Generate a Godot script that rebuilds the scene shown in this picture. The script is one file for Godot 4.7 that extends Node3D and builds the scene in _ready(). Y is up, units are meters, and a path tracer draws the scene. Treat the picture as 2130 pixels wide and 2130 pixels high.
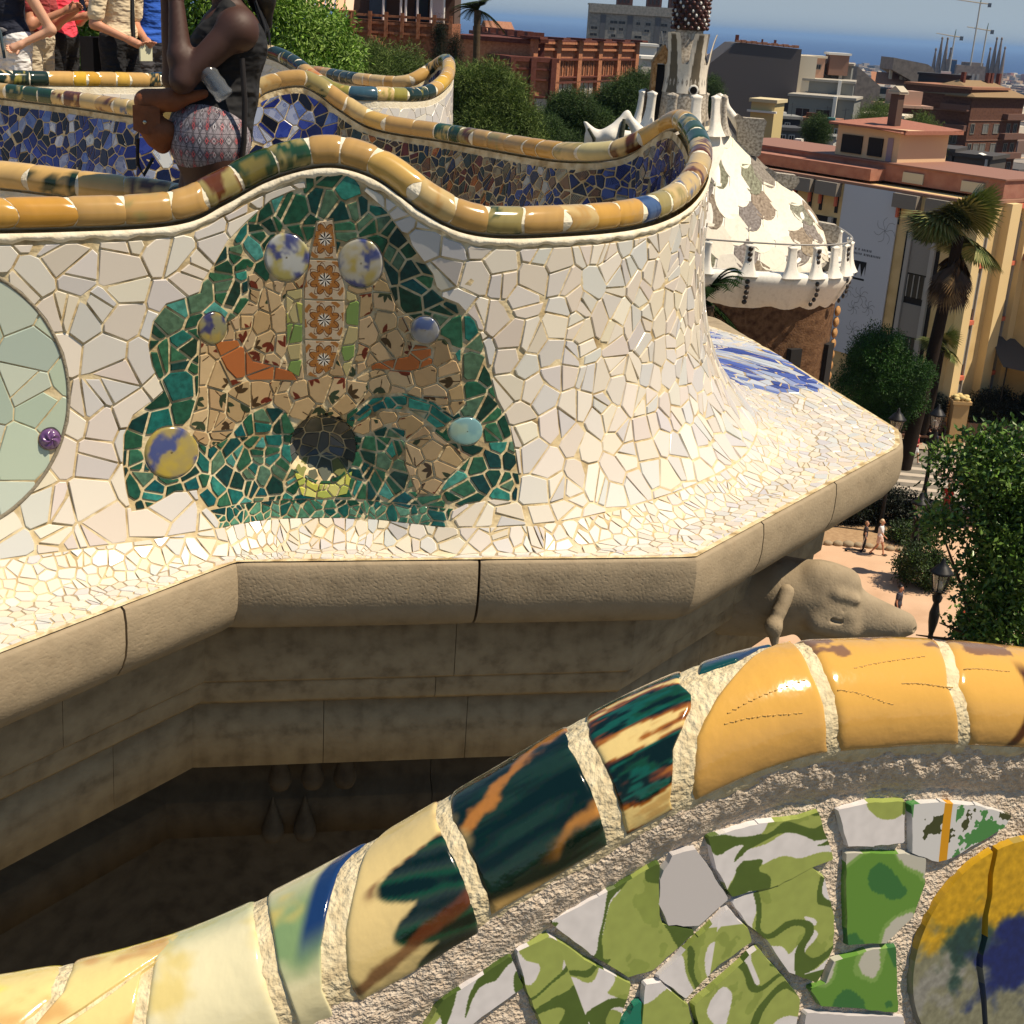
extends Node3D

# ---------------------------------------------------------------- helpers
class Buf:
	var v := PackedVector3Array()
	var n := PackedVector3Array()
	var uv := PackedVector2Array()
	var c := PackedColorArray()
	var ix := PackedInt32Array()
	var col := Color.WHITE
	func vert(p: Vector3, nn: Vector3, t := Vector2.ZERO, cc = null) -> int:
		v.append(p); n.append(nn); uv.append(t); c.append(col if cc == null else cc)
		return v.size() - 1
	func tri(a: Vector3, b: Vector3, d: Vector3, hint := Vector3.ZERO) -> void:
		var g := (d - a).cross(b - a)
		if g.length_squared() < 1e-16: return
		if hint != Vector3.ZERO and g.dot(hint) < 0.0:
			var t := b; b = d; d = t; g = -g
		g = g.normalized()
		var i := v.size()
		vert(a, g, Vector2(a.x, a.y)); vert(b, g, Vector2(b.x, b.y)); vert(d, g, Vector2(d.x, d.y))
		ix.append(i); ix.append(i + 1); ix.append(i + 2)
	func quad(a: Vector3, b: Vector3, d: Vector3, e: Vector3, hint := Vector3.ZERO) -> void:
		tri(a, b, d, hint); tri(a, d, e, hint)
	func box(ctr: Vector3, size: Vector3, bs := Basis.IDENTITY) -> void:
		var x := bs.x * size.x * 0.5; var y := bs.y * size.y * 0.5; var z := bs.z * size.z * 0.5
		quad(ctr + x - y - z, ctr + x + y - z, ctr + x + y + z, ctr + x - y + z, x)
		quad(ctr - x - y - z, ctr - x + y - z, ctr - x + y + z, ctr - x - y + z, -x)
		quad(ctr + y - x - z, ctr + y + x - z, ctr + y + x + z, ctr + y - x + z, y)
		quad(ctr - y - x - z, ctr - y + x - z, ctr - y + x + z, ctr - y - x + z, -y)
		quad(ctr + z - x - y, ctr + z + x - y, ctr + z + x + y, ctr + z - x + y, z)
		quad(ctr - z - x - y, ctr - z + x - y, ctr - z + x + y, ctr - z - x + y, -z)
	func grid(f: Callable, nu: int, nv: int, colf = null) -> void:
		var base := v.size()
		var p := PackedVector3Array()
		for i in nu + 1:
			for j in nv + 1: p.append(f.call(float(i) / nu, float(j) / nv))
		var w := nv + 1
		for i in nu + 1:
			for j in nv + 1:
				var du := p[mini(i + 1, nu) * w + j] - p[maxi(i - 1, 0) * w + j]
				var dv := p[i * w + mini(j + 1, nv)] - p[i * w + maxi(j - 1, 0)]
				var g := du.cross(dv)
				if g.length_squared() < 1e-20: g = Vector3.UP
				vert(p[i * w + j], g.normalized(), Vector2(float(i) / nu, float(j) / nv), null if colf == null else colf.call(float(i) / nu, float(j) / nv, p[i * w + j]))
		for i in nu:
			for j in nv:
				var a := base + i * w + j
				for k in [a, a + w + 1, a + w, a, a + 1, a + w + 1]: ix.append(k)
	func tube(pts: Array, rads: Array, sides := 8, caps := true) -> void:
		var last := pts.size() - 1
		var up := Vector3(0.13, 0.9, 0.31).normalized()
		var rings := []
		for i in pts.size():
			var t: Vector3 = (pts[mini(i + 1, last)] - pts[maxi(i - 1, 0)]).normalized()
			var s := t.cross(up)
			if s.length() < 0.1: s = t.cross(Vector3.RIGHT)
			s = s.normalized()
			rings.append([pts[i], s, s.cross(t).normalized(), rads[i]])
		var f := func(a: float, b: float) -> Vector3:
			var r = rings[roundi(a * last)]
			return r[0] + (r[1] * cos(b * TAU) + r[2] * sin(b * TAU)) * r[3]
		grid(f, last, sides)
		if caps:
			for e in [0, last]:
				for k in sides: tri(pts[e], f.call(float(e) / last, float(k) / sides), f.call(float(e) / last, float(k + 1) / sides))
	func lathe(prof: Array, at: Vector3, sides := 16, bs := Basis.IDENTITY) -> void:
		grid(func(a: float, b: float) -> Vector3:
			var q: Vector2 = prof[roundi(a * (prof.size() - 1))]
			return at + bs * Vector3(cos(b * TAU) * q.x, q.y, sin(b * TAU) * q.x), prof.size() - 1, sides)
	func prism(poly: PackedVector2Array, f: Callable, z0: float, z1: float) -> void:   # f(x, y, z) -> point
		var idx := Geometry2D.triangulate_polygon(poly)
		var mid: Vector3 = f.call(poly[0].x, poly[0].y, (z0 + z1) * 0.5)
		var axis: Vector3 = f.call(poly[0].x, poly[0].y, z1) - f.call(poly[0].x, poly[0].y, z0)
		for i in range(0, idx.size(), 3):
			var a := poly[idx[i]]; var b := poly[idx[i + 1]]; var d := poly[idx[i + 2]]
			tri(f.call(a.x, a.y, z1), f.call(b.x, b.y, z1), f.call(d.x, d.y, z1), axis)
			tri(f.call(a.x, a.y, z0), f.call(b.x, b.y, z0), f.call(d.x, d.y, z0), -axis)
		for i in poly.size():
			var a := poly[i]; var b := poly[(i + 1) % poly.size()]
			quad(f.call(a.x, a.y, z0), f.call(b.x, b.y, z0), f.call(b.x, b.y, z1), f.call(a.x, a.y, z1))
	func blob(ctr: Vector3, r: Vector3, nu := 12, nv := 8, bs := Basis.IDENTITY) -> void:
		grid(func(a: float, b: float) -> Vector3:
			return ctr + bs * (Vector3(cos(a * TAU) * sin(b * PI), cos(b * PI), sin(a * TAU) * sin(b * PI)) * r), nu, nv)
	func mesh() -> ArrayMesh:
		var m := ArrayMesh.new()
		if v.is_empty(): return m
		var a := []
		a.resize(Mesh.ARRAY_MAX)
		a[Mesh.ARRAY_VERTEX] = v; a[Mesh.ARRAY_NORMAL] = n; a[Mesh.ARRAY_TEX_UV] = uv; a[Mesh.ARRAY_COLOR] = c; a[Mesh.ARRAY_INDEX] = ix
		m.add_surface_from_arrays(Mesh.PRIMITIVE_TRIANGLES, a)
		return m

var used := {}
func numbered(s: String) -> String:
	var k: int = used.get(s, 0)
	used[s] = k + 1
	return s if k == 0 else "%s_%03d" % [s, k]
func tag(o: Node3D, label: String, category: String, group := "") -> Node3D:
	o.set_meta("label", label); o.set_meta("category", category)
	if group: o.set_meta("group", group)
	return o
func thing(called: String, label: String, category: String, at := Vector3.ZERO, turn := 0.0, group := "") -> Node3D:
	var o := Node3D.new()
	o.name = numbered(called); add_child(o, true)
	o.position = at; o.rotation.y = turn
	return tag(o, label, category, group)
func part(called: String, m, mat: Material, parent: Node3D) -> MeshInstance3D:
	var o := MeshInstance3D.new()
	o.mesh = m.mesh() if m is Buf else m
	o.material_override = mat
	var reg: Dictionary = parent.get_meta("names_") if parent.has_meta("names_") else {}
	var k: int = reg.get(called, 0)
	reg[called] = k + 1
	parent.set_meta("names_", reg)
	o.name = called if k == 0 else "%s_%03d" % [called, k]
	parent.add_child(o, true)
	return o
func solo(called: String, m, mat: Material, label: String, category: String, group := "") -> MeshInstance3D:
	var o := MeshInstance3D.new()
	o.mesh = m.mesh() if m is Buf else m
	o.material_override = mat
	o.name = numbered(called); add_child(o, true)
	tag(o, label, category, group)
	return o
func struct(called: String, m, mat: Material) -> MeshInstance3D:
	var o := MeshInstance3D.new()
	o.mesh = m.mesh() if m is Buf else m
	o.material_override = mat
	o.name = numbered(called); add_child(o, true)
	o.set_meta("kind", "structure")
	return o
func stuff(o: Node3D) -> Node3D:
	o.set_meta("kind", "stuff")
	return o
func lin(r: int, g: int, b: int) -> Color: return Color8(r, g, b).srgb_to_linear()
func vary(c: Color, rng: RandomNumberGenerator, amt := 0.08) -> Color:
	var k := 1.0 + rng.randf_range(-amt, amt)
	return Color(c.r * k, c.g * k * (1.0 + rng.randf_range(-0.02, 0.02)), c.b * k * (1.0 + rng.randf_range(-0.04, 0.04)))
func rnd(s: int) -> RandomNumberGenerator:
	var r := RandomNumberGenerator.new()
	r.seed = s
	return r
func noise(s: int, freq: float, oct := 4) -> FastNoiseLite:
	var f := FastNoiseLite.new()
	f.seed = s; f.frequency = freq; f.fractal_octaves = oct
	f.noise_type = FastNoiseLite.TYPE_SIMPLEX_SMOOTH
	return f
func flat(r: int, g: int, b: int, rough := 0.8, metal := 0.0) -> StandardMaterial3D:
	var m := StandardMaterial3D.new()
	m.albedo_color = Color8(r, g, b); m.roughness = rough; m.metallic = metal
	m.cull_mode = BaseMaterial3D.CULL_DISABLED
	return m
func vcol(rough := 0.6, spec := 0.5) -> StandardMaterial3D:
	var m := flat(255, 255, 255, rough)
	m.vertex_color_use_as_albedo = true; m.metallic_specular = spec
	return m
var tex_cache := {}
func ntex(s: int, freq: float, cols: Array, size := 512, cellular := false, oct := 5) -> NoiseTexture2D:
	var t := NoiseTexture2D.new()
	var f := noise(s, freq, oct)
	if cellular: f.noise_type = FastNoiseLite.TYPE_CELLULAR
	t.noise = f; t.width = size; t.height = size; t.seamless = true
	if cols.size():
		var g := Gradient.new()
		g.offsets = PackedFloat32Array(); g.colors = PackedColorArray()
		var off := PackedFloat32Array(); var cc := PackedColorArray()
		for i in cols.size():
			off.append(float(i) / (cols.size() - 1)); cc.append(cols[i])
		g.offsets = off; g.colors = cc
		t.color_ramp = g
	return t
var bump_tex: NoiseTexture2D
func rough_stone(cols: Array, scale: float, s: int, relief := 1.0, rough := 0.9, freq := 0.012) -> StandardMaterial3D:
	var m := flat(255, 255, 255, rough)
	m.albedo_texture = ntex(s, freq, cols)
	m.uv1_triplanar = true; m.uv1_world_triplanar = true
	m.uv1_scale = Vector3.ONE * scale
	m.metallic_specular = 0.3
	if relief > 0.0:
		m.heightmap_enabled = true; m.heightmap_texture = bump_tex; m.heightmap_scale = relief
	return m
func add_vcol(m: StandardMaterial3D) -> StandardMaterial3D:
	m.vertex_color_use_as_albedo = true
	return m

# Shards: a Voronoi breakup of a region, with joints between the pieces.
func clip_half(poly: PackedVector2Array, mid: Vector2, dir: Vector2) -> PackedVector2Array:
	var out := PackedVector2Array()
	var m := poly.size()
	for i in m:
		var a := poly[i]; var b := poly[(i + 1) % m]
		var da := (a - mid).dot(dir); var db := (b - mid).dot(dir)
		if da <= 0.0: out.append(a)
		if (da < 0.0 and db > 0.0) or (da > 0.0 and db < 0.0): out.append(a + (b - a) * (da / (da - db)))
	return out
func poly_area(p: PackedVector2Array) -> float:
	var s := 0.0
	for i in p.size(): s += p[i].cross(p[(i + 1) % p.size()])
	return absf(s) * 0.5
func shards(region: PackedVector2Array, size: float, gap: float, s: int, split := 0.25, holes := [], stretch := Vector2.ONE) -> Array:
	var rng := rnd(s)
	var lo := Vector2(1e9, 1e9); var hi := -lo
	for p in region:
		lo = lo.min(p); hi = hi.max(p)
	var step := size * stretch
	var nx := ceili((hi.x - lo.x) / step.x) + 4; var ny := ceili((hi.y - lo.y) / step.y) + 4
	var site := []
	for i in nx:
		for j in ny:
			site.append(lo + Vector2(i - 2 + 0.5 + rng.randf_range(-0.48, 0.48), j - 2 + 0.5 + rng.randf_range(-0.48, 0.48)) * step)
	var out := []
	for i in range(1, nx - 1):
		for j in range(1, ny - 1):
			var c: Vector2 = site[i * ny + j]
			var poly := PackedVector2Array([c + Vector2(-2, -2) * step, c + Vector2(2, -2) * step, c + Vector2(2, 2) * step, c + Vector2(-2, 2) * step])
			for a in range(maxi(i - 2, 0), mini(i + 3, nx)):
				for b in range(maxi(j - 2, 0), mini(j + 3, ny)):
					if a == i and b == j: continue
					var d: Vector2 = site[a * ny + b] - c
					var l := d.length()
					if l < 1e-5 or l > size * 3.2: continue
					d /= l
					poly = clip_half(poly, c + d * (l * 0.5 - gap * 0.5), d)
					if poly.size() < 3: break
				if poly.size() < 3: break
			if poly.size() < 3: continue
			var parts := [poly]
			if rng.randf() < split:
				var ctr := Vector2.ZERO
				for p in poly: ctr += p
				ctr /= poly.size()
				var dd := Vector2.from_angle(rng.randf() * TAU)
				parts = [clip_half(poly, ctr - dd * gap * 0.5, dd), clip_half(poly, ctr + dd * gap * 0.5, -dd)]
			for q0 in parts:
				var q: PackedVector2Array = q0
				if q.size() > 3 and rng.randf() < .28:   # a corner knocked off
					var cc := Vector2.ZERO
					for p in q: cc += p
					cc /= q.size()
					var vx: Vector2 = q[rng.randi() % q.size()]
					var dv := (vx - cc).rotated(rng.randf_range(-.4, .4))
					q = clip_half(q, cc + dv * rng.randf_range(.62, .85), dv.normalized())
				if q.size() < 3 or poly_area(q) < size * size * 0.06: continue
				var got := [q]
				var inside := true
				for p in q:
					if not Geometry2D.is_point_in_polygon(p, region): inside = false; break
				if not inside: got = Geometry2D.intersect_polygons(q, region)
				for h in holes:
					var nxt := []
					for g in got:
						for r in Geometry2D.clip_polygons(g, h): nxt.append(r)
					got = nxt
				for g in got:
					if g.size() >= 3 and poly_area(g) > size * size * 0.045: out.append(tidy(g))
	return out
func tidy(p: PackedVector2Array) -> PackedVector2Array:
	var q := PackedVector2Array()
	for i in p.size():
		if p[i].distance_to(p[(i + 1) % p.size()]) > 0.0012: q.append(p[i])
	return q if q.size() >= 3 else p
func centre(p: PackedVector2Array) -> Vector2:
	var c := Vector2.ZERO
	for q in p: c += q
	return c / p.size()
# One shard as a bevelled plate lying on the surface f(u, v) -> [point, normal].
func plate(b: Buf, p: PackedVector2Array, f: Callable, thick: float, rng: RandomNumberGenerator, bevel := 0.003, tilt := 0.02, uvr = null) -> void:
	var c := centre(p)
	var m := p.size()
	var tl := Vector2(rng.randf_range(-tilt, tilt), rng.randf_range(-tilt, tilt))
	var low := []; var top := []; var uvs := []
	var cf: Array = f.call(c.x, c.y)
	for q in p:
		var r: Array = f.call(q.x, q.y)
		low.append(r[0])
		var inn := q - (q - c).limit_length(bevel)
		var r2: Array = f.call(inn.x, inn.y)
		top.append(r2[0] + cf[1] * (thick + tl.dot(q - c)))
		uvs.append(q if uvr == null else uvr.call(q))
	var idx := Geometry2D.triangulate_polygon(p)
	var base := b.v.size()
	for i in m: b.vert(top[i], cf[1], uvs[i])
	for i in range(0, idx.size(), 3):
		var g: Vector3 = (top[idx[i + 2]] - top[idx[i]]).cross(top[idx[i + 1]] - top[idx[i]])
		if g.dot(cf[1]) >= 0.0:
			b.ix.append(base + idx[i]); b.ix.append(base + idx[i + 1]); b.ix.append(base + idx[i + 2])
		else:
			b.ix.append(base + idx[i]); b.ix.append(base + idx[i + 2]); b.ix.append(base + idx[i + 1])
	for i in m:
		var j := (i + 1) % m
		var mid: Vector3 = (low[i] + low[j]) * 0.5 - cf[0]
		var k := b.v.size()
		b.quad(low[i], low[j], top[j], top[i], mid + cf[1] * 0.002)
		for e in range(k, b.v.size()): b.uv[e] = uvs[i]
# Lay shards: the nearest `most` as parts of their own, the rest joined.
func lay(list: Array, f: Callable, parent: Node3D, called: String, mat: Material, colf: Callable, thick: float, s: int, most := 300, bevel := 0.003, tilt := 0.02, eye := Vector3(0, 1.55, 0)) -> void:
	var rng := rnd(s)
	var order := []
	for p in list:
		var c := centre(p)
		var w: Vector3 = f.call(c.x, c.y)[0]
		order.append([poly_area(p) / maxf(0.01, w.distance_squared_to(eye)), p, c])
	order.sort_custom(func(a, b): return a[0] > b[0])
	var rest := Buf.new()
	for i in order.size():
		var b := Buf.new() if i < most else rest
		b.col = colf.call(order[i][2], rng)
		var off := Vector2(rng.randf() * 7.0, rng.randf() * 7.0); var rot := rng.randf() * TAU
		plate(b, order[i][1], f, thick * rng.randf_range(0.8, 1.2), rng, bevel, tilt, func(q: Vector2) -> Vector2: return (q * 3.0).rotated(rot) + off)
		if i < most: part(called, b, mat, parent)
	if rest.v.size(): stuff(part(called + "s_small", rest, mat, parent))
func pv(a: Array) -> PackedVector2Array:
	var p := PackedVector2Array()
	for i in range(0, a.size(), 2): p.append(Vector2(a[i], a[i + 1]))
	return p
func circle(c: Vector2, r: float, m := 28) -> PackedVector2Array:
	var p := PackedVector2Array()
	for i in m: p.append(c + Vector2.from_angle(i * TAU / m) * r)
	return p

# Smooth bodies: tapered capsules joined with a smooth minimum, meshed as surface nets.
func nets(b: Buf, bones: Array, cell: float, k: float, colf = null) -> void:
	var lo := Vector3.ONE * 1e9; var hi := -lo
	for o in bones:
		var r: float = maxf(o[2], o[3]) + k + cell * 2.0
		lo = lo.min(o[0] - Vector3.ONE * r).min(o[1] - Vector3.ONE * r)
		hi = hi.max(o[0] + Vector3.ONE * r).max(o[1] + Vector3.ONE * r)
	var nx := ceili((hi.x - lo.x) / cell) + 1; var ny := ceili((hi.y - lo.y) / cell) + 1; var nz := ceili((hi.z - lo.z) / cell) + 1
	var f := PackedFloat32Array()
	f.resize(nx * ny * nz); f.fill(1.0)
	for o in bones:
		var a: Vector3 = o[0]; var d: Vector3 = o[1] - a
		var r0: float = o[2]; var r1: float = o[3]
		var neg: bool = o.size() > 4 and o[4]
		var l2 := maxf(d.length_squared(), 1e-9)
		var r := maxf(r0, r1) + k + cell * 1.8
		var l := ((a.min(o[1]) - Vector3.ONE * r - lo) / cell).floor(); var h := ((a.max(o[1]) + Vector3.ONE * r - lo) / cell).ceil()
		for x in range(maxi(int(l.x), 0), mini(int(h.x) + 1, nx)):
			for y in range(maxi(int(l.y), 0), mini(int(h.y) + 1, ny)):
				for z in range(maxi(int(l.z), 0), mini(int(h.z) + 1, nz)):
					var p := lo + Vector3(x, y, z) * cell - a
					var t := clampf(p.dot(d) / l2, 0.0, 1.0)
					var e := (p - d * t).length() - lerpf(r0, r1, t)
					var i := (x * ny + y) * nz + z
					var q := f[i]
					if neg:
						f[i] = maxf(q, -e)
					else:
						var hh := maxf(k - absf(q - e), 0.0) / k
						f[i] = minf(q, e) - hh * hh * k * 0.25
	var idx := {}
	var base := b.v.size()
	var sy := nz; var sx := ny * nz
	var offs := [0, sx, sy, sx + sy, 1, sx + 1, sy + 1, sx + sy + 1]
	var ed := [[0, 1], [2, 3], [4, 5], [6, 7], [0, 2], [1, 3], [4, 6], [5, 7], [0, 4], [1, 5], [2, 6], [3, 7]]
	for x in nx - 1:
		for y in ny - 1:
			for z in nz - 1:
				var i := x * sx + y * sy + z
				var q := f[i]
				if q > cell * 2.0 or q < -cell * 2.0: continue
				var m := 0
				for c in 8:
					if f[i + offs[c]] < 0.0: m |= 1 << c
				if m == 0 or m == 255: continue
				var s := Vector3.ZERO; var cnt := 0
				for e in ed:
					var fa := f[i + offs[e[0]]]; var fb := f[i + offs[e[1]]]
					if (fa < 0.0) == (fb < 0.0): continue
					var pa := Vector3(e[0] & 1, (e[0] >> 1) & 1, (e[0] >> 2) & 1); var pb := Vector3(e[1] & 1, (e[1] >> 1) & 1, (e[1] >> 2) & 1)
					s += pa.lerp(pb, fa / (fa - fb)); cnt += 1
				var pos := lo + (Vector3(x, y, z) + s / cnt) * cell
				var g := Vector3(f[i + sx] - f[i], f[i + sy] - f[i], f[i + 1] - f[i])
				g += Vector3(f[i + sx + sy + 1] - f[i + sy + 1], f[i + sx + sy + 1] - f[i + sx + 1], f[i + sx + sy + 1] - f[i + sx + sy])
				idx[i] = b.vert(pos, g.normalized(), Vector2(pos.x, pos.y), null if colf == null else colf.call(pos))
	for i in idx:
		for ax in [[sx, sy, 1], [sy, 1, sx], [1, sx, sy]]:
			var d0: int = ax[0]
			if (f[i] < 0.0) == (f[i + d0] < 0.0): continue
			var q := [i, i - ax[1], i - ax[1] - ax[2], i - ax[2]]
			if not (idx.has(q[1]) and idx.has(q[2]) and idx.has(q[3])): continue
			var v := [idx[q[0]], idx[q[1]], idx[q[2]], idx[q[3]]]
			for t in [[0, 1, 2], [0, 2, 3]]:
				var g: Vector3 = (b.v[v[t[2]]] - b.v[v[t[0]]]).cross(b.v[v[t[1]]] - b.v[v[t[0]]])
				if g.dot(b.n[v[t[0]]]) >= 0.0:
					b.ix.append(v[t[0]]); b.ix.append(v[t[1]]); b.ix.append(v[t[2]])
				else:
					b.ix.append(v[t[0]]); b.ix.append(v[t[2]]); b.ix.append(v[t[1]])

# ---------------------------------------------------------------- the scene
var M := {}
func _ready() -> void:
	var cam := Camera3D.new()
	cam.name = "camera"
	var th := deg_to_rad(19.8); var ro := deg_to_rad(3.6)
	var up := Vector3(0, cos(th), -sin(th)); var fwd := Vector3(0, -sin(th), -cos(th))
	cam.transform = Transform3D(Basis(Vector3.RIGHT * cos(ro) + up * sin(ro), up * cos(ro) - Vector3.RIGHT * sin(ro), -fwd), Vector3(0, 1.55, 0))
	cam.fov = 40.9; cam.near = 0.05; cam.far = 120000.0
	add_child(cam)
	cam.current = true
	var env := Environment.new()
	env.background_mode = Environment.BG_SKY
	var sky := Sky.new(); var sm := ProceduralSkyMaterial.new()
	sm.sky_top_color = Color8(104, 146, 192); sm.sky_horizon_color = Color8(196, 211, 220); sm.sky_curve = 0.16
	sm.ground_bottom_color = Color8(90, 84, 74); sm.ground_horizon_color = Color8(150, 160, 165)
	sm.sun_angle_max = 8.0
	sky.sky_material = sm
	env.sky = sky
	env.background_energy_multiplier = 0.6
	env.tonemap_mode = Environment.TONE_MAPPER_LINEAR
	env.tonemap_exposure = 1.18
	env.fog_enabled = true; env.fog_density = 0.00005; env.fog_light_color = Color8(128, 162, 204)
	env.sdfgi_enabled = true; env.ssao_enabled = true; env.ssil_enabled = true
	var we := WorldEnvironment.new()
	we.name = "world_environment"; we.environment = env
	add_child(we)
	var sun := DirectionalLight3D.new()
	sun.name = "sun"; sun.light_energy = 1.6; sun.light_color = Color8(255, 238, 212); sun.light_angular_distance = 0.5; sun.shadow_enabled = true
	add_child(sun)
	sun.look_at_from_position(Vector3.ZERO, -Vector3(0.50, 0.85, 0.10))
	materials()
	terrain()
	bench_main()
	bench_back()
	bench_low()
	cornice()
	pavilion()
	far_buildings()
	school()
	trees()
	bench_near()
	gargoyle()
	plaza()
	people()

func materials() -> void:
	bump_tex = ntex(77, 0.05, [], 512, false, 5)
	M.mortar = rough_stone([Color8(112, 90, 58), Color8(190, 168, 126), Color8(220, 206, 170), Color8(140, 116, 78)], 1.3, 5, 0.4)
	M.mortar_near = rough_stone([Color8(172, 152, 130), Color8(204, 188, 168), Color8(226, 215, 198)], 9.0, 6, 0.35, 0.95, 0.03)
	M.rim = rough_stone([Color8(208, 194, 164), Color8(228, 218, 194), Color8(234, 228, 210)], 2.0, 7, 0.3)
	M.stone = rough_stone([Color8(132, 118, 97), Color8(152, 137, 113), Color8(162, 146, 121), Color8(150, 133, 108)], 1.4, 8, 0.2)
	M.stone.heightmap_texture = ntex(78, 0.09, [Color8(40, 40, 40), Color8(200, 200, 200), Color8(255, 255, 255), Color8(255, 255, 255)], 512, false, 3)
	M.stone_fine = rough_stone([Color8(120, 104, 80), Color8(160, 142, 112), Color8(176, 158, 126)], 1.6, 9, 0.2)
	M.shade_stone = rough_stone([Color8(60, 50, 38), Color8(84, 72, 56), Color8(96, 84, 66)], 1.2, 10, 0.2)  # stone coloured darker to stand for the deep shade under the entablature
	M.tile = vcol(0.22, 0.5)
	M.glaze = vcol(0.16, 0.55)
	M.paint = vcol(0.75, 0.3)
	M.matte = vcol(0.9, 0.2)
	M.leaf = vcol(0.5, 0.4)
	print_mats()
	M.dark = flat(22, 20, 20, 0.8)
	M.iron = flat(26, 26, 28, 0.5, 0.4)
	M.white = flat(225, 222, 214, 0.7)

func terrain() -> void:
	# One sheet from the hillside under the terrace down through the city to the sea.
	var b := Buf.new()
	var nz := noise(3, 0.004)
	var zs := [12.0, 4.0, -3.0, -10.0, -18.0, -26.0, -34.0, -41.0, -44.0, -60.0, -80.0, -110.0, -150.0, -220.0, -320.0, -480.0, -700.0, -1000.0, -1500.0, -2200.0, -3200.0, -4400.0, -5600.0, -5800.0]
	var hs := [-2.6, -2.8, -6.0, -11.0, -14.0, -16.5, -18.5, -20.3, -20.5, -20.5, -20.5, -21.5, -25.0, -34.0, -46.0, -60.0, -76.0, -90.0, -101.0, -105.0, -107.0, -108.5, -109.5, -114.0]
	var nx := 44
	b.grid(func(a: float, c: float) -> Vector3:
		var i := roundi(a * (zs.size() - 1))
		var z: float = zs[i]
		var w := 60.0 - z * 1.1
		var x := (c * 2.0 - 1.0) * w
		var h: float = hs[i]
		if z < -100.0: h += nz.get_noise_2d(x, z) * minf(6.0, -z * 0.01)
		if z < -5000.0: h = hs[i]
		if x < -2.0 and z < -8.0 and z > -260.0: h += clampf((-2.0 - x) / 30.0, 0.0, 1.0) * 14.0 * clampf((z + 260.0) / 120.0, 0.0, 1.0)
		return Vector3(x, h, z), zs.size() - 1, nx)
	struct("ground", b, rough_stone([Color8(86, 84, 66), Color8(112, 104, 86), Color8(128, 116, 98)], 0.08, 11, 0.0))
	b = Buf.new()
	b.quad(Vector3(-90000, -110, -5200), Vector3(90000, -110, -5200), Vector3(90000, -110, -90000), Vector3(-90000, -110, -90000), Vector3.UP)
	var sea := flat(22, 58, 108, 0.45)
	struct("sea", b, sea)
	# the terrace floor behind the benches
	b = Buf.new()
	var hull := pv([-14, -3.2, -2.4, -3.9, -1.15, -4.75, -.3, -5.0, .1, -5.15, .4, -5.6, .5, -6.2, .4, -6.8, .2, -7.0, -.1, -7.6, -.9, -8.4, -1.4, -8.75, -2.4, -8.5, -4.2, -9.6, -4.8, -9.95, -3.05, -11.65, -2.4, -12.45, -1.5, -11.5, -.96, -12.1, -.88, -13.2, -1.7, -13.7, -2.3, -14.7, -4.4, -16.0, -14, -17])
	b.prism(hull, func(x: float, y: float, z: float) -> Vector3: return Vector3(x, z, y), -0.3, 0.18)
	struct("terrace_floor", b, rough_stone([Color8(150, 132, 104), Color8(186, 166, 134), Color8(200, 182, 150)], 0.6, 12, 0.3))

# ---- bench geometry: a path of [x, z, cap height, flare]
const B1 := [[-2.4, -3.78, .9, .2], [-1.9, -4.0, .9, .2], [-1.45, -4.25, .9, .18], [-1.15, -4.42, .915, .16], [-1.02, -4.52, .97, .15], [-.87, -4.6, 1.05, .14], [-.675, -4.64, 1.10, .13], [-.5, -4.66, 1.06, .13], [-.33, -4.64, .96, .13], [-.17, -4.65, .905, .15], [.09, -4.8, .9, .2], [.36, -5.1, .9, .25], [.54, -5.4, .93, .3], [.655, -5.73, .99, .36], [.715, -6.15, 1.06, .4], [.70, -6.55, 1.125, .42], [.66, -6.78, 1.13, .42], [.56, -6.98, 1.04, .42], [.40, -7.05, .955, .42], [.19, -7.18, .92, .42], [-.03, -7.5, .905, .42], [-.49, -8.12, .9, .4], [-.92, -8.38, .92, .3], [-1.15, -8.5, 1.006, .2], [-1.316, -8.55, 1.10, .2], [-1.44, -8.56, 1.128, .2], [-1.63, -8.53, 1.08, .2], [-1.78, -8.49, .97, .2], [-2.1, -8.47, .9, .2], [-2.4, -8.5, .9, .2], [-2.85, -8.85, .9, .2], [-3.5, -9.25, .9, .2], [-4.2, -9.6, .9, .2]]
const B2 := [[-4.8, -9.95, .9, .2], [-3.96, -10.5, .9, .2], [-3.4, -11.1, .9, .2], [-3.05, -11.6, .9, .2], [-2.8, -12.0, .95, .2], [-2.6, -12.3, 1.06, .2], [-2.37, -12.4, 1.14, .2], [-2.09, -12.1, 1.09, .2], [-1.78, -11.6, .965, .2], [-1.55, -11.42, .9, .2], [-1.26, -11.5, .9, .22], [-.96, -12.0, .9, .25], [-.82, -12.5, 1.0, .25], [-.82, -12.95, 1.1, .25], [-.88, -13.3, 1.13, .25], [-1.02, -13.38, 1.04, .25], [-1.25, -13.3, .92, .25], [-1.7, -13.7, .9, .2], [-2.32, -14.7, .9, .2], [-3.2, -15.5, .9, .2], [-4.4, -16.0, .9, .2]]
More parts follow.
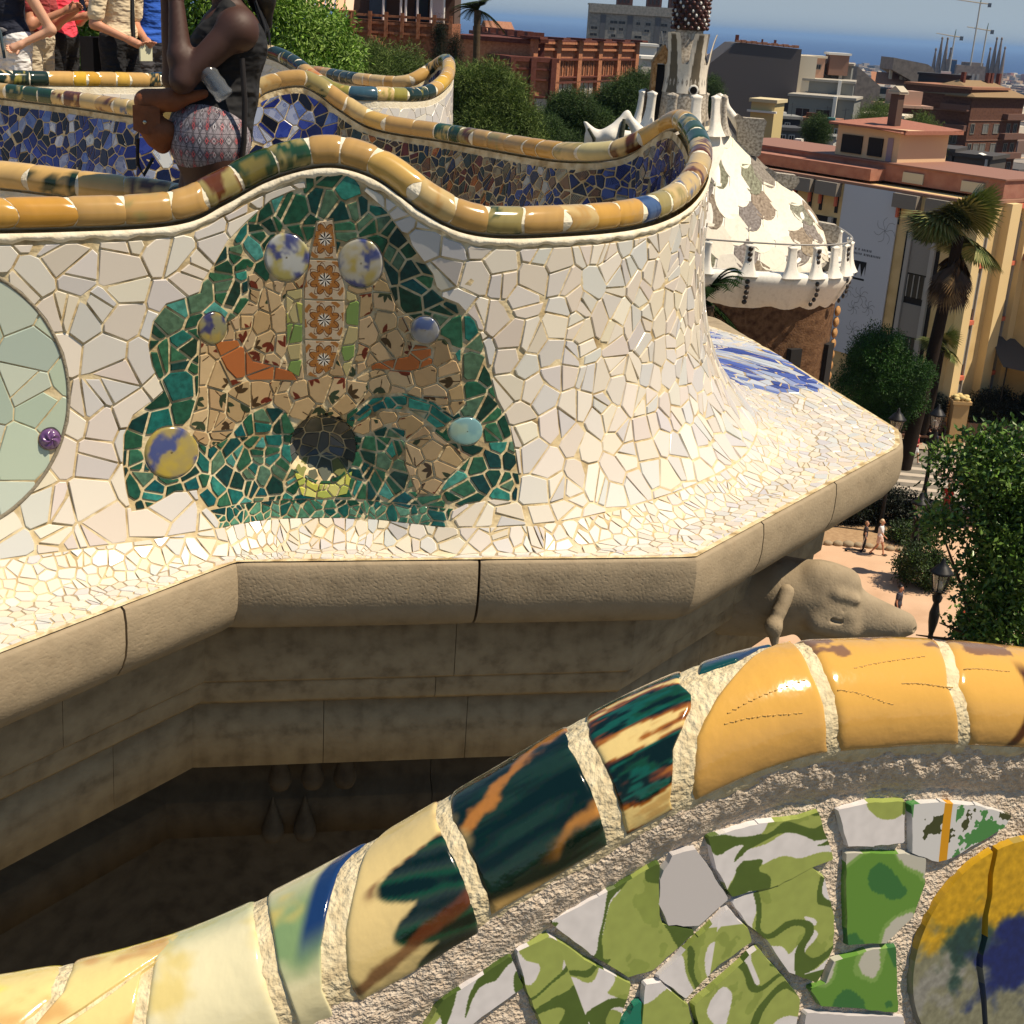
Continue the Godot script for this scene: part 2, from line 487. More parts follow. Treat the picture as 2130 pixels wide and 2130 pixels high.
class Path:
	var p := []          # [x, z, h, d] samples
	var s := PackedFloat32Array()
	var nrm := PackedVector2Array()
	var wide := PackedFloat32Array()
	func _init(pts: Array, sub := 8) -> void:
		for i in pts.size() - 1:
			var a = pts[maxi(i - 1, 0)]; var b = pts[i]; var c = pts[i + 1]; var d = pts[mini(i + 2, pts.size() - 1)]
			for k in sub:
				var t := float(k) / sub
				var r := []
				for e in 4: r.append(0.5 * (2.0 * b[e] + (c[e] - a[e]) * t + (2.0 * a[e] - 5.0 * b[e] + 4.0 * c[e] - d[e]) * t * t + (3.0 * b[e] - a[e] - 3.0 * c[e] + d[e]) * t * t * t))
				p.append(r)
		p.append(pts[-1])
		var acc := 0.0
		for i in p.size():
			if i > 0: acc += Vector2(p[i][0] - p[i - 1][0], p[i][1] - p[i - 1][1]).length()
			s.append(acc)
			var q = p[mini(i + 1, p.size() - 1)]; var o = p[maxi(i - 1, 0)]
			var t := Vector2(q[0] - o[0], q[1] - o[1]).normalized()
			nrm.append(Vector2(-t.y, t.x)); wide.append(0.3)
	func length() -> float: return s[s.size() - 1]
	func at(u: float) -> Array:     # [x, z, h, d, normal, ledge width]
		var i := clampi(s.bsearch(u) - 1, 0, s.size() - 2)
		var t := clampf((u - s[i]) / maxf(s[i + 1] - s[i], 1e-6), 0.0, 1.0)
		var a = p[i]; var b = p[i + 1]
		return [lerpf(a[0], b[0], t), lerpf(a[1], b[1], t), lerpf(a[2], b[2], t), lerpf(a[3], b[3], t), nrm[i].lerp(nrm[i + 1], t).normalized(), lerpf(wide[i], wide[i + 1], t)]
	func axis(u: float) -> Vector3:
		var q := at(u)
		return Vector3(q[0], q[2], q[1])

const EDGE := [[-2.3, -2.1], [-.91, -4.24], [.66, -4.55], [1.78, -6.14], [1.84, -6.42], [1.25, -8.9], [-.5, -10.6]]
const BASE := -0.15
var niche := [1.932, .25, .118]
func outer_at(P: Path, u: float, vv: float, dent := false) -> Vector3:   # vv: metres above the foot of the wall; below 0 the ledge
	var q := P.at(u)
	var n: Vector2 = q[4]
	var top: float = q[2] - .05
	var y := 0.0; var off := 0.0
	if vv >= 0.0:
		var v := 1.0 - vv / (top - BASE)
		y = BASE + vv
		off = .045 + (q[3] - .045) * (.35 * v * v + .65 * pow(v, 5.0))
		if dent:
			var r: float = Vector2(u - niche[0], vv - niche[1]).length() / niche[2]
			if r < 1.0: off -= sqrt(1.0 - r * r) * 0.10
	else:
		var f := clampf(-vv / q[5], 0.0, 1.0)
		off = q[3] + q[5] * f
		y = BASE - 0.05 * smoothstep(0.0, 0.45, f) + 0.008 * f * f - 0.022 * clampf(f * 8.0, 0.0, 1.0)
	return Vector3(q[0] + n.x * off, y, q[1] + n.y * off)
func surf_outer(P: Path, dent := false) -> Callable:
	return func(u: float, v: float) -> Array:
		var e := 0.004
		var a := outer_at(P, u - e, v, dent); var b := outer_at(P, u + e, v, dent); var c := outer_at(P, u, v - e, dent); var d := outer_at(P, u, v + e, dent)
		var n := (b - a).cross(d - c).normalized()
		return [outer_at(P, u, v, dent), n]
func inner_at(P: Path, u: float, vv: float) -> Vector3:
	var q := P.at(u)
	var n: Vector2 = q[4]
	var v := 1.0 - vv / maxf(q[2] - .05 - .3, 0.05)
	var off := -(.045 + .10 * v)
	return Vector3(q[0] + n.x * off, .3 + vv, q[1] + n.y * off)
func surf_inner(P: Path) -> Callable:
	return func(u: float, v: float) -> Array:
		var e := 0.004
		var n := (inner_at(P, u + e, v) - inner_at(P, u - e, v)).cross(inner_at(P, u, v + e) - inner_at(P, u, v - e)).normalized()
		return [inner_at(P, u, v), -n]
func find_ledge(P: Path) -> void:
	var raw := PackedFloat32Array()
	for i in P.p.size():
		var q = P.p[i]
		var o := Vector2(q[0], q[1]); var n := P.nrm[i]
		var best := 1.2
		for k in EDGE.size() - 1:
			var a := Vector2(EDGE[k][0], EDGE[k][1]); var b := Vector2(EDGE[k + 1][0], EDGE[k + 1][1])
			var hit = Geometry2D.segment_intersects_segment(o, o + n * 4.0, a, b)
			if hit != null: best = minf(best, o.distance_to(hit) - q[3])
		raw.append(clampf(best, 0.03, 1.6))
	for i in raw.size(): P.wide[i] = raw[i]

# The glazed tubes along the top of a bench: each tube a tile of its own between mortar joints.
func cap(P: Path, parent: Node3D, u0: float, u1: float, r: float, seed_: int, cols: Array, step := 0.155) -> void:
	var rng := rnd(seed_)
	var ns := noise(seed_, 9.0, 3)
	var core := Buf.new()
	var frame := func(u: float) -> Array:
		var t := (P.axis(u + .01) - P.axis(u - .01)).normalized()
		var q := P.at(u)
		var n := Vector3(q[4].x, 0, q[4].y)
		return [P.axis(u), n, n.cross(t).normalized() * (1.0 if n.cross(t).y > 0 else -1.0)]
	core.grid(func(a: float, b: float) -> Vector3:
		var fr: Array = frame.call(lerpf(u0, u1, a))
		return fr[0] + (fr[1] * cos(b * TAU) + fr[2] * sin(b * TAU)) * (r - .004), int((u1 - u0) / .02), 14)
	part("mortar_core", core, M.rim, parent)
	var u := u0
	var k := 0
	while u < u1:
		var l := step * rng.randf_range(0.6, 1.2)
		var e0 := rng.randf_range(-.02, .02); var e1 := rng.randf_range(-.015, .015)
		var base: Array = cols[k % cols.size()]
		var b := Buf.new()
		var ua := u + .0035; var ub := minf(u + l - .0035, u1)
		var off := rng.randf() * 50.0
		b.grid(func(a: float, c: float) -> Vector3:
			var ph := lerpf(-0.75, PI + 0.75, c)
			var uu := lerpf(ua + e0 * cos(ph * 2.0), ub + e0 * cos(ph * 2.0) + e1 * 0.3, a)
			var fr: Array = frame.call(uu)
			var rr := r - .0035 * pow(absf(a * 2.0 - 1.0), 10.0)
			return fr[0] + (fr[1] * cos(ph) + fr[2] * sin(ph)) * rr, 10, 14,
			func(a: float, c: float, pos: Vector3) -> Color:
				var x := ns.get_noise_3d(a * l * 1.2 + off, c * 0.33, off)
				var y := ns.get_noise_3d(a * l * 4.0 + off, c * 0.2, off + 9.0)
				var cc: Color = base[0]
				if base.size() > 1: cc = cc.lerp(base[1], smoothstep(base[2] if base.size() > 2 else 0.0, (base[2] if base.size() > 2 else 0.0) + 0.22, x + y * 0.4))
				return cc * (1.0 + y * 0.12))
		part("cap_tile", b, M.glaze, parent)
		u += l
		k += 1

func bench_main() -> void:
	var P := Path.new(B1)
	find_ledge(P)
	var root := thing("mosaic_bench", "serpentine white trencadis bench with green arched mosaic and tan tube coping", "bench")
	var f := surf_outer(P, true)
	var u0 := 0.35; var u1 := 7.4
	# body: outer mortar, inner mortar
	var b := Buf.new()
	b.grid(func(a: float, c: float) -> Vector3:
		var u := lerpf(u0 - .2, u1, a); var q := P.at(u)
		return outer_at(P, u, c * (q[2] - .05 - BASE), true), 380, 64)
	part("outer_wall", b, M.mortar, root)
	b = Buf.new()
	b.grid(func(a: float, c: float) -> Vector3:
		var u := lerpf(u0 - .2, u1, a); var q := P.at(u)
		return outer_at(P, u, -c * q[5]), 300, 24)
	part("ledge", b, M.mortar, root)
	b = Buf.new()
	b.grid(func(a: float, c: float) -> Vector3:
		var u := lerpf(0.0, P.length(), a); var q := P.at(u)
		return inner_at(P, u, c * (q[2] - .35)), 420, 6)
	part("inner_wall", b, M.mortar, root)
	b = Buf.new()   # outer side of the far half, unseen from here
	b.grid(func(a: float, c: float) -> Vector3:
		var u := lerpf(u1, P.length(), a); var q := P.at(u)
		return outer_at(P, u, c * (q[2] - .05 - BASE)), 200, 8)
	part("far_wall", b, M.rim, root)
	# mortar strip under the coping
	b = Buf.new()
	b.grid(func(a: float, c: float) -> Vector3:
		var u := lerpf(u0 - .2, u1, a); var q := P.at(u)
		var wob := .004 * sin(u * 37.0) + .003 * sin(u * 91.0)
		return outer_at(P, u, q[2] - .05 - BASE - c * (.026 + wob)) + Vector3(q[4].x, 0, q[4].y) * (.008 * sin(c * PI) + .002), 380, 5)
	part("mortar_strip", b, M.rim, root)
	var whites := [lin(218, 210, 197), lin(212, 203, 192), lin(210, 206, 198), lin(202, 202, 198), lin(218, 209, 190), lin(208, 198, 186), lin(224, 217, 203), lin(200, 196, 193)]
	var white := func(c: Vector2, rng: RandomNumberGenerator) -> Color: return vary(whites[rng.randi() % whites.size()], rng, 0.05)
	var fig := pv(FIG)
	var pale := circle(Vector2(.627, .515), .424, 48)
	var fig_hole := Geometry2D.offset_polygon(fig, 0.004)[0]
	var pale_hole := Geometry2D.offset_polygon(pale, 0.008)[0]
	var top := func(a: float, c: float) -> PackedVector2Array:
		var r := PackedVector2Array()
		var m := int((c - a) / .05) + 1
		for i in m + 1:
			var u := lerpf(a, c, float(i) / m)
			r.append(Vector2(u, P.at(u)[2] - .05 - BASE - .036))
		return r
	var left: PackedVector2Array = top.call(u0, 1.95)
	left.append(Vector2(1.95, .012)); left.append(Vector2(u0, .012))
	lay(shards(left, .105, .0068, 21, .36, [fig_hole, pale_hole]), f, root, "white_tile", M.tile, white, .004, 31, 160, .003, .06)
	var right: PackedVector2Array = top.call(1.9565, 5.6)
	right.append(Vector2(5.6, .012)); right.append(Vector2(1.9565, .012))
	lay(shards(right, .090, .0062, 22, .38, [fig_hole]), f, root, "white_tile", M.tile, white, .004, 32, 300, .003, .06)
	var blues := [lin(50, 62, 140), lin(96, 112, 176), lin(150, 160, 190), lin(190, 194, 200), lin(70, 84, 160)]
	var led := func(c: Vector2, rng: RandomNumberGenerator) -> Color:
		if c.x > 4.93 and c.x < 5.6 and c.y < -.12: return vary(blues[rng.randi() % blues.size()], rng, .1)
		var k: Color = whites[rng.randi() % whites.size()]
		if rng.randf() < .35: k = k.lerp(lin(226, 202, 150), .3)
		return vary(k, rng, .06)
	var lf := surf_outer(P)
	for seg in [[u0, 1.5, 41], [1.504, 2.6, 42], [2.604, 3.6, 43], [3.604, 5.2, 44], [5.204, u1 - .05, 45]]:
		var reg := PackedVector2Array([Vector2(seg[0], .008), Vector2(seg[1], .008)])
		var m := int((seg[1] - seg[0]) / .05)
		for i in m + 1:
			var u := lerpf(seg[1], seg[0], float(i) / m)
			reg.append(Vector2(u, -P.at(u)[5] + .022))
		lay(shards(reg, .043 if seg[2] < 44 else .05, .0042, seg[2], .2), lf, root, "ledge_tile", M.tile, led, .003, seg[2], 75, .002)
	# the pale green disc at the left
	var mint := [lin(176, 190, 172), lin(184, 196, 180), lin(168, 184, 170), lin(190, 198, 184)]
	lay(shards(pale, .13, .004, 51, .15, [circle(Vector2(.985, .355), .037)]), f, root, "mint_tile", M.glaze, func(_c: Vector2, rng: RandomNumberGenerator) -> Color: return vary(mint[rng.randi() % 4], rng, .04), .003, 51, 60)
	b = Buf.new()
	b.grid(func(a: float, c: float) -> Vector3:
		var r: float = .427 + .006 * cos(c * TAU)
		var p := Vector2(.627, .515) + Vector2.from_angle(lerpf(-1.5, 1.5, a)) * r
		var q: Array = f.call(p.x, p.y)
		return q[0] + q[1] * (.002 + .005 * sin(c * TAU)), 48, 8)
	part("disc_rim", b, rough_stone([Color8(120, 112, 96), Color8(150, 142, 124)], 3.0, 15, 0.3), root)
	# purple moulded flower in the disc
	b = Buf.new()
	var kc: Array = f.call(.985, .355)
	var kx := Vector3(1, 0, 0).slide(kc[1]).normalized(); var ky: Vector3 = kc[1].cross(kx)
	b.grid(func(a: float, c: float) -> Vector3:
		var r := c * .034; var h := sqrt(maxf(0.0, 1.0 - c * c)) * .022 * (1.0 + .22 * sin(a * TAU * 5.0 + c * 6.0) * sin(c * PI))
		return kc[0] + kx * cos(a * TAU) * r + ky * sin(a * TAU) * r + kc[1] * (h + .002), 40, 14)
	var pm := flat(96, 62, 112, .15)
	pm.clearcoat_enabled = true; pm.clearcoat = .6
	part("purple_flower", b, pm, root)
	figure(root, f, fig)
	# coping
	var tan := lin(178, 142, 84); var oc := lin(190, 146, 68); var cr := lin(192, 166, 112); var gr := lin(34, 62, 38); var br := lin(92, 50, 22); var ol := lin(150, 136, 84); var bl := lin(70, 92, 130)
	cap(P, root, 0.0, P.length(), .052, 61, [[oc], [lin(200, 158, 76)], [cr, br, .0], [lin(196, 182, 130)], [cr, ol, .1], [oc], [lin(186, 138, 58)], [tan], [tan, ol, .1], [tan], [ol, br, -.1], [gr, lin(110, 100, 50), .0], [lin(40, 74, 50), ol, .1], [tan], [tan], [lin(196, 160, 88)], [cr, tan, .1], [tan], [ol, gr, .15], [tan], [cr, tan, 0.], [oc], [oc, tan, .1], [bl, lin(40, 60, 100), .0], [ol], [cr, ol, 0.], [cr, bl, .2], [tan, br, .1], [cr], [br, tan, .05], [cr, br, .1], [gr], [lin(50, 72, 44)], [gr, ol, .1], [cr, tan, .1]], .165)
	# seat-side mosaics
	var fi := surf_inner(P)
	var cold := [lin(24, 30, 92), lin(34, 44, 120), lin(50, 66, 150), lin(20, 22, 60), lin(150, 160, 186), lin(196, 200, 206), lin(92, 116, 176), lin(16, 18, 34)]
	var warm := [lin(120, 84, 44), lin(60, 66, 52), lin(140, 128, 96), lin(36, 44, 74), lin(104, 46, 28), lin(164, 100, 34), lin(70, 54, 40), lin(44, 62, 58), lin(160, 152, 130), lin(30, 30, 38), lin(92, 82, 50)]
	var cool2 := [lin(34, 46, 112), lin(60, 76, 140), lin(150, 140, 110), lin(120, 92, 58), lin(160, 160, 150), lin(44, 40, 56), lin(30, 36, 84)]
	for seg in [[4.1, 4.996, 70, cool2, .06], [5.0, 6.02, 71, cool2, .055], [6.024, 7.5, 72, warm, .06], [7.504, 8.7, 73, cold, .085], [8.704, 10.9, 74, cold, .07]]:
		var reg := PackedVector2Array()
		var m := int((seg[1] - seg[0]) / .04)
		for i in m + 1:
			var u := lerpf(seg[0], seg[1], float(i) / m)
			reg.append(Vector2(u, P.at(u)[2] - .35 - .032))
		reg.append(Vector2(seg[1], .04)); reg.append(Vector2(seg[0], .04))
		var pal: Array = seg[3]
		lay(shards(reg, seg[4], .006, seg[2], .3), fi, root, "blue_tile" if seg[2] > 72 else "painted_tile", mosaic_mat(seg[2] > 72), func(_c: Vector2, rng: RandomNumberGenerator) -> Color: return vary(pal[rng.randi() % pal.size()], rng, .15), .004, seg[2], 110)
	tag(root, root.get_meta("label"), "bench", "undulating mosaic benches round the terrace")

var mos := {}
func mosaic_mat(blue: bool) -> StandardMaterial3D:
	if mos.has(blue): return mos[blue]
	# hand painted motifs: rings, bars and lattices printed over the shard's own glaze
	var img := Image.create_empty(512, 512, false, Image.FORMAT_RGB8)
	var ns := noise(13, .02, 2)
	for x in 512:
		for y in 512:
			var cx := floori(x / 64.0); var cy := floori(y / 64.0)
			var kind := (cx * 7 + cy * 13 + cx * cy) % 6
			var p := Vector2(fmod(x, 64.0) - 32.0, fmod(y, 64.0) - 32.0)
			var on := false
			if kind == 0: on = fmod(p.length(), 13.0) < 5.0
			elif kind == 1: on = posmod(x, 14) < 5
			elif kind == 2: on = absf(sin(p.angle() * 4.0)) * 26.0 > p.length() and p.length() > 7.0
			elif kind == 3: on = posmod(x + y, 18) < 5 or posmod(x - y, 18) < 4
			elif kind == 4: on = ns.get_noise_2d(x * 2.0, y * 2.0) > .18
			var v := 1.0 if not on else .0
			if blue: img.set_pixel(x, y, Color(1, 1, 1) if v > .5 else Color(.62, .72, 1.0) * .8 if kind != 4 else Color(1, 1, 1))
			else: img.set_pixel(x, y, Color(1, 1, 1) if v > .5 else Color(.85, .55, .3) if kind % 2 == 0 else Color(.35, .3, .4))
	var m := vcol(.2, .5)
	m.albedo_texture = ImageTexture.create_from_image(img)
	m.uv1_scale = Vector3(1.1, 1.1, 1.1)
	mos[blue] = m
	return m

# ---- the green mosaic figure on the main bench, drawn in metres along and up the wall
const FIG := [1.863, 1.182, 2.014, 1.182, 2.055, 1.13, 2.143, 1.066, 2.231, 0.964, 2.303, 0.875, 2.331, 0.801, 2.387, 0.778, 2.436, 0.722, 2.471, 0.632, 2.5, 0.516, 2.518, 0.449, 2.544, 0.406, 2.57, 0.337, 2.586, 0.261, 2.597, 0.154, 2.583, 0.091, 2.506, 0.104, 2.422, 0.091, 2.39, 0.066, 2.386, 0.034, 2.381, 0.01, 1.483, 0.01, 1.491, 0.027, 1.478, 0.057, 1.442, 0.106, 1.44, 0.146, 1.366, 0.148, 1.269, 0.107, 1.223, 0.105, 1.215, 0.173, 1.211, 0.257, 1.221, 0.348, 1.255, 0.407, 1.318, 0.449, 1.358, 0.481, 1.324, 0.566, 1.315, 0.636, 1.333, 0.712, 1.376, 0.763, 1.482, 0.795, 1.491, 0.826, 1.536, 0.884, 1.591, 0.959, 1.659, 1.019, 1.745, 1.088, 1.82, 1.12, 1.867, 1.13]
const BEIGE := [1.968, 0.878, 1.877, 0.859, 1.727, 0.816, 1.657, 0.872, 1.665, 0.762, 1.62, 0.709, 1.477, 0.64, 1.466, 0.467, 1.431, 0.36, 1.439, 0.311, 1.489, 0.276, 1.57, 0.302, 1.646, 0.372, 1.742, 0.409, 1.797, 0.379, 1.84, 0.338, 1.931, 0.34, 2.013, 0.374, 2.109, 0.444, 2.227, 0.462, 2.331, 0.438, 2.388, 0.393, 2.418, 0.435, 2.402, 0.551, 2.366, 0.655, 2.255, 0.711, 2.19, 0.753, 2.151, 0.838, 2.141, 0.869, 2.005, 0.815]
const ARM := [2.036, 0.312, 2.049, 0.334, 2.151, 0.388, 2.253, 0.39, 2.329, 0.338, 2.397, 0.278, 2.435, 0.253, 2.377, 0.17, 2.355, 0.118, 2.29, 0.112, 2.248, 0.206, 2.241, 0.33, 2.173, 0.34, 2.077, 0.301]
const ORNATE := [1.862, 0.811, 1.903, 1.024, 1.953, 1.034, 1.967, 0.925, 1.997, 0.815, 1.999, 0.678, 1.961, 0.53, 1.913, 0.496, 1.872, 0.504, 1.863, 0.666]
const ORANGE_A := [1.528, 0.627, 1.619, 0.629, 1.67, 0.554, 1.822, 0.519, 1.839, 0.487, 1.615, 0.492, 1.573, 0.536]
const ORANGE_B := [2.036, 0.499, 2.115, 0.552, 2.237, 0.587, 2.258, 0.63, 2.322, 0.627, 2.317, 0.569, 2.247, 0.538, 2.115, 0.535]
const TEAL := [2.02, 0.352, 2.11, 0.43, 2.227, 0.448, 2.325, 0.424, 2.385, 0.38, 2.36, 0.335, 2.31, 0.37, 2.25, 0.402, 2.15, 0.398, 2.06, 0.348]
func figure(root: Node3D, f: Callable, fig: PackedVector2Array) -> void:
	var discs := [[Vector2(1.8, .904), .080], [Vector2(2.053, .893), .082], [Vector2(1.525, .675), .055], [Vector2(2.29, .683), .048], [Vector2(1.366, .276), .086], [Vector2(2.426, .34), .049]]
	var holes := []
	for d in discs: holes.append(circle(d[0], d[1] + .004))
	var nh := circle(Vector2(niche[0], niche[1]), niche[2])
	var beige := pv(BEIGE); var arm := pv(ARM); var orn := pv(ORNATE); var oa := pv(ORANGE_A); var ob := pv(ORANGE_B); var teal := pv(TEAL)
	var grow := func(p: PackedVector2Array, d := .004) -> PackedVector2Array: return Geometry2D.offset_polygon(p, d)[0]
	var greens := [lin(26, 70, 54), lin(34, 86, 64), lin(22, 56, 46), lin(52, 104, 76), lin(40, 90, 64), lin(18, 62, 60), lin(84, 116, 92)]
	var teals := [lin(30, 104, 96), lin(52, 132, 120), lin(20, 84, 86), lin(76, 146, 136)]
	var green := func(c: Vector2, rng: RandomNumberGenerator) -> Color:
		if c.y < .06: return vary([lin(86, 140, 112), lin(100, 150, 126), lin(60, 118, 94), lin(30, 92, 84)][rng.randi() % 4], rng, .1)
		if rng.randf() < .2: return vary(teals[rng.randi() % 4], rng, .1)
		return vary(greens[rng.randi() % 7], rng, .12)
	var gh := holes.duplicate()
	var lip := pv([1.825, .176, 1.9, .126, 1.97, .124, 2.04, .178, 2.02, .092, 1.93, .074, 1.86, .086])
	var side_l := pv([1.80, .79, 1.856, .80, 1.856, .56, 1.845, .50, 1.805, .52]); var side_r := pv([2.004, .80, 2.05, .78, 2.045, .60, 2.01, .50, 1.985, .56, 2.004, .68])
	gh.append_array([nh, lip, grow.call(beige), grow.call(arm), grow.call(orn), grow.call(teal)])
	# green field: a ring of larger wedges above, small pieces below
	var upper := Geometry2D.intersect_polygons(fig, PackedVector2Array([Vector2(1, .30), Vector2(3, .30), Vector2(3, 1.4), Vector2(1, 1.4)]))
	var lower := Geometry2D.intersect_polygons(fig, PackedVector2Array([Vector2(1, .075), Vector2(3, .075), Vector2(3, .296), Vector2(1, .296)]))
	var foot := Geometry2D.intersect_polygons(fig, PackedVector2Array([Vector2(1, -.1), Vector2(3, -.1), Vector2(3, .071), Vector2(1, .071)]))
	for p in upper: lay(shards(p, .074, .0075, 101, .5, gh), f, root, "green_tile", M.g_green, green, .0045, 101, 120)
	for p in lower: lay(shards(p, .058, .0078, 102, .35, gh), f, root, "green_tile", M.g_green, green, .0045, 102, 120)
	for p in foot: lay(shards(p, .038, .005, 103, .25, gh, Vector2(1.4, .7)), f, root, "green_tile", M.g_green, green, .004, 103, 90)
	lay(shards(teal, .06, .006, 104, .2, []), f, root, "teal_tile", M.g_green, func(_c: Vector2, rng: RandomNumberGenerator) -> Color: return vary(teals[rng.randi() % 4], rng, .15), .0048, 104)
	var tans := [lin(176, 150, 112), lin(168, 142, 104), lin(182, 158, 122), lin(160, 136, 100), lin(172, 150, 116)]
	var tanf := func(_c: Vector2, rng: RandomNumberGenerator) -> Color: return vary(tans[rng.randi() % 5], rng, .06)
	var bh := holes.duplicate()
	bh.append_array([nh, grow.call(side_l), grow.call(side_r), grow.call(orn), grow.call(oa), grow.call(ob), grow.call(teal)])
	lay(shards(beige, .074, .0055, 111, .2, bh), f, root, "leaf_painted_tile", M.g_leaf, tanf, .0048, 111)
	lay(shards(arm, .062, .0055, 112, .15, [nh, holes[5], grow.call(teal)]), f, root, "leaf_painted_tile", M.g_leaf, tanf, .0048, 112)
	var curl := func(_c: Vector2, rng: RandomNumberGenerator) -> Color: return vary([lin(150, 152, 84), lin(172, 160, 116), lin(110, 134, 74)][rng.randi() % 3], rng, .1)
	for sd in [side_l, side_r]: lay(shards(sd, .062, .005, 115, .1, [nh]), f, root, "scroll_painted_tile", M.g_curl, curl, .0048, 115)
	var orange := func(_c: Vector2, rng: RandomNumberGenerator) -> Color: return vary(lin(156, 92, 50), rng, .12)
	lay(shards(oa, .09, .005, 113, .1, []), f, root, "orange_tile", M.g_curl, orange, .005, 113)
	lay(shards(ob, .08, .005, 114, .1, []), f, root, "orange_tile", M.g_curl, orange, .005, 114)
	# ornate column: printed square tiles with an eight-point star
	for k in 5:
		var y1 := 1.036 - k * .1365
		var cells := Geometry2D.intersect_polygons(orn, PackedVector2Array([Vector2(1.8, y1 - .1325), Vector2(2.1, y1 - .1325), Vector2(2.1, y1), Vector2(1.8, y1)]))
		for c in cells:
			var b := Buf.new()
			b.col = Color(1, 1, 1)
			var mid := Vector2(1.93, y1 - .066)
			plate(b, c, f, .005, rnd(k), .003, .0, func(q: Vector2) -> Vector2: return (q - mid) / .15 + Vector2(.5, .5))
			part("star_tile", b, M.g_star, root)
	# domed discs glazed like watercolour
	var pal := [[lin(178, 180, 176), lin(40, 52, 120), lin(160, 148, 60)], [lin(168, 164, 150), lin(34, 54, 118), lin(160, 142, 54)], [lin(120, 118, 90), lin(30, 36, 92), lin(150, 130, 60)], [lin(150, 150, 150), lin(70, 90, 140), lin(130, 116, 84)], [lin(150, 136, 84), lin(48, 66, 128), lin(170, 150, 60)], [lin(130, 168, 164), lin(110, 150, 156), lin(150, 170, 150)]]
	for k in 6:
		var c: Vector2 = discs[k][0]; var r: float = discs[k][1]; var ns := noise(200 + k, 11.0, 3); var pl: Array = pal[k]
		var b := Buf.new()
		b.grid(func(a: float, t: float) -> Vector3:
			var q := c + Vector2.from_angle(a * TAU) * r * t
			var w: Array = f.call(q.x, q.y)
			return w[0] + w[1] * (.006 * sqrt(maxf(0.0, 1.0 - t * t)) + .004 if t < .99 else 0.0), 36, 18,
			func(a: float, t: float, _p: Vector3) -> Color:
				var q := Vector2.from_angle(a * TAU) * r * t
				var x := ns.get_noise_2d(q.x, q.y); var y := ns.get_noise_2d(q.x + 9.0, q.y)
				return (pl[0] as Color).lerp(pl[2], smoothstep(-.2, .5, y) * .85).lerp(pl[1], smoothstep(.0, .35, x) * .9))
		part("glazed_disc", b, M.glaze, root)
	# niche: dark shards inside, a lemon-green lip below
	lay(shards(nh, .05, .004, 121, .2, [pv([1.8, .20, 2.06, .20, 2.06, .05, 1.8, .05])]), f, root, "niche_tile", M.glaze, func(_c: Vector2, rng: RandomNumberGenerator) -> Color: return vary([lin(84, 86, 84), lin(104, 100, 90), lin(70, 76, 72)][rng.randi() % 3], rng, .15), .003, 121)
	lay(shards(pv([1.835, .197, 2.021, .197, 2.02, .13, 1.84, .13]), .05, .004, 122, .2, []), f, root, "niche_tile", M.glaze, func(_c: Vector2, rng: RandomNumberGenerator) -> Color: return vary([lin(86, 88, 74), lin(120, 122, 76)][rng.randi() % 2], rng, .15), .003, 122)
	lay(shards(lip, .045, .0045, 123, .2, [nh]), f, root, "lemon_tile", M.glaze, func(_c: Vector2, rng: RandomNumberGenerator) -> Color: return vary([lin(196, 196, 92), lin(206, 204, 120), lin(170, 180, 90)][rng.randi() % 3], rng, .08), .0055, 123)

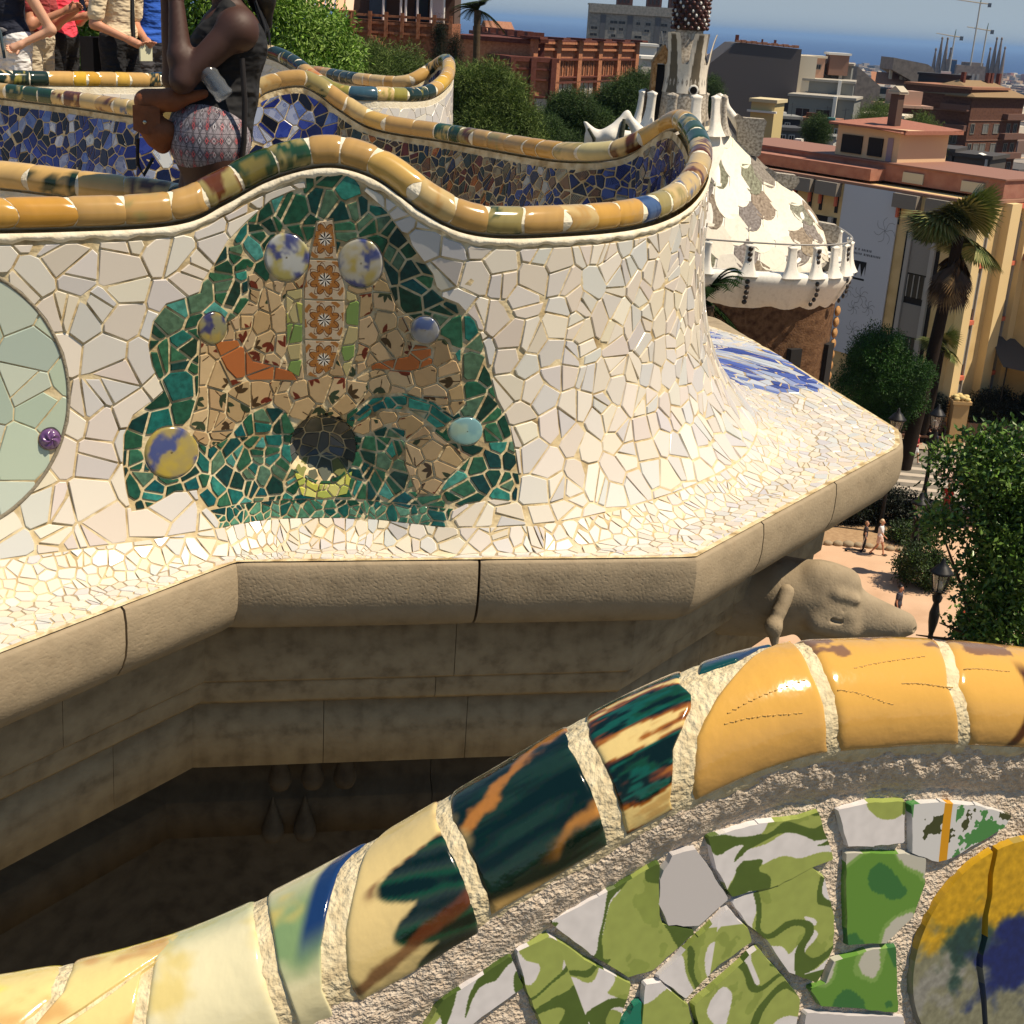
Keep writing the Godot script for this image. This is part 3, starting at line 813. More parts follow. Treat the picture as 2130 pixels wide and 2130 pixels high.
func img_mat(size: int, f: Callable, rough := .2) -> StandardMaterial3D:
	var img := Image.create_empty(size, size, false, Image.FORMAT_RGB8)
	for x in size:
		for y in size: img.set_pixel(x, y, f.call(x, y))
	var m := vcol(rough, .5)
	m.albedo_texture = ImageTexture.create_from_image(img)
	return m
func print_mats() -> void:
	var n1 := noise(301, .03, 4); var n2 := noise(302, .012, 2); var n3 := noise(303, .05, 2)
	M.g_green = img_mat(256, func(x: int, y: int) -> Color:   # veins and mottling in the green glaze
		var k := 1.0 + .25 * n1.get_noise_2d(x, y)
		var vein := smoothstep(.03, .0, absf(n2.get_noise_2d(x * 2.0, y * 2.0))) * .5 * smoothstep(-.1, .3, n3.get_noise_2d(x * .3, y * .3))
		return Color(k, k, k) * (1.0 - vein) + Color(1.0, 1.0, .9) * vein if vein > 0.0 else Color(k, k, k) * .9)
	M.g_green.uv1_scale = Vector3.ONE * 1.3
	M.g_leaf = img_mat(512, func(x: int, y: int) -> Color:    # painted sprigs: pointed leaves in dark green and red-brown
		var cx := floori(x / 64.0); var cy := floori(y / 64.0)
		var o := Vector2(hash(cx * 31 + cy * 17) % 20, hash(cx * 13 + cy * 57) % 20)
		var p := Vector2(fmod(x, 64.0), fmod(y, 64.0)) - Vector2(22, 22) - o
		p = p.rotated(float(hash(cx * 7 + cy * 3) % 628) * .01)
		var c := Color(1, 1, 1)
		var kind := hash(cx * 5 + cy * 11) % 3
		for k in 3:
			var q := p.rotated((k - 1) * .75) - Vector2(14, 0)
			if absf(q.x) < 15.0 and absf(q.y) < 5.2 * (1.0 - pow(absf(q.x) / 15.0, 2.0)): c = Color(.28, .40, .38) if kind == 0 else Color(.55, .27, .23) if kind == 1 else Color(.38, .34, .28)
		if absf(p.y) < 1.2 and p.x < 4.0 and p.x > -20.0: c = Color(.35, .3, .25)
		return c * (1.0 + .05 * n1.get_noise_2d(x, y)))
	M.g_leaf.uv1_scale = Vector3.ONE * .42
	M.g_curl = img_mat(256, func(x: int, y: int) -> Color:
		var p := Vector2(x - 128, y - 128)
		return Color(1, 1, 1) if fmod(p.length() + p.angle() * 6.0 + n1.get_noise_2d(x, y) * 10.0 + 100.0, 30.0) > 6.0 else Color(1.5, 1.5, 1.3), .15)
	M.g_curl.uv1_scale = Vector3.ONE * 1.6
	M.g_star = img_mat(256, func(x: int, y: int) -> Color:    # white ground, tan scrolls, black and white star
		var p := Vector2(x - 128, y - 128)
		var r := p.length(); var a := p.angle()
		var c := lin(176, 160, 136)
		if absf(sin(a * 4.0)) * 34.0 + 58.0 > r and r > 44.0 - 14.0 * absf(cos(a * 4.0)): c = lin(150, 100, 48)
		if absf(absf(sin(a * 4.0)) * 34.0 + 58.0 - r) < 3.0 or absf(r - 80.0 - 22.0 * sin(a * 8.0)) < 3.0: c = lin(84, 48, 26)
		if r > 108.0 and r < 132.0 and sin(a * 8.0) > -.2: c = lin(146, 98, 50)
		var star := 22.0 + 22.0 * absf(fmod(a * 4.0 / PI + 8.0, 1.0) - .5) * 2.0
		if r < star: c = lin(28, 26, 26) if fmod(a * 8.0 / PI + 16.0, 2.0) < 1.0 else lin(214, 208, 196)
		return c.linear_to_srgb())
	var n5 := noise(305, .0065, 2); var n6 := noise(306, .008, 2)
	M.g_ribbon = img_mat(512, func(x: int, y: int) -> Color:   # white tile with sweeping ribbons of two greens
		var wx := x + 60.0 * n6.get_noise_2d(x, y); var wy := y + 60.0 * n6.get_noise_2d(x + 700, y)
		var a := n5.get_noise_2d(wx * .45, wy * 1.5); var d := n5.get_noise_2d(wx * .5 + 900.0, wy * 1.25)
		var c := Color8(208, 204, 204)
		if a > .0: c = Color8(146, 158, 84) if n1.get_noise_2d(x * .4, y * .4) > -.25 else Color8(132, 146, 74)
		if absf(d) < .13 and a > -.34: c = Color8(76, 96, 44)
		return c * (1.0 + .04 * n3.get_noise_2d(x, y)), .16)
	M.g_brush = img_mat(256, func(x: int, y: int) -> Color:    # looser brushed green
		var a := n5.get_noise_2d(x * 2.2, y * 2.2) + .15 * n1.get_noise_2d(x, y * .4)
		var c := Color8(92, 134, 56)
		if a > .16: c = Color8(52, 104, 56)
		elif a < -.24: c = Color8(178, 176, 164)
		elif a < -.16: c = Color8(116, 150, 78)
		return c, .16)

func bench_back() -> void:
	var P := Path.new(B2)
	var root := thing("mosaic_bench", "farther mosaic bench with plain white outer wall, beyond the blue tiled one", "bench", Vector3.ZERO, 0.0, "undulating mosaic benches round the terrace")
	var f := surf_outer(P)
	var b := Buf.new()
	b.grid(func(a: float, c: float) -> Vector3:
		var u := lerpf(0.0, P.length(), a); var q := P.at(u)
		return outer_at(P, u, c * (q[2] - .05 - BASE)), 200, 10)
	part("outer_wall", b, M.rim, root)
	b = Buf.new()
	b.grid(func(a: float, c: float) -> Vector3:
		var u := lerpf(0.0, P.length(), a); var q := P.at(u)
		return inner_at(P, u, c * (q[2] - .35)), 200, 5)
	part("inner_wall", b, M.mortar, root)
	b = Buf.new()
	b.grid(func(a: float, c: float) -> Vector3:
		var u := lerpf(0.0, P.length(), a); var q := outer_at(P, u, 0.0)
		return q - Vector3(0, c * 4.0, 0), 120, 2)
	part("retaining_wall", b, M.stone, root)
	var whites := [lin(210, 205, 198), lin(204, 200, 196), lin(214, 208, 198), lin(200, 198, 196)]
	var reg := PackedVector2Array()
	var n := 90
	for i in n + 1:
		var u := lerpf(.1, 7.2, float(i) / n)
		reg.append(Vector2(u, P.at(u)[2] - .05 - BASE - .05))
	reg.append(Vector2(7.2, .0)); reg.append(Vector2(.1, .0))
	var arch := pv([2.78, .5, 2.86, .82, 3.02, 1.0, 3.22, 1.07, 3.45, 1.0, 3.66, .84, 3.8, .5])
	lay(shards(reg, .13, .004, 131, .2, [arch]), f, root, "white_tile", M.tile, func(_c: Vector2, rng: RandomNumberGenerator) -> Color: return vary(whites[rng.randi() % 4], rng, .04), .003, 131, 150)
	lay(shards(arch, .1, .006, 132, .2, []), f, root, "grey_blue_tile", M.tile, func(_c: Vector2, rng: RandomNumberGenerator) -> Color: return vary([lin(104, 118, 124), lin(126, 134, 130), lin(120, 104, 84), lin(86, 104, 116), lin(140, 140, 128)][rng.randi() % 5], rng, .1), .004, 132, 60)
	var fi := surf_inner(P)
	reg = PackedVector2Array()
	for i in 61:
		var u := lerpf(5.4, 9.8, i / 60.0)
		reg.append(Vector2(u, P.at(u)[2] - .35 - .03))
	reg.append(Vector2(9.8, .1)); reg.append(Vector2(5.4, .1))
	lay(shards(reg, .09, .006, 133, .2, []), fi, root, "blue_tile", mosaic_mat(true), func(_c: Vector2, rng: RandomNumberGenerator) -> Color: return vary([lin(40, 48, 100), lin(60, 72, 128), lin(30, 34, 70), lin(120, 128, 150)][rng.randi() % 4], rng, .1), .004, 133, 80)
	var tan := lin(190, 152, 88); var gr := lin(30, 48, 40); var cr := lin(200, 172, 120); var ol := lin(140, 132, 60); var bl := lin(56, 84, 98)
	cap(P, root, 0.0, P.length(), .062, 62, [[tan], [lin(190, 120, 50), tan, .1], [ol], [ol, tan, .2], [bl], [cr, ol, .1], [ol], [gr, cr, .2], [gr, ol, .2], [gr], [tan], [lin(200, 160, 50)], [lin(190, 146, 50)], [tan], [lin(196, 158, 70)], [tan], [gr, tan, .1], [gr, ol, .1], [tan, gr, .1], [tan], [cr], [tan], [cr], [lin(206, 166, 104)], [cr], [gr], [gr, ol, .2], [lin(36, 52, 44)], [gr]], .17)

func bench_low() -> void:
	# the nearer coping at the far left, behind the standing woman
	var P := Path.new([[-3.4, -5.5, .86, .12], [-2.9, -5.5, .86, .12], [-2.4, -5.46, .855, .12], [-2.0, -5.42, .85, .12], [-1.7, -5.36, .84, .12], [-1.35, -5.28, .83, .12], [-1.1, -5.2, .80, .12], [-.9, -5.14, .74, .12]])
	var root := thing("mosaic_bench", "short bench length with thick tan, brown and green coping behind the woman in shorts", "bench", Vector3.ZERO, 0.0, "undulating mosaic benches round the terrace")
	var f := surf_outer(P)
	var b := Buf.new()
	b.grid(func(a: float, c: float) -> Vector3:
		var u := lerpf(0.0, P.length(), a); var q := P.at(u)
		return outer_at(P, u, .33 + c * (q[2] - .05 - BASE - .33)), 60, 8)
	part("outer_wall", b, M.rim, root)
	b = Buf.new()
	b.grid(func(a: float, c: float) -> Vector3:
		var u := lerpf(0.0, P.length(), a); var q := P.at(u)
		return inner_at(P, u, c * (q[2] - .35)), 60, 4)
	part("inner_wall", b, M.rim, root)
	lay(shards(pv([.2, .8, 1.62, .8, 1.62, .34, .2, .34]), .09, .006, 141, .3, []), f, root, "painted_tile", mosaic_mat(false), func(_c: Vector2, rng: RandomNumberGenerator) -> Color: return vary([lin(60, 66, 66), lin(150, 146, 130), lin(90, 84, 70), lin(40, 44, 60)][rng.randi() % 4], rng, .1), .004, 141, 40)
	var tan := lin(200, 162, 96); var br := lin(90, 52, 24); var gr := lin(30, 50, 30)
	cap(P, root, 0.0, P.length(), .058, 63, [[tan], [tan, br, .1], [gr, tan, .1], [br, tan, .05], [tan, br, .05], [lin(196, 150, 82), br, .2], [tan, br, .15], [gr, tan, .0], [lin(206, 170, 106)], [tan, gr, .1]], .19)

# ---- stone cornice and entablature below the ledge
func band(parent: Node3D, called: String, prof: Array, joints: Array, gap: float, mat: Material, wear := .002) -> void:
	# joints: for each edge of EDGE a list of fractions at which blocks part
	var n := []
	for i in EDGE.size() - 1:
		var t := Vector2(EDGE[i + 1][0] - EDGE[i][0], EDGE[i + 1][1] - EDGE[i][1]).normalized()
		n.append(Vector2(-t.y, t.x))
	var mit := []
	for i in EDGE.size():
		var a: Vector2 = n[maxi(i - 1, 0)]; var b: Vector2 = n[mini(i, n.size() - 1)]
		mit.append((a + b) / (1.0 + a.dot(b)))
	var ns := noise(called.length() * 7, 6.0, 4)
	for i in EDGE.size() - 1:
		var A := Vector2(EDGE[i][0], EDGE[i][1]); var B := Vector2(EDGE[i + 1][0], EDGE[i + 1][1])
		var len := A.distance_to(B)
		var cuts: Array = [0.0] + joints[i] + [1.0]
		for k in cuts.size() - 1:
			var f0: float = cuts[k] + (gap / len if k > 0 else 0.0); var f1: float = cuts[k + 1] - (gap / len if k < cuts.size() - 2 else gap * .4 / len)
			var b := Buf.new()
			var pt := func(a: float, c: float) -> Vector3:
				var q: Vector2 = prof[mini(roundi(c * (prof.size() - 1)), prof.size() - 1)]
				var f := lerpf(f0, f1, a)
				var m: Vector2 = n[i]
				var e: float = wear * pow(absf(a * 2.0 - 1.0), 14.0) * 2.5
				var ea: Vector2 = A + mit[i] * (q.x - e) if k == 0 else A.lerp(B, f0) + m * (q.x - e)
				var eb: Vector2 = B + mit[i + 1] * (q.x - e) if k == cuts.size() - 2 else A.lerp(B, f1) + m * (q.x - e)
				var p := ea.lerp(eb, a)
				var w := ns.get_noise_3d(p.x, q.y, p.y) * wear
				return Vector3(p.x + m.x * w, q.y + w * .5, p.y + m.y * w)
			var nu := 14
			b.grid(pt, nu, prof.size() - 1)
			var ring := PackedVector2Array()
			for q in prof: ring.append(q)
			var idx := Geometry2D.triangulate_polygon(ring)
			for e in [0.0, 1.0]:
				for j in range(0, idx.size(), 3):
					var s := float(prof.size() - 1)
					b.tri(pt.call(e, idx[j] / s), pt.call(e, idx[j + 1] / s), pt.call(e, idx[j + 2] / s))
			part(called, b, mat, parent)

func cornice() -> void:
	var root := thing("stone_entablature", "weathered sandstone cornice and recessed bands carrying the white tiled bench", "cornice")
	var round_prof := [Vector2(-.40, -.2195)]
	for q in [[-.02, -.2185], [.004, -.2195], [.016, -.228], [.022, -.27], [.022, -.34], [.016, -.385], [.0, -.425], [-.025, -.46], [-.06, -.485], [-.10, -.497], [-.14, -.50], [-.40, -.505]]: round_prof.append(Vector2(q[0], q[1]))
	band(root, "cornice_block", round_prof, [[.42, .62, .81], [.515], [.27, .62], [], [.3, .6], [.5]], .0045, M.stone, .003)
	band(root, "frieze_block", [Vector2(-.6, -.506), Vector2(-.27, -.506), Vector2(-.285, -.80), Vector2(-.30, -.815), Vector2(-.6, -.815)], [[.5, .8], [.5], [.5], [], [.5], []], .0012, M.stone_fine, .0006)
	band(root, "moulding_block", [Vector2(-.65, -.817), Vector2(-.325, -.817), Vector2(-.315, -.83), Vector2(-.32, -.90), Vector2(-.345, -.925), Vector2(-.65, -.925)], [[.5], [.46], [.5], [], [], []], .0012, M.stone_fine, .0006)
	band(root, "lower_block", [Vector2(-.75, -.927), Vector2(-.41, -.927), Vector2(-.42, -1.24), Vector2(-.75, -1.24)], [[.4, .7, .92], [.2, .55], [.5], [], [], []], .0012, M.stone_fine, .0006)
	band(root, "architrave_block", [Vector2(-1.2, -1.242), Vector2(-.80, -1.242), Vector2(-.80, -1.55), Vector2(-.72, -1.58), Vector2(-.72, -1.75), Vector2(-1.2, -1.75)], [[.6], [.5], [.5], [], [], []], .0015, M.shade_stone, .0006)
	# the hall wall under it, deep shade put into its stone colour
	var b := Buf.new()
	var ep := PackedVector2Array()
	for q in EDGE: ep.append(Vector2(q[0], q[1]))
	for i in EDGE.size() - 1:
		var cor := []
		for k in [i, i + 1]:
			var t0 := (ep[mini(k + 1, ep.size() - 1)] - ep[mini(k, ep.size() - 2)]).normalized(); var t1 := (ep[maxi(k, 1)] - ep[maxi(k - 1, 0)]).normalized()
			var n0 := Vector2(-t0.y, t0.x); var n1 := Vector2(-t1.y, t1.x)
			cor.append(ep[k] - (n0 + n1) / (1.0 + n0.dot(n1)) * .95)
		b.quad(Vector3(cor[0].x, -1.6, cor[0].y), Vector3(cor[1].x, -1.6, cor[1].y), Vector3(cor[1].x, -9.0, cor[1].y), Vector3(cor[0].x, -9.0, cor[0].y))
	part("hall_wall", b, M.shade_stone, root)
	# hanging stone drops
	for q in [[-.88, -1.31, -4.90], [-.75, -1.31, -4.925], [-.62, -1.31, -4.95], [-.92, -1.60, -4.96], [-.79, -1.60, -4.985]]:
		b = Buf.new()
		var k := 1.0 if q[0] > -1.3 else 1.5
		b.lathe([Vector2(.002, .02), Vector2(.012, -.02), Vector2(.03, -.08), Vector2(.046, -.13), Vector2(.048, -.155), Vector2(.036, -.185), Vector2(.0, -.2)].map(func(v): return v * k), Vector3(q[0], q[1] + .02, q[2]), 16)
		part("stone_drop", b, M.shade_stone, root)
	for q in [[-.75, -1.27, -5.0, .55, .06, .26]]:
		b = Buf.new()
		b.box(Vector3(q[0], q[1], q[2]), Vector3(q[3], q[4], q[5]), Basis(Vector3.UP, .0 if q[0] > -1 else .99))
		part("drop_bed", b, M.stone_fine, root)

func gargoyle() -> void:
	var b := Buf.new()
	var v := func(x: float, y: float, z: float) -> Vector3: return Vector3(x, y, z)
	var bones := [
		[v.call(.85, -.88, -5.85), v.call(1.20, -.84, -5.72), .20, .18],
		[v.call(1.24, -.80, -5.68), v.call(1.40, -.78, -5.63), .165, .155],
		[v.call(1.36, -.68, -5.60), v.call(1.47, -.69, -5.57), .075, .07],
		[v.call(1.46, -.84, -5.60), v.call(1.70, -.865, -5.55), .115, .07],
		[v.call(1.47, -.75, -5.58), v.call(1.75, -.845, -5.54), .06, .036],
		[v.call(1.38, -.95, -5.62), v.call(1.71, -.945, -5.55), .07, .035],
		[v.call(1.755, -.845, -5.535), v.call(1.772, -.86, -5.53), .032, .026],
		[v.call(1.43, -.715, -5.50), v.call(1.51, -.735, -5.495), .024, .016],
		[v.call(1.40, -.80, -5.52), v.call(1.48, -.81, -5.51), .05, .045], [v.call(1.36, -.85, -5.50), v.call(1.50, -.88, -5.51), .05, .045],
		[v.call(1.60, -.915, -5.475), v.call(1.78, -.905, -5.48), .014, .016, true],
		[v.call(1.79, -.862, -5.505), v.call(1.80, -.865, -5.50), .012, .01, true],
		[v.call(1.455, -.775, -5.465), v.call(1.49, -.765, -5.463), .008, .008, true],
		[v.call(1.49, -.765, -5.463), v.call(1.525, -.78, -5.468), .008, .007, true],
		[v.call(1.41, -.82, -5.468), v.call(1.45, -.828, -5.462), .011, .009, true]]
	nets(b, bones, .0085, .04)
	var root := thing("stone_gargoyle", "carved sandstone dog head gargoyle with closed eye jutting under the cornice corner", "gargoyle")
	part("head", b, M.stone, root)
	b = Buf.new()
	nets(b, [[v.call(1.18, -.82, -5.50), v.call(1.165, -.87, -5.47), .022, .034], [v.call(1.165, -.87, -5.47), v.call(1.19, -1.0, -5.47), .034, .008], [v.call(1.22, -.74, -5.55), v.call(1.19, -.81, -5.5), .04, .03]], .011, .03)
	part("ear", b, M.stone, root)

# ---- the bench right in front of the camera
const NEAR_O := Vector3(0, 0, -.909)
const NEAR_D := Vector3(.9236, 0, -.3833)
const NEAR_N := Vector3(.3833, 0, .9236)
const NEAR_Y := [[-.75, .88], [-.6, .86], [-.45, .845], [-.327, .842], [-.253, .847], [-.215, .854], [-.175, .866], [-.135, .881], [-.094, .898], [-.053, .916], [-.011, .937], [.032, .957], [.075, .979], [.12, .998], [.165, 1.015], [.212, 1.027], [.261, 1.032], [.368, 1.023], [.425, 1.013], [.505, .997], [.6, .965], [.75, .91], [.95, .87]]
func near_y(s: float) -> float:
	var a := 0.0
	for e in [-.024, -.012, 0.0, .012, .024]:
		for i in NEAR_Y.size() - 1:
			if s + e <= NEAR_Y[i + 1][0] or i == NEAR_Y.size() - 2:
				a += lerpf(NEAR_Y[i][1], NEAR_Y[i + 1][1], clampf((s + e - NEAR_Y[i][0]) / (NEAR_Y[i + 1][0] - NEAR_Y[i][0]), 0.0, 1.0)); break
	return a / 5.0
func near_tube(s: float, deg: float, r: float) -> Vector3:
	var dy := (near_y(s + .01) - near_y(s - .01)) / .02
	var t := (NEAR_D + Vector3(0, dy, 0)).normalized()
	var u := NEAR_N.cross(t).normalized()
	if u.y < 0.0: u = -u
	return NEAR_O + NEAR_D * s + Vector3(0, near_y(s), 0) + (NEAR_N * cos(deg_to_rad(deg)) + u * sin(deg_to_rad(deg))) * r
func near_face(s: float, y: float) -> Array:
	var n := (NEAR_N + Vector3(0, .12, 0)).normalized()
	return [NEAR_O + NEAR_D * s + NEAR_N * (.03 + .12 * (1.0 - y)) + Vector3(0, y, 0), n]
func knot(t: Array, deg: float) -> float:    # [deg, s, deg, s, ...]
	for i in range(0, t.size() - 2, 2):
		if deg <= t[i + 2] or i >= t.size() - 4:
			var f: float = (deg - t[i]) / (t[i + 2] - t[i])
			return lerpf(t[i + 1], t[i + 3], clampf(f, 0.0, 1.0))
	return t[1]
func ramp(cols: Array, x: float) -> Color:
	x = clampf(x, 0.0, .9999) * (cols.size() - 1)
	return (cols[int(x)] as Color).lerp(cols[int(x) + 1], smoothstep(.15, .85, x - int(x)))
func bench_near() -> void:
	print_extra()
	M.glaze_near = vcol(.13, .55)
	M.glaze_near.uv1_triplanar = true; M.glaze_near.uv1_world_triplanar = true; M.glaze_near.uv1_scale = Vector3.ONE * 3.0
	M.glaze_near.heightmap_enabled = true; M.glaze_near.heightmap_texture = ntex(79, .02, [], 512, false, 5); M.glaze_near.heightmap_scale = .10
	var R := .0555
	var root := thing("mosaic_bench", "foreground bench with large glazed yellow and dark green coping tubes and leafy shards", "bench", Vector3.ZERO, 0.0, "undulating mosaic benches round the terrace")
	var rough := noise(71, 60.0, 4); var big := noise(72, 14.0, 3)
	var b := Buf.new()
	b.grid(func(a: float, c: float) -> Vector3:
		var s := lerpf(-.7, .9, a); var d := lerpf(-100.0, 260.0, c)
		var w := .0012 * rough.get_noise_3d(s, d * .002, 3.0) + .0012 * big.get_noise_2d(s, d * .01)
		return near_tube(s, d, R - .0022 + w), 420, 60)
	part("mortar_core", b, M.joint_near, root)
	b = Buf.new()   # crumbly mortar fillet under the tubes
	b.grid(func(a: float, c: float) -> Vector3:
		var s := lerpf(-.7, .9, a)
		var p0 := near_tube(s, 2.0, R - .006); var p1: Vector3 = near_face(s, near_y(s) - .068)[0]
		var p := p0.lerp(p1, c) + NEAR_N * (.006 * sin(c * PI) - .001)
		var w := .0022 * rough.get_noise_2d(s, c * .06) + .0025 * big.get_noise_2d(s, c * .07)
		return p + (NEAR_N + Vector3(0, .6, 0)) * w * minf(1.0, sin(c * PI) * 2.0), 700, 26)
	part("mortar_fillet", b, M.mortar_near, root)
	b = Buf.new()
	b.grid(func(a: float, c: float) -> Vector3:
		var s := lerpf(-.7, .9, a)
		var y := lerpf(near_y(s) - .06, .42, c)
		var q := near_face(s, y)
		return q[0] + q[1] * (.0022 + .0016 * rough.get_noise_2d(s, y) + .0016 * big.get_noise_2d(s * 1.5, y * 1.5)), 520, 170)
	part("inner_wall", b, M.mortar_near, root)
	b = Buf.new()
	b.grid(func(a: float, c: float) -> Vector3:
		var s := lerpf(-.7, .9, a)
		return NEAR_O + NEAR_D * s - NEAR_N * (.045 + .15 * c * c) + Vector3(0, lerpf(near_y(s) - .02, -.3, c), 0), 60, 12)
	part("outer_wall", b, M.rim, root)
	# joints between the tubes
	var ja := [-30, .405, 0, .392, 42, .379, 80, .39, 120, .409, 200, .43]
	var jb := [-30, .272, 0, .262, 60, .2595, 120, .268, 200, .28]
	var jc := [-30, .131, 3, .133, 39, .149, 63, .175, 93, .216, 117, .258, 125, .262, 200, .27]
	var jd := [60, .176, 93, .178, 123, .190, 200, .2]
	var je := [-30, .076, 0, .078, 42, .084, 84, .087, 123, .097, 200, .11]
	var jf := [-30, -.03, 0, -.025, 42, -.0195, 81, -.018, 123, -.010, 200, 0.0]
	var jg := [-42, -.131, 12, -.130, 42, -.119, 72, -.100, 99, -.084, 123, -.062, 200, -.05]
	var jh := [-30, -.172, 3, -.169, 42, -.167, 72, -.161, 123, -.156, 200, -.15]
	var ji := [-30, -.285, 42, -.267, 72, -.257, 105, -.247, 200, -.24]
	var jj := [30, -.40, 54, -.319, 63, -.297, 81, -.259, 99, -.220, 110, -.205, 200, -.19]
	var jk := [-30, -.42, 54, -.345, 78, -.320, 102, -.312, 200, -.30]
	var yel := lin(208, 160, 74); var yel2 := lin(188, 146, 82); var brn := lin(96, 52, 26); var pur := lin(110, 76, 62)
	var ink := lin(12, 28, 20); var pine := lin(20, 62, 42); var teal := lin(16, 78, 66); var cream := lin(214, 188, 122); var pale := lin(208, 200, 160); var sage := lin(110, 140, 92)
	var na := noise(401, 9.0, 4); var nb := noise(402, 22.0, 4); var nc := noise(403, 60.0, 2)
	var N := func(f: FastNoiseLite, s: float, d: float) -> float: return f.get_noise_2d(s, d * .001 * 1.1)
	var gold := func(s: float, d: float) -> Color:
		var c := yel.lerp(yel2, smoothstep(40.0, -10.0, d))
		var k: float = N.call(nb, s, d) + .5 * N.call(na, s, d)
		c = c.lerp(pur, smoothstep(.0, .2, k - smoothstep(86.0, 62.0, d)) * .85)
		if s > .43: c = c.lerp(lin(70, 36, 18), smoothstep(.008, .003, absf(s - .449 - .012 * sin(d * .035) - .004 * N.call(nb, s, d))) * smoothstep(75.0, 55.0, d))
		return c
	var plain := func(s: float, d: float) -> Color:
		return yel.lerp(yel2, smoothstep(50.0, -10.0, d)) * (1.0 + .06 * N.call(nb, s, d))
	var swirl := func(s: float, d: float) -> Color:
		var x: float = sin((d + 34.0 * na.get_noise_2d(s * .5, d * .003) + 160.0 * (s - .1)) * .13) * .5 + .5
		x = x * .75 + .5 * na.get_noise_2d(s * .9 + 5.0, d * .0035) + .12
		return ramp([ink, pine, teal, ink, brn, lin(150, 90, 30), cream, cream, lin(196, 160, 96)], x + .04 * N.call(nc, s, d))
	var dark := func(s: float, d: float) -> Color:
		var x: float = .12 + .3 * na.get_noise_2d(s * .5, d * .004) + .12 * nb.get_noise_2d(s * .4, d * .003)
		var band_: float = smoothstep(9.0, 2.0, absf(d - 84.0 - 500.0 * (s - .02) + 12.0 * N.call(nb, s, d)))
		var c := ramp([ink, ink, lin(24, 48, 36), pine, lin(44, 36, 22), brn], x + .1)
		c = c.lerp(lin(170, 110, 44), band_ * .9)
		var low: float = smoothstep(8.0, 1.0, absf(d - 22.0 - 260.0 * (s - .05) + 8.0 * N.call(nb, s, d))) * smoothstep(.02, .06, s)
		c = c.lerp(lin(180, 122, 50), low * .8)
		c = c.lerp(cream, smoothstep(.004, -.012, s + .012 + .012 * N.call(nb, 3.0, d)) * smoothstep(40.0, 60.0, d))
		return c.lerp(lin(196, 160, 96), smoothstep(6.0, -4.0, d + 200.0 * s))
	var scallop := func(s: float, d: float) -> Color:
		var edge: float = -.062 - .020 * absf(sin(d * .085)) + .02 * smoothstep(60.0, 90.0, d) + .05 * smoothstep(62.0, 82.0, d)
		var k := smoothstep(-.004, .003, s - edge + .006 * N.call(nb, s, d))
		var c := cream.lerp(lin(200, 180, 128), .5)
		c = c.lerp(brn, smoothstep(-.014, -.002, s - edge) * .9 * (1.0 - k) * smoothstep(50.0, 65.0, d + 20.0 * N.call(nb, s, d)))
		var inner := ramp([ink, pine, lin(40, 60, 44), lin(30, 44, 40), ink], .5 + .5 * sin(d * .17 + s * 60.0) + .2 * N.call(nb, s, d))
		c = c.lerp(inner, k)
		return c.lerp(brn, smoothstep(9.0, 3.0, absf(d - 8.0 - 240.0 * (s + .08) + 6.0 * N.call(nb, s, d))) * .85)
	var wash := func(s: float, d: float) -> Color:
		var c := pale.lerp(sage, smoothstep(30.0, 70.0, d + 40.0 * N.call(na, s, d) - 200.0 * (s + .14)) * smoothstep(120.0, 70.0, d) * .95)
		c = c.lerp(lin(196, 176, 96), smoothstep(.2, .5, N.call(na, s + 4.0, d)) * .8)
		var e := knot(jg, d) - .022 - s
		return c.lerp(lin(26, 52, 96), smoothstep(.012, .002, e) * smoothstep(30.0, 60.0, d))
	var wash2 := func(s: float, d: float) -> Color:
		return lin(214, 206, 168).lerp(lin(200, 178, 92), smoothstep(0.0, .4, N.call(na, s, d)) * .7).lerp(sage, smoothstep(80.0, 110.0, d) * .4)
	var gold2 := func(s: float, d: float) -> Color:
		return lin(216, 196, 130).lerp(lin(196, 156, 96), smoothstep(.0, .3, N.call(na, s, d) + .2 * N.call(nb, s, d))).lerp(lin(226, 206, 80), smoothstep(.1, .4, N.call(na, s + 3.0, d)))
	# [left joint, its margin, right joint, its margin, lowest, highest angle, colour]
	var far_r := [-60, .62, 200, .62]; var far_r2 := [-60, .80, 200, .80]; var far_l := [-60, -.66, 200, -.62]
	for t in [[far_r, .006, far_r2, .0, -14, 190, plain], [ja, .0045, far_r, .006, -14, 190, gold], [jb, .0045, ja, .005, -14, 190, gold], [jc, .007, jb, .005, -12, 122, plain], [jd, .005, jc, .008, 95, 190, func(s: float, d: float) -> Color: return lin(20, 66, 64).lerp(lin(40, 60, 90), smoothstep(-.1, .2, N.call(nb, s, d)))], [je, .007, [-30, .124, 3, .126, 39, .142, 63, .166, 75, .173, 93, .172, 123, .184, 200, .19], .003, -10, 190, swirl], [jf, .005, je, .007, -8, 190, dark], [jg, .007, jf, .005, -20, 190, scallop], [jh, .005, jg, .011, -40, 190, wash], [ji, .004, jh, .006, -40, 190, wash2], [jj, .004, ji, .005, -40, 190, gold2], [jk, .003, jj, .004, -40, 190, gold2], [far_l, .0, jk, .004, -40, 190, gold2]]:
		b = Buf.new()
		var cf: Callable = t[6]
		var sf := func(a: float, d: float) -> float:
			var l: float = knot(t[0], d) + t[1]; var r: float = knot(t[2], d) - t[3]
			return lerpf(l, maxf(r, l + .0005), a)
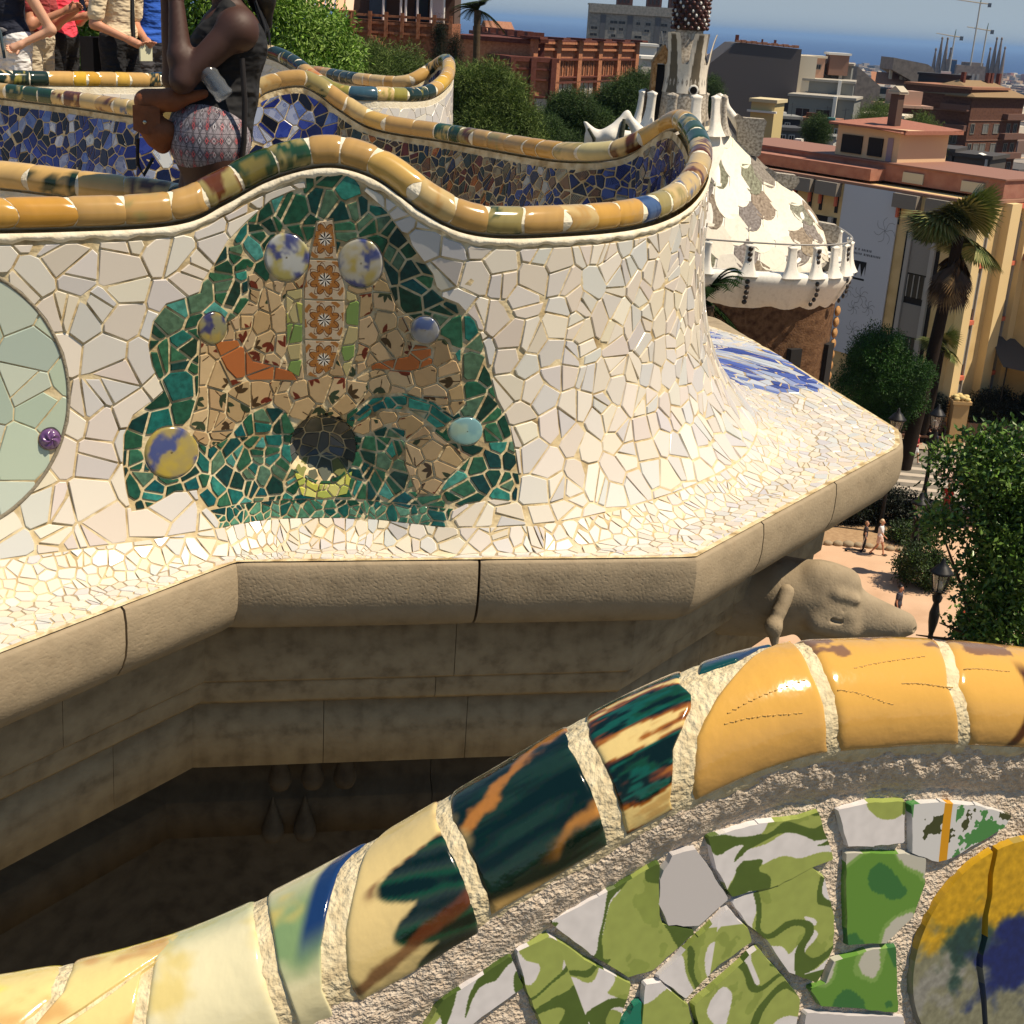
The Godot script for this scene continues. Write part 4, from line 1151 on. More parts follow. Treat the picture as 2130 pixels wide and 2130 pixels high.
		b.grid(func(a: float, c: float) -> Vector3:
			var d := lerpf(t[4], t[5], c)
			var s: float = sf.call(a, d)
			var e := maxf(pow(absf(a * 2.0 - 1.0), 24.0), pow(absf(c * 2.0 - 1.0), 40.0))
			return near_tube(s, d, R - .003 * e + .0003 * na.get_noise_2d(s, d * .001)), 90, 110,
			func(a: float, c: float, _p: Vector3) -> Color:
				var d := lerpf(t[4], t[5], c)
				return cf.call(sf.call(a, d), d))
		part("cap_tile", b, M.glaze_near, root)
	# incised twig lines in the yellow tubes
	b = Buf.new()
	for q in [[.185, 47, .245, 55], [.18, 40, .235, 30], [.29, 60, .36, 70], [.27, 42, .315, 28], [.33, 44, .375, 40], [.395, 57, .44, 58]]:
		for k in 15:
			var f := k / 14.0
			var p := near_tube(lerpf(q[0], q[2], f), lerpf(q[1], q[3], f) + sin(f * 5.0) * .6, R + .0001)
			b.box(p, Vector3(.0030, .0009, .0008), Basis(NEAR_D.cross(NEAR_N), deg_to_rad(20.0 * sin(k * 2.0))) * Basis(NEAR_D, Vector3.UP, NEAR_N))
	part("incised_twig", b, flat(206, 164, 92, .15), root)
	# the shards of the back rest
	var T := {"leaf": [[.168, .951, .211, .955, .251, .953, .268, .955, .281, .924, .285, .913, .269, .91, .234, .899, .191, .898, .176, .924], [.034, .905, .072, .918, .122, .936, .124, .902, .128, .882, .157, .871, .123, .846, .102, .844, .069, .871], [.194, .891, .225, .897, .264, .908, .278, .896, .29, .86, .291, .83, .278, .803, .251, .817, .228, .851, .209, .869], [.163, .866, .188, .885, .207, .864, .211, .854, .184, .839, .153, .815, .13, .837], [.163, .806, .218, .843, .246, .81, .263, .787, .26, .761, .167, .783], [.117, .833, .128, .833, .155, .805, .161, .784, .116, .795], [-.053, .857, 0, .881, .01, .856, -.036, .83, -.066, .837], [.007, .885, .031, .893, .06, .868, .102, .836, .092, .8, .03, .815, .016, .85], [.289, .955, .323, .956, .353, .951, .355, .916, .326, .918, .3, .922], [.02, .80, .09, .79, .10, .70, .0, .72], [.12, .78, .26, .755, .25, .69, .11, .69], [-.05, .82, .01, .80, -.01, .73, -.09, .76]],
		"white": [[.136, .942, .154, .943, .167, .926, .186, .895, .162, .877, .135, .883, .126, .903, .126, .924], [.373, .744, .271, .772, .269, .745, .375, .72]],
		"green": [[.3, .914, .36, .903, .38, .895, .381, .873, .372, .844, .347, .825, .308, .831, .304, .867], [.288, .796, .295, .816, .335, .819, .357, .816, .365, .754, .285, .779, .274, .795]],
		"teal": [[.108, .816, .112, .818, .113, .795, .096, .799]],
		"stripe": [[.361, .948, .388, .946, .428, .936, .468, .92, .463, .912, .427, .899, .411, .893, .394, .891, .366, .905]]}
	var rng := rnd(91)
	var mats := {"leaf": M.g_ribbon, "white": M.glaze, "green": M.g_brush, "teal": M.glaze, "stripe": M.g_stripe}
	var tint := {"leaf": Color(1, 1, 1), "white": lin(186, 182, 182), "green": Color(1, 1, 1), "teal": lin(28, 112, 92), "stripe": Color(1, 1, 1)}
	var lift := func(s: float, y: float) -> Array:
		var q := near_face(s, y)
		return [q[0] + q[1] * .002, q[1]]
	for kind in T:
		for poly in T[kind]:
			b = Buf.new()
			b.col = tint[kind]
			var off := Vector2(rng.randf(), rng.randf()); var rot := rng.randf() * TAU
			plate(b, chip(Geometry2D.offset_polygon(pv(poly), .0024)[0], rng), lift, .0055, rng, .0016, .015, func(q: Vector2) -> Vector2: return (q - Vector2(.361, .89)) / .11 if kind == "stripe" else (q * 2.3).rotated(rot) + off)
			part(kind + "_tile", b, mats[kind], root)
	# the cracked watercolour disc
	var ctr := Vector2(.484, .789); var rad := .108
	var disc := circle(ctr, rad, 60)
	var crack := pv([.452, .92, .452, .89, .4495, .87, .451, .85, .4485, .83, .4505, .808, .4475, .79, .4485, .777, .453, .76, .457, .744, .467, .69, .467, .65])
	var lefts := crack.duplicate(); lefts.append(Vector2(.3, .65)); lefts.append(Vector2(.3, .92))
	var rights := PackedVector2Array()
	for q in crack: rights.append(q + Vector2(.0035, 0))
	rights.append(Vector2(.65, .65)); rights.append(Vector2(.65, .92))
	for side in [lefts, rights]:
		for q in Geometry2D.intersect_polygons(disc, side):
			b = Buf.new()
			b.col = Color(1, 1, 1)
			plate(b, tidy(q), lift, .0065, rng, .002, .0, func(w: Vector2) -> Vector2: return (w - ctr) / (rad * 2.0) + Vector2(.5, .5))
			part("watercolour_disc", b, M.g_disc, root)
func chip(p: PackedVector2Array, rng: RandomNumberGenerator) -> PackedVector2Array:   # ragged broken edges
	var out := PackedVector2Array()
	for i in p.size():
		var a := p[i]; var c := p[(i + 1) % p.size()]
		var m := maxi(1, int(a.distance_to(c) / .007))
		for k in m:
			var f := float(k) / m
			out.append(a.lerp(c, f) + Vector2(rng.randf_range(-.0006, .0006), rng.randf_range(-.0006, .0006)))
	return out
func print_extra() -> void:
	M.joint_near = rough_stone([Color8(176, 156, 120), Color8(214, 198, 160), Color8(228, 216, 184)], 6.0, 16, .25, .9, .02)
	var n1 := noise(501, .012, 4); var n2 := noise(502, .05, 3)
	M.g_stripe = img_mat(256, func(x: int, y: int) -> Color:
		var c := Color8(196, 196, 196)
		var k := n1.get_noise_2d(x, y) + .2 * n2.get_noise_2d(x, y)
		if x > 76 and x < 98: c = Color8(196, 140, 30)
		elif k > .12 and x > 110: c = Color8(70, 126, 70)
		elif k < -.3: c = Color8(60, 66, 40)
		return c, .16)
	M.g_disc = img_mat(384, func(x: int, y: int) -> Color:
		var p := Vector2(x - 192, y - 192) / 192.0 + Vector2(n1.get_noise_2d(x, y), n1.get_noise_2d(x + 500, y)) * .35
		var c := Color8(120, 120, 100)
		c = c.lerp(Color8(186, 146, 34), smoothstep(.1, .45, p.y))
		c = c.lerp(Color8(34, 62, 60), smoothstep(.42, .1, (p - Vector2(-.5, .12)).length()))
		c = c.lerp(Color8(20, 36, 92), smoothstep(.55, .2, (p - Vector2(.05, -.05)).length()))
		c = c.lerp(Color8(130, 130, 124), smoothstep(.3, .1, (p - Vector2(-.72, -.25)).length()))
		return c * (1.0 + .15 * n2.get_noise_2d(x, y)), .2)

# ---- the gatehouse with its scaly mosaic roof, below to the right
func bx(b: Buf, x0: float, y0: float, z0: float, x1: float, y1: float, z1: float) -> void:
	b.box(Vector3(x0 + x1, y0 + y1, z0 + z1) * .5, Vector3(absf(x1 - x0), absf(y1 - y0), absf(z1 - z0)))
func upright(b: Buf, at: Vector3, out: Vector3, h: float, w: float, d: float) -> void:   # a merlon that flares into its foot
	var side := Vector3.UP.cross(out).normalized()
	b.grid(func(a: float, c: float) -> Vector3:
		var y := a * h
		var fl := 1.0 + 1.3 * pow(1.0 - a, 4.0) + .25 * smoothstep(.85, .97, a) - smoothstep(.955, 1.0, a) * .5 * (1.0 if a > .97 else 0.0)
		if a >= 1.0: fl = 0.001
		var ang := c * TAU
		var ex := signf(cos(ang)) * pow(absf(cos(ang)), .6) * w * .5 * fl; var ez := signf(sin(ang)) * pow(absf(sin(ang)), .6) * d * .5 * fl
		return at + side * ex + out * (ez + .12 * h * (1.0 - a) * (1.0 - a)) + Vector3(0, y, 0), 18, 16)
func pavilion() -> void:
	var speck := rough_stone([Color8(70, 62, 56), Color8(150, 140, 126), Color8(196, 188, 174), Color8(220, 212, 198)], 0.16, 25, 0.0, .8, .09)
	speck.vertex_color_use_as_albedo = true
	var white := rough_stone([Color8(214, 208, 196), Color8(236, 231, 220), Color8(226, 220, 206)], .5, 26, 0.0, .45)
	white.vertex_color_use_as_albedo = true
	var brown := rough_stone([Color8(58, 40, 28), Color8(92, 66, 46), Color8(116, 88, 64), Color8(84, 58, 40)], .35, 27, 2.0, .95)
	var ochre := rough_stone([Color8(120, 84, 50), Color8(178, 134, 86), Color8(200, 164, 120)], .8, 28, .6)
	var root := thing("gatehouse", "storybook gatehouse with white and speckled scale mosaic roof and brown stone walls", "building")
	# walls: a rounded plan of brown rubble
	var C := Vector2(8.6, -58.6)
	var plan := func(ang: float, r: float) -> Vector2:
		var e := .72
		return C + Vector2(signf(cos(ang)) * pow(absf(cos(ang)), e) * 4.5 * r, signf(sin(ang)) * pow(absf(sin(ang)), e) * 4.6 * r)
	var b := Buf.new()
	b.grid(func(a: float, c: float) -> Vector3:
		var p: Vector2 = plan.call(a * TAU, .97)
		return Vector3(p.x, lerpf(-20.6, -8.0, c), p.y), 64, 6)
	part("wall", b, brown, root)
	for k in 4:
		b = Buf.new()
		var ang: float = [.55, 1.15, 1.75, 2.3][k]
		var p: Vector2 = plan.call(ang, .985); var n := (p - C).normalized()
		b.box(Vector3(p.x, -12.4, p.y), Vector3(.55, 4.2, .3), Basis(Vector3.UP, atan2(n.x, n.y)))
		part("window", b, M.dark, root)
	b = Buf.new()
	for k in 14:
		var p: Vector2 = plan.call(.32, 1.0); var n := (p - C).normalized()
		b.blob(Vector3(p.x, -9.1 - k * .46, p.y), Vector3(.25, .22, .12), 10, 6, Basis(Vector3.UP, atan2(n.x, n.y)))
	part("stone_boss", b, ochre, root)
	b = Buf.new()
	for k in 30:
		var p: Vector2 = plan.call(.22 + (k % 3) * .07, 1.0)
		b.blob(Vector3(p.x, -13.2 - (k / 3) * .4, p.y), Vector3(.4, .34, .3) * (.8 + .4 * ((k * 7) % 5) / 5.0), 9, 6)
	part("corner_stone", b, ochre, root)
	# white balcony band with scalloped foot, flared uprights and dotted ribs
	b = Buf.new()
	b.grid(func(a: float, c: float) -> Vector3:
		var ang := a * TAU
		var prof := [[.965, -8.62 - .16 * absf(sin(ang * 11.0))], [1.0, -8.5], [1.03, -8.2], [1.06, -7.9], [1.085, -7.65], [1.08, -7.42], [1.05, -7.28], [1.0, -7.22], [.94, -7.3]]
		var q: Array = prof[roundi(c * 8)]
		var p: Vector2 = plan.call(ang, q[0])
		return Vector3(p.x, q[1], p.y), 160, 8)
	part("balcony_band", b, white, root)
	var dots := Buf.new()
	for k in 26:
		var ang := (k + .5) * TAU / 26.0
		var p: Vector2 = plan.call(ang, 1.035); var n := (p - C).normalized(); var out := Vector3(n.x, 0, n.y)
		if n.y < -.3: continue
		b = Buf.new()
		upright(b, Vector3(p.x, -7.4, p.y), out, 1.25, .36, .2)
		part("balcony_upright", b, white, root)
		if k % 2 == 0:
			for j in 11:
				var y := -8.45 + j * .21
				var r := 1.0 + (.085 * sin(clampf((y + 8.6) / 1.2, 0.0, 1.0) * PI * .8))
				var d: Vector2 = plan.call(ang, r + (.01 if y < -7.3 else .012))
				if y > -7.2: d = p + n * .13
				dots.blob(Vector3(d.x, y, d.y), Vector3(.105, .10, .06), 8, 5, Basis(Vector3.UP, atan2(n.x, n.y)))
	stuff(part("dark_dots", dots, flat(48, 40, 34, .4), root))
	b = Buf.new()
	var rail := []; var rr := []
	for k in 61:
		var p: Vector2 = plan.call(-.4 + k * 4.0 / 60.0, 1.04)
		rail.append(Vector3(p.x, -6.12, p.y)); rr.append(.035)
	b.tube(rail, rr, 6)
	part("balcony_rail", b, flat(150, 146, 140, .4), root)
	# roof: a hipped shell rising to the ridge, clad in scales
	var ridge := [Vector3(5.6, -2.6, -61.0), Vector3(6.9, -2.25, -60.6), Vector3(7.7, -1.95, -60.2), Vector3(8.5, -2.7, -60.0), Vector3(9.3, -3.35, -59.8), Vector3(10.4, -4.3, -59.4), Vector3(11.4, -4.95, -58.8), Vector3(12.15, -6.0, -58.0), Vector3(12.3, -7.0, -57.5)]
	var foot := [Vector3(4.8, -5.6, -57.4), Vector3(5.6, -6.6, -56.4), Vector3(6.6, -7.4, -55.3), Vector3(7.8, -8.0, -54.8), Vector3(8.8, -8.1, -54.6), Vector3(9.8, -7.9, -54.7), Vector3(10.8, -7.6, -55.1), Vector3(11.7, -7.4, -55.9), Vector3(12.2, -7.3, -56.8)]
	var along := func(l: Array, t: float) -> Vector3:
		var x := clampf(t, 0.0, 1.0) * (l.size() - 1); var i := mini(int(x), l.size() - 2); var f := x - i
		var p0: Vector3 = l[maxi(i - 1, 0)]; var p1: Vector3 = l[i]; var p2: Vector3 = l[i + 1]; var p3: Vector3 = l[mini(i + 2, l.size() - 1)]
		return p1.cubic_interpolate(p2, p0, p3, f)
	var shell := func(u: float, v: float) -> Vector3:
		var a: Vector3 = along.call(ridge, u); var c: Vector3 = along.call(foot, u)
		return a.lerp(c, v) + Vector3(.1, .45, .55) * sin(v * PI) * (1.0 - .35 * u) + Vector3(0, -.25, 0) * pow(sin(v * PI), 2.0)
	b = Buf.new()
	b.grid(func(a: float, c: float) -> Vector3: return shell.call(a, c), 60, 36)
	b.grid(func(a: float, c: float) -> Vector3:
		var r: Vector3 = along.call(ridge, a)
		return r.lerp(Vector3(lerpf(4.8, 12.2, a), -7.5, -62.8), c), 40, 8)
	part("roof", b, white, root)
	var sf := func(u: float, v: float) -> Array:
		var e := .01
		var n: Vector3 = (shell.call(u + e, v) - shell.call(u - e, v)).cross(shell.call(u, v + e) - shell.call(u, v - e)).normalized()
		if n.z < 0.0: n = -n
		return [shell.call(u, v), n]
	var tints := [[lin(250, 246, 238), true], [lin(255, 250, 240), true], [lin(214, 204, 192), false], [lin(196, 194, 200), false], [lin(252, 246, 236), true], [lin(250, 244, 206), false], [lin(236, 220, 206), false], [lin(230, 190, 172), false], [lin(190, 198, 186), false]]
	var rng := rnd(88)
	for r in 7:
		for k in 8:
			var u := (k + (.5 if r % 2 else .0)) / 7.5; var v := .04 + r * .135
			if u > .99: continue
			var poly := PackedVector2Array()
			for j in 9:
				var an := PI * j / 8.0
				poly.append(Vector2(u + cos(an) * .064, v + .065 + sin(an) * .10))
			poly.append(Vector2(u - .064, v)); poly.append(Vector2(u, v - .055)); poly.append(Vector2(u + .064, v))
			var t = tints[[0, 1, 4][rng.randi() % 3]] if (r + k) % 2 else tints[[2, 3, 8, 2, 3, 5, 0, 1][rng.randi() % 8]]
			var got := Geometry2D.intersect_polygons(poly, pv([.004, .004, .996, .004, .996, .99, .004, .99]))
			for g in got:
				b = Buf.new()
				b.col = vary(t[0], rng, .04)
				plate(b, g, sf, .03, rng, .003, 0.0)
				part("roof_scale", b, white if t[1] else speck, root)
	# ridge horn and speckled knobs
	b = Buf.new()
	nets(b, [[Vector3(7.5, -2.2, -60.2), Vector3(7.85, -1.15, -60.1), .3, .09], [Vector3(7.8, -1.35, -60.1), Vector3(8.7, -2.4, -60.0), .12, .25]], .07, .25)
	part("ridge_horn", b, white, root)
	for q in [[Vector3(8.95, -2.55, -59.8), [-.55, -.75, .5, -.8, .55, .35, .62, .72, -.35, .72, -.75, .95, -.5, .1]], [Vector3(10.4, -4.2, -59.4), [-.75, -.25, .55, -.35, .75, .0, .6, .22, -.2, .25, -.7, .5]], [Vector3(12.25, -6.1, -58.0), [-.5, -.4, .5, -.4, .55, .25, .4, .35, -.4, .42]]]:
		var kp := Geometry2D.offset_polygon(Geometry2D.offset_polygon(pv(q[1]), -.09, Geometry2D.JOIN_ROUND)[0], .09, Geometry2D.JOIN_ROUND)[0]
		b = Buf.new()
		b.col = Color(1, 1, 1)
		b.prism(kp, func(x: float, y: float, z: float) -> Vector3: return q[0] + Vector3(x, y, z + x * .3), -.28, .28)
		part("ridge_knob", b, speck, root)
	# ring of merlons round the tower foot
	b = Buf.new()
	b.lathe([Vector2(2.5, -4.6), Vector2(2.1, -3.4), Vector2(1.85, -2.6), Vector2(1.7, -2.35), Vector2(1.5, -2.4), Vector2(1.4, -3.0)], Vector3(6.0, 0, -59.6), 40)
	part("tower_skirt", b, white, root)
	for k in 11:
		var an := k * TAU / 11.0 + .2
		var o := Vector3(cos(an), 0, sin(an))
		b = Buf.new()
		b.col = Color(1, 1, 1)
		upright(b, Vector3(6.0, -2.55, -59.6) + o * 1.72, o, 1.62, .42, .22)
		part("merlon", b, white if k % 3 else speck, root)
	# the tower itself, its crown of petals and the knobbly brown dome
	b = Buf.new()
	b.lathe([Vector2(1.12, -4.5), Vector2(1.06, -2.6), Vector2(.98, -1.4), Vector2(.92, -.4), Vector2(.9, .2), Vector2(.74, .55), Vector2(.62, .9), Vector2(.56, 1.5)], Vector3(6.05, 0, -60), 32)
	part("tower", b, speck, root)
	b = Buf.new()
	b.lathe([Vector2(.0, .04), Vector2(.1, .04), Vector2(.2, .03), Vector2(.22, .0), Vector2(.2, -.03)], Vector3.ZERO, 18, Basis(Vector3.RIGHT, PI / 2))
	var port := part("porthole", b, white, root); port.position = Vector3(6.35, -.85, -59.08)
	b = Buf.new()
	b.lathe([Vector2(0, .05), Vector2(.15, .045)], Vector3.ZERO, 16, Basis(Vector3.RIGHT, PI / 2))
	part("porthole_glass", b, M.dark, port)
	b = Buf.new()
	b.grid(func(a: float, c: float) -> Vector3:
		var an := c * TAU
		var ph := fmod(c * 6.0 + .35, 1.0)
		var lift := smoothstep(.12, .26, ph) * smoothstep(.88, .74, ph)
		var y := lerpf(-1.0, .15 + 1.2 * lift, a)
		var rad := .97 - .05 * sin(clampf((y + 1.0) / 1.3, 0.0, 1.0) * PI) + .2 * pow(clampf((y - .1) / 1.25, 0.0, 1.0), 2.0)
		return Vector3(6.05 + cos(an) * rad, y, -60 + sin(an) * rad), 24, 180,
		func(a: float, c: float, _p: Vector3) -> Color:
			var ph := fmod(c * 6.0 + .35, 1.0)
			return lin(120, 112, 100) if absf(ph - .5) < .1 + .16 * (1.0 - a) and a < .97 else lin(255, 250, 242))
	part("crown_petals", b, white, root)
	b = Buf.new()
	b.lathe([Vector2(.58, 1.45), Vector2(.66, 1.5), Vector2(.70, 1.75), Vector2(.72, 2.3), Vector2(.70, 2.9), Vector2(.55, 3.4), Vector2(.3, 3.7), Vector2(0, 3.8)], Vector3(6.05, 0, -60), 28)
	part("dome", b, flat(52, 26, 23, .5), root)
	var knobs := Buf.new(); var pale := Buf.new()
	for r in 12:
		for k in 16:
			var an := (k + .5 * (r % 2)) * TAU / 16.0; var y := 1.55 + r * .16
			var rad := .73 - maxf(0.0, y - 2.7) * .25
			var o := Vector3(cos(an), 0, sin(an))
			(pale if (r + k * 2) % 3 == 0 else knobs).blob(Vector3(6.05, y, -60) + o * rad, Vector3(.055, .07, .055) if (r + k * 2) % 3 == 0 else Vector3(.09, .08, .09), 7, 5)
	stuff(part("dome_knobs", knobs, flat(72, 34, 28, .4), root)); stuff(part("pale_knobs", pale, M.white, root))
	# stair hood with its dark opening, left of the tower
	b = Buf.new()
	bx(b, 4.65, -4.0, -60.6, 4.82, .1, -59.6); bx(b, 5.28, -4.0, -60.6, 5.5, .1, -59.6)
	b.quad(Vector3(4.6, .1, -59.55), Vector3(5.05, .85, -59.55), Vector3(5.05, .85, -60.7), Vector3(4.6, .1, -60.7)); b.quad(Vector3(5.55, .1, -59.55), Vector3(5.05, .85, -59.55), Vector3(5.05, .85, -60.7), Vector3(5.55, .1, -60.7))
	b.tri(Vector3(4.6, .1, -59.6), Vector3(5.55, .1, -59.6), Vector3(5.05, .85, -59.6))
	part("stair_hood", b, ochre, root)
	b = Buf.new()
	bx(b, 4.83, -4.0, -60.5, 5.27, .05, -59.75)
	part("doorway", b, flat(16, 14, 14, .95), root)
	# horned white vent with a dark mouth at the left
	b = Buf.new()
	nets(b, [[Vector3(1.95, -2.28, -57.5), Vector3(2.45, -2.85, -57.4), .07, .26], [Vector3(2.45, -2.85, -57.4), Vector3(3.0, -2.72, -57.3), .26, .3], [Vector3(3.0, -2.7, -57.3), Vector3(3.62, -1.82, -57.5), .3, .1], [Vector3(3.62, -1.9, -57.5), Vector3(4.3, -2.75, -57.4), .12, .33], [Vector3(4.3, -2.75, -57.4), Vector3(5.0, -3.3, -57.5), .33, .3], [Vector3(2.2, -2.8, -57.6), Vector3(2.25, -3.7, -57.8), .22, .3], [Vector3(3.0, -2.8, -58.4), Vector3(4.4, -2.9, -58.4), .3, .3]], .07, .22)
	part("horned_vent", b, white, root)
	b = Buf.new()
	b.col = lin(96, 104, 96)
	b.tube([Vector3(3.50, -2.05, -57.22), Vector3(3.45, -2.5, -57.06), Vector3(3.42, -2.95, -57.1)], [.07, .11, .1], 8)
	b.tube([Vector3(2.1, -2.5, -57.3), Vector3(2.35, -2.85, -57.1), Vector3(2.4, -3.3, -57.3)], [.05, .08, .08], 8)
	part("grey_stripe", b, speck, root)
	b = Buf.new()
	b.blob(Vector3(3.35, -3.35, -57.3), Vector3(.92, .48, .3), 20, 10)
	part("vent_mouth", b, flat(44, 28, 22, .9), root)
	b = Buf.new()
	b.lathe([Vector2(1.5, -3.4), Vector2(1.7, -4.5), Vector2(2.4, -7.8), Vector2(2.6, -8.0)], Vector3(3.35, 0, -57.6), 28)
	part("vent_base", b, white, root)

# ---- generic city blocks: local x along the facade, y up from the base, z out of the facade
func block(called: String, label: String, cat: String, x0: float, z0: float, x1: float, z1: float, top: float, h: float, depth: float, wall: Material, roofm: Material, group := "") -> Node3D:
	var d := Vector2(x1 - x0, z1 - z0)
	var w := d.length()
	var o := thing(called, label, cat, Vector3(x0, top - h, z0), -atan2(d.y, d.x), group)
	var b := Buf.new()
	bx(b, 0, 0, -depth, w, h, 0)
	part("wall", b, wall, o)
	b = Buf.new()
	bx(b, -.25, h + .01, -depth - .25, w + .25, h + .35, .25)
	part("roof", b, roofm, o)
	o.set_meta("w", w); o.set_meta("h", h); o.set_meta("d", depth)
	return o
func windows(o: Node3D, xs: Array, ys: Array, w: float, h: float, glass: Material, frame: Material, side := false, skip := []) -> void:
	var fb := Buf.new()
	bx(fb, -w * .5 - .1, -h * .5 - .1, 0, w * .5 + .1, -h * .5, .09); bx(fb, -w * .5 - .1, h * .5, 0, w * .5 + .1, h * .5 + .1, .09)
	bx(fb, -w * .5 - .1, -h * .5, 0, -w * .5, h * .5, .09); bx(fb, w * .5, -h * .5, 0, w * .5 + .1, h * .5, .09)
	bx(fb, -.03, -h * .5, .0, .03, h * .5, .06)
	var gb := Buf.new()
	bx(gb, -w * .5, -h * .5, .0, w * .5, h * .5, .03)
	var fm := fb.mesh(); var gm := gb.mesh()
	var k := 0
	for x in xs:
		for y in ys:
			k += 1
			if k in skip: continue
			var p := part("window", fm, frame, o)
			p.position = Vector3(x, y, 0.004) if not side else Vector3(o.get_meta("w") + .004, y, -x)
			if side: p.rotation.y = PI / 2
			part("pane", gm, glass, p)
func seq(a: float, step: float, n: int) -> Array:
	var r := []
	for i in n: r.append(a + step * i)
	return r
func rail_row(o: Node3D, called: String, x0: float, x1: float, ys: Array, t: float, out: float, mat: Material) -> void:
	for y in ys:
		var b := Buf.new()
		bx(b, x0, y, 0, x1, y + t, out)
		part(called, b, mat, o)
func far_buildings() -> void:
	var glass := flat(34, 38, 44, .12); var blind := flat(150, 146, 138, .7); var fr := flat(120, 116, 108, .7); var wfr := flat(196, 192, 184, .6)
	var brick := rough_stone([Color8(132, 86, 62), Color8(168, 114, 84), Color8(180, 128, 98)], .5, 41, 0.0)
	var dbrick := rough_stone([Color8(76, 44, 38), Color8(98, 58, 50), Color8(108, 68, 58)], .5, 42, 0.0)
	var grey := rough_stone([Color8(116, 116, 112), Color8(136, 136, 132), Color8(148, 146, 140)], .2, 43, 0.0)
	var render := rough_stone([Color8(120, 112, 106), Color8(140, 130, 122), Color8(150, 140, 130)], .15, 44, 0.0)
	var brown := rough_stone([Color8(72, 48, 40), Color8(96, 66, 54), Color8(108, 76, 62)], .3, 45, 0.0)
	var terra := rough_stone([Color8(134, 92, 72), Color8(160, 114, 90), Color8(172, 130, 106)], .7, 46, 0.0)
	var tanroof := rough_stone([Color8(130, 108, 80), Color8(150, 126, 96)], .5, 47, 0.0)
	var pinkw := flat(180, 144, 124, .85); var creamw := flat(214, 202, 178, .85); var whitew := flat(226, 222, 212, .8)
	# brick college: two facades meeting at a sharp corner, piers and tall slots
	var o := block("brick_building", "long red brick building with projecting piers and rows of narrow windows", "building", -.73, -118, 9.09, -140, -.45, 24, 9, brick, dbrick)
	for i in 6:
		var b := Buf.new()
		bx(b, i * 4.78 - .42, 0, 0, i * 4.78 + .42, 24.4, .35)
		part("pier", b, brick, o)
		b = Buf.new()
		bx(b, i * 4.78 - .75, 24.42, -.8, i * 4.78 + .75, 24.6, 1.0)
		part("pier_cap", b, dbrick, o)
	rail_row(o, "string_course", .45, 23.4, [18.9, 20.85, 22.75], .16, .35, dbrick)
	rail_row(o, "window_sill", .6, 23.3, [19.2, 21.3], .12, .3, dbrick)
	rail_row(o, "parapet_rail", .45, 23.4, [23.55, 24.05], .18, .3, brick)
	for i in 5:
		var xs := seq(i * 4.78 + 1.25, 1.15, 3)
		windows(o, xs, [22.05], .5, 1.2, flat(60, 36, 28, .8), brick)
		windows(o, xs, [20.1], .55, 1.35, flat(196, 188, 176, .7), wfr)
		windows(o, xs, [17.7], .6, 1.5, glass, wfr)
	o = block("brick_building", "shaded dark red brick wing with balustrade and flat roof left of the brick college", "building", -7.27, -150, -.9, -118.6, -.35, 24, 1.2, dbrick, dbrick)
	windows(o, seq(13.5, 3.6, 5), [22.2], 2.0, 1.1, flat(120, 96, 90, .7), dbrick)
	rail_row(o, "balustrade", 0, 32, [23.3], .25, .4, brick)
	for i in 7:
		var b := Buf.new()
		bx(b, i * 4.7 + 2, 24.36, -1.2, i * 4.7 + 3.4, 24.8, .2)
		part("roof_cap", b, dbrick, o)
	var hip := Buf.new()
	hip.prism(pv([0, 0, 6, 0, 3, 1.0]), func(x: float, y: float, z: float) -> Vector3: return Vector3(x + 3, y + 24.4, z), -3.0, -.2)
	part("hip_roof", hip, terra, o)
	o = block("brick_building", "lower brick bay with piers in front of the college's dark wing", "building", -2.3, -115, 1.2, -116.4, -1.75, 16, 6, brick, dbrick)
	for i in 3:
		var b := Buf.new()
		bx(b, i * 1.75 - .22, 0, 0, i * 1.75 + .22, 16.3, .5)
		part("pier", b, dbrick, o)
	windows(o, [.5, .9, 1.3, 2.2, 2.6, 3.0], [12.4], .24, 1.4, flat(196, 188, 176, .7), wfr)
	rail_row(o, "string_course", 0, 3.7, [13.3, 14.6, 15.4], .14, .3, dbrick)
	# grey slab tower with three lift towers
	o = block("tower_block", "large grey slab tower block on the horizon with stripes of dark windows", "apartment block", 12.5, -400, 38.3, -400, 6.0, 44, 11, grey, grey)
	rail_row(o, "roof_parapet", 0, 25.8, [42.0], 2.0, .5, grey)
	for x in [3.2, 10.6, 18.2]:
		var b := Buf.new()
		bx(b, x, 8, 0, x + 1.5, 41.6, .2)
		part("stair_strip", b, flat(84, 88, 94), o)
	var rg := rnd(5)
	for x in [1.5, 6.9, 9.2, 13.6, 16.2, 21.0, 23.6]:
		for r in 11:
			if rg.randf() < .28: continue
			windows(o, [x + rg.randf_range(-.3, .3)], [39.8 - r * 1.75], rg.randf_range(1.0, 2.0), .7, glass if rg.randf() < .75 else blind, grey)
	for q in [[20.0, 24.4], [28.3, 32.4], [34.4, 38.4]]:
		var t := block("lift_tower", ["left dark red lift tower on the slab block roof", "middle brown lift tower on the slab block roof", "right dark lift tower on the slab block roof beside the mushroom dome"][[20.0, 28.3, 34.4].find(q[0])], "tower", q[0], -404, q[1], -404, 14.5, 8.1, 4, flat(84, 56, 52), flat(70, 50, 46), "lift towers on the slab block")
		windows(t, seq(1.0, 1.1, 3), [3.6], .45, 6.0, glass, flat(60, 42, 42))
	# white villas behind the gatehouse tower
	o = block("white_house", "bright white house tower between the brick college and the mushroom dome", "house", 13.4, -200, 15.9, -200, -1.2, 10, 5, whitew, whitew)
	o = block("white_house", "low pale house with small dark window left of the mosaic tower", "house", 12.6, -180, 16.2, -181, -2.4, 10, 5, flat(190, 184, 172), whitew)
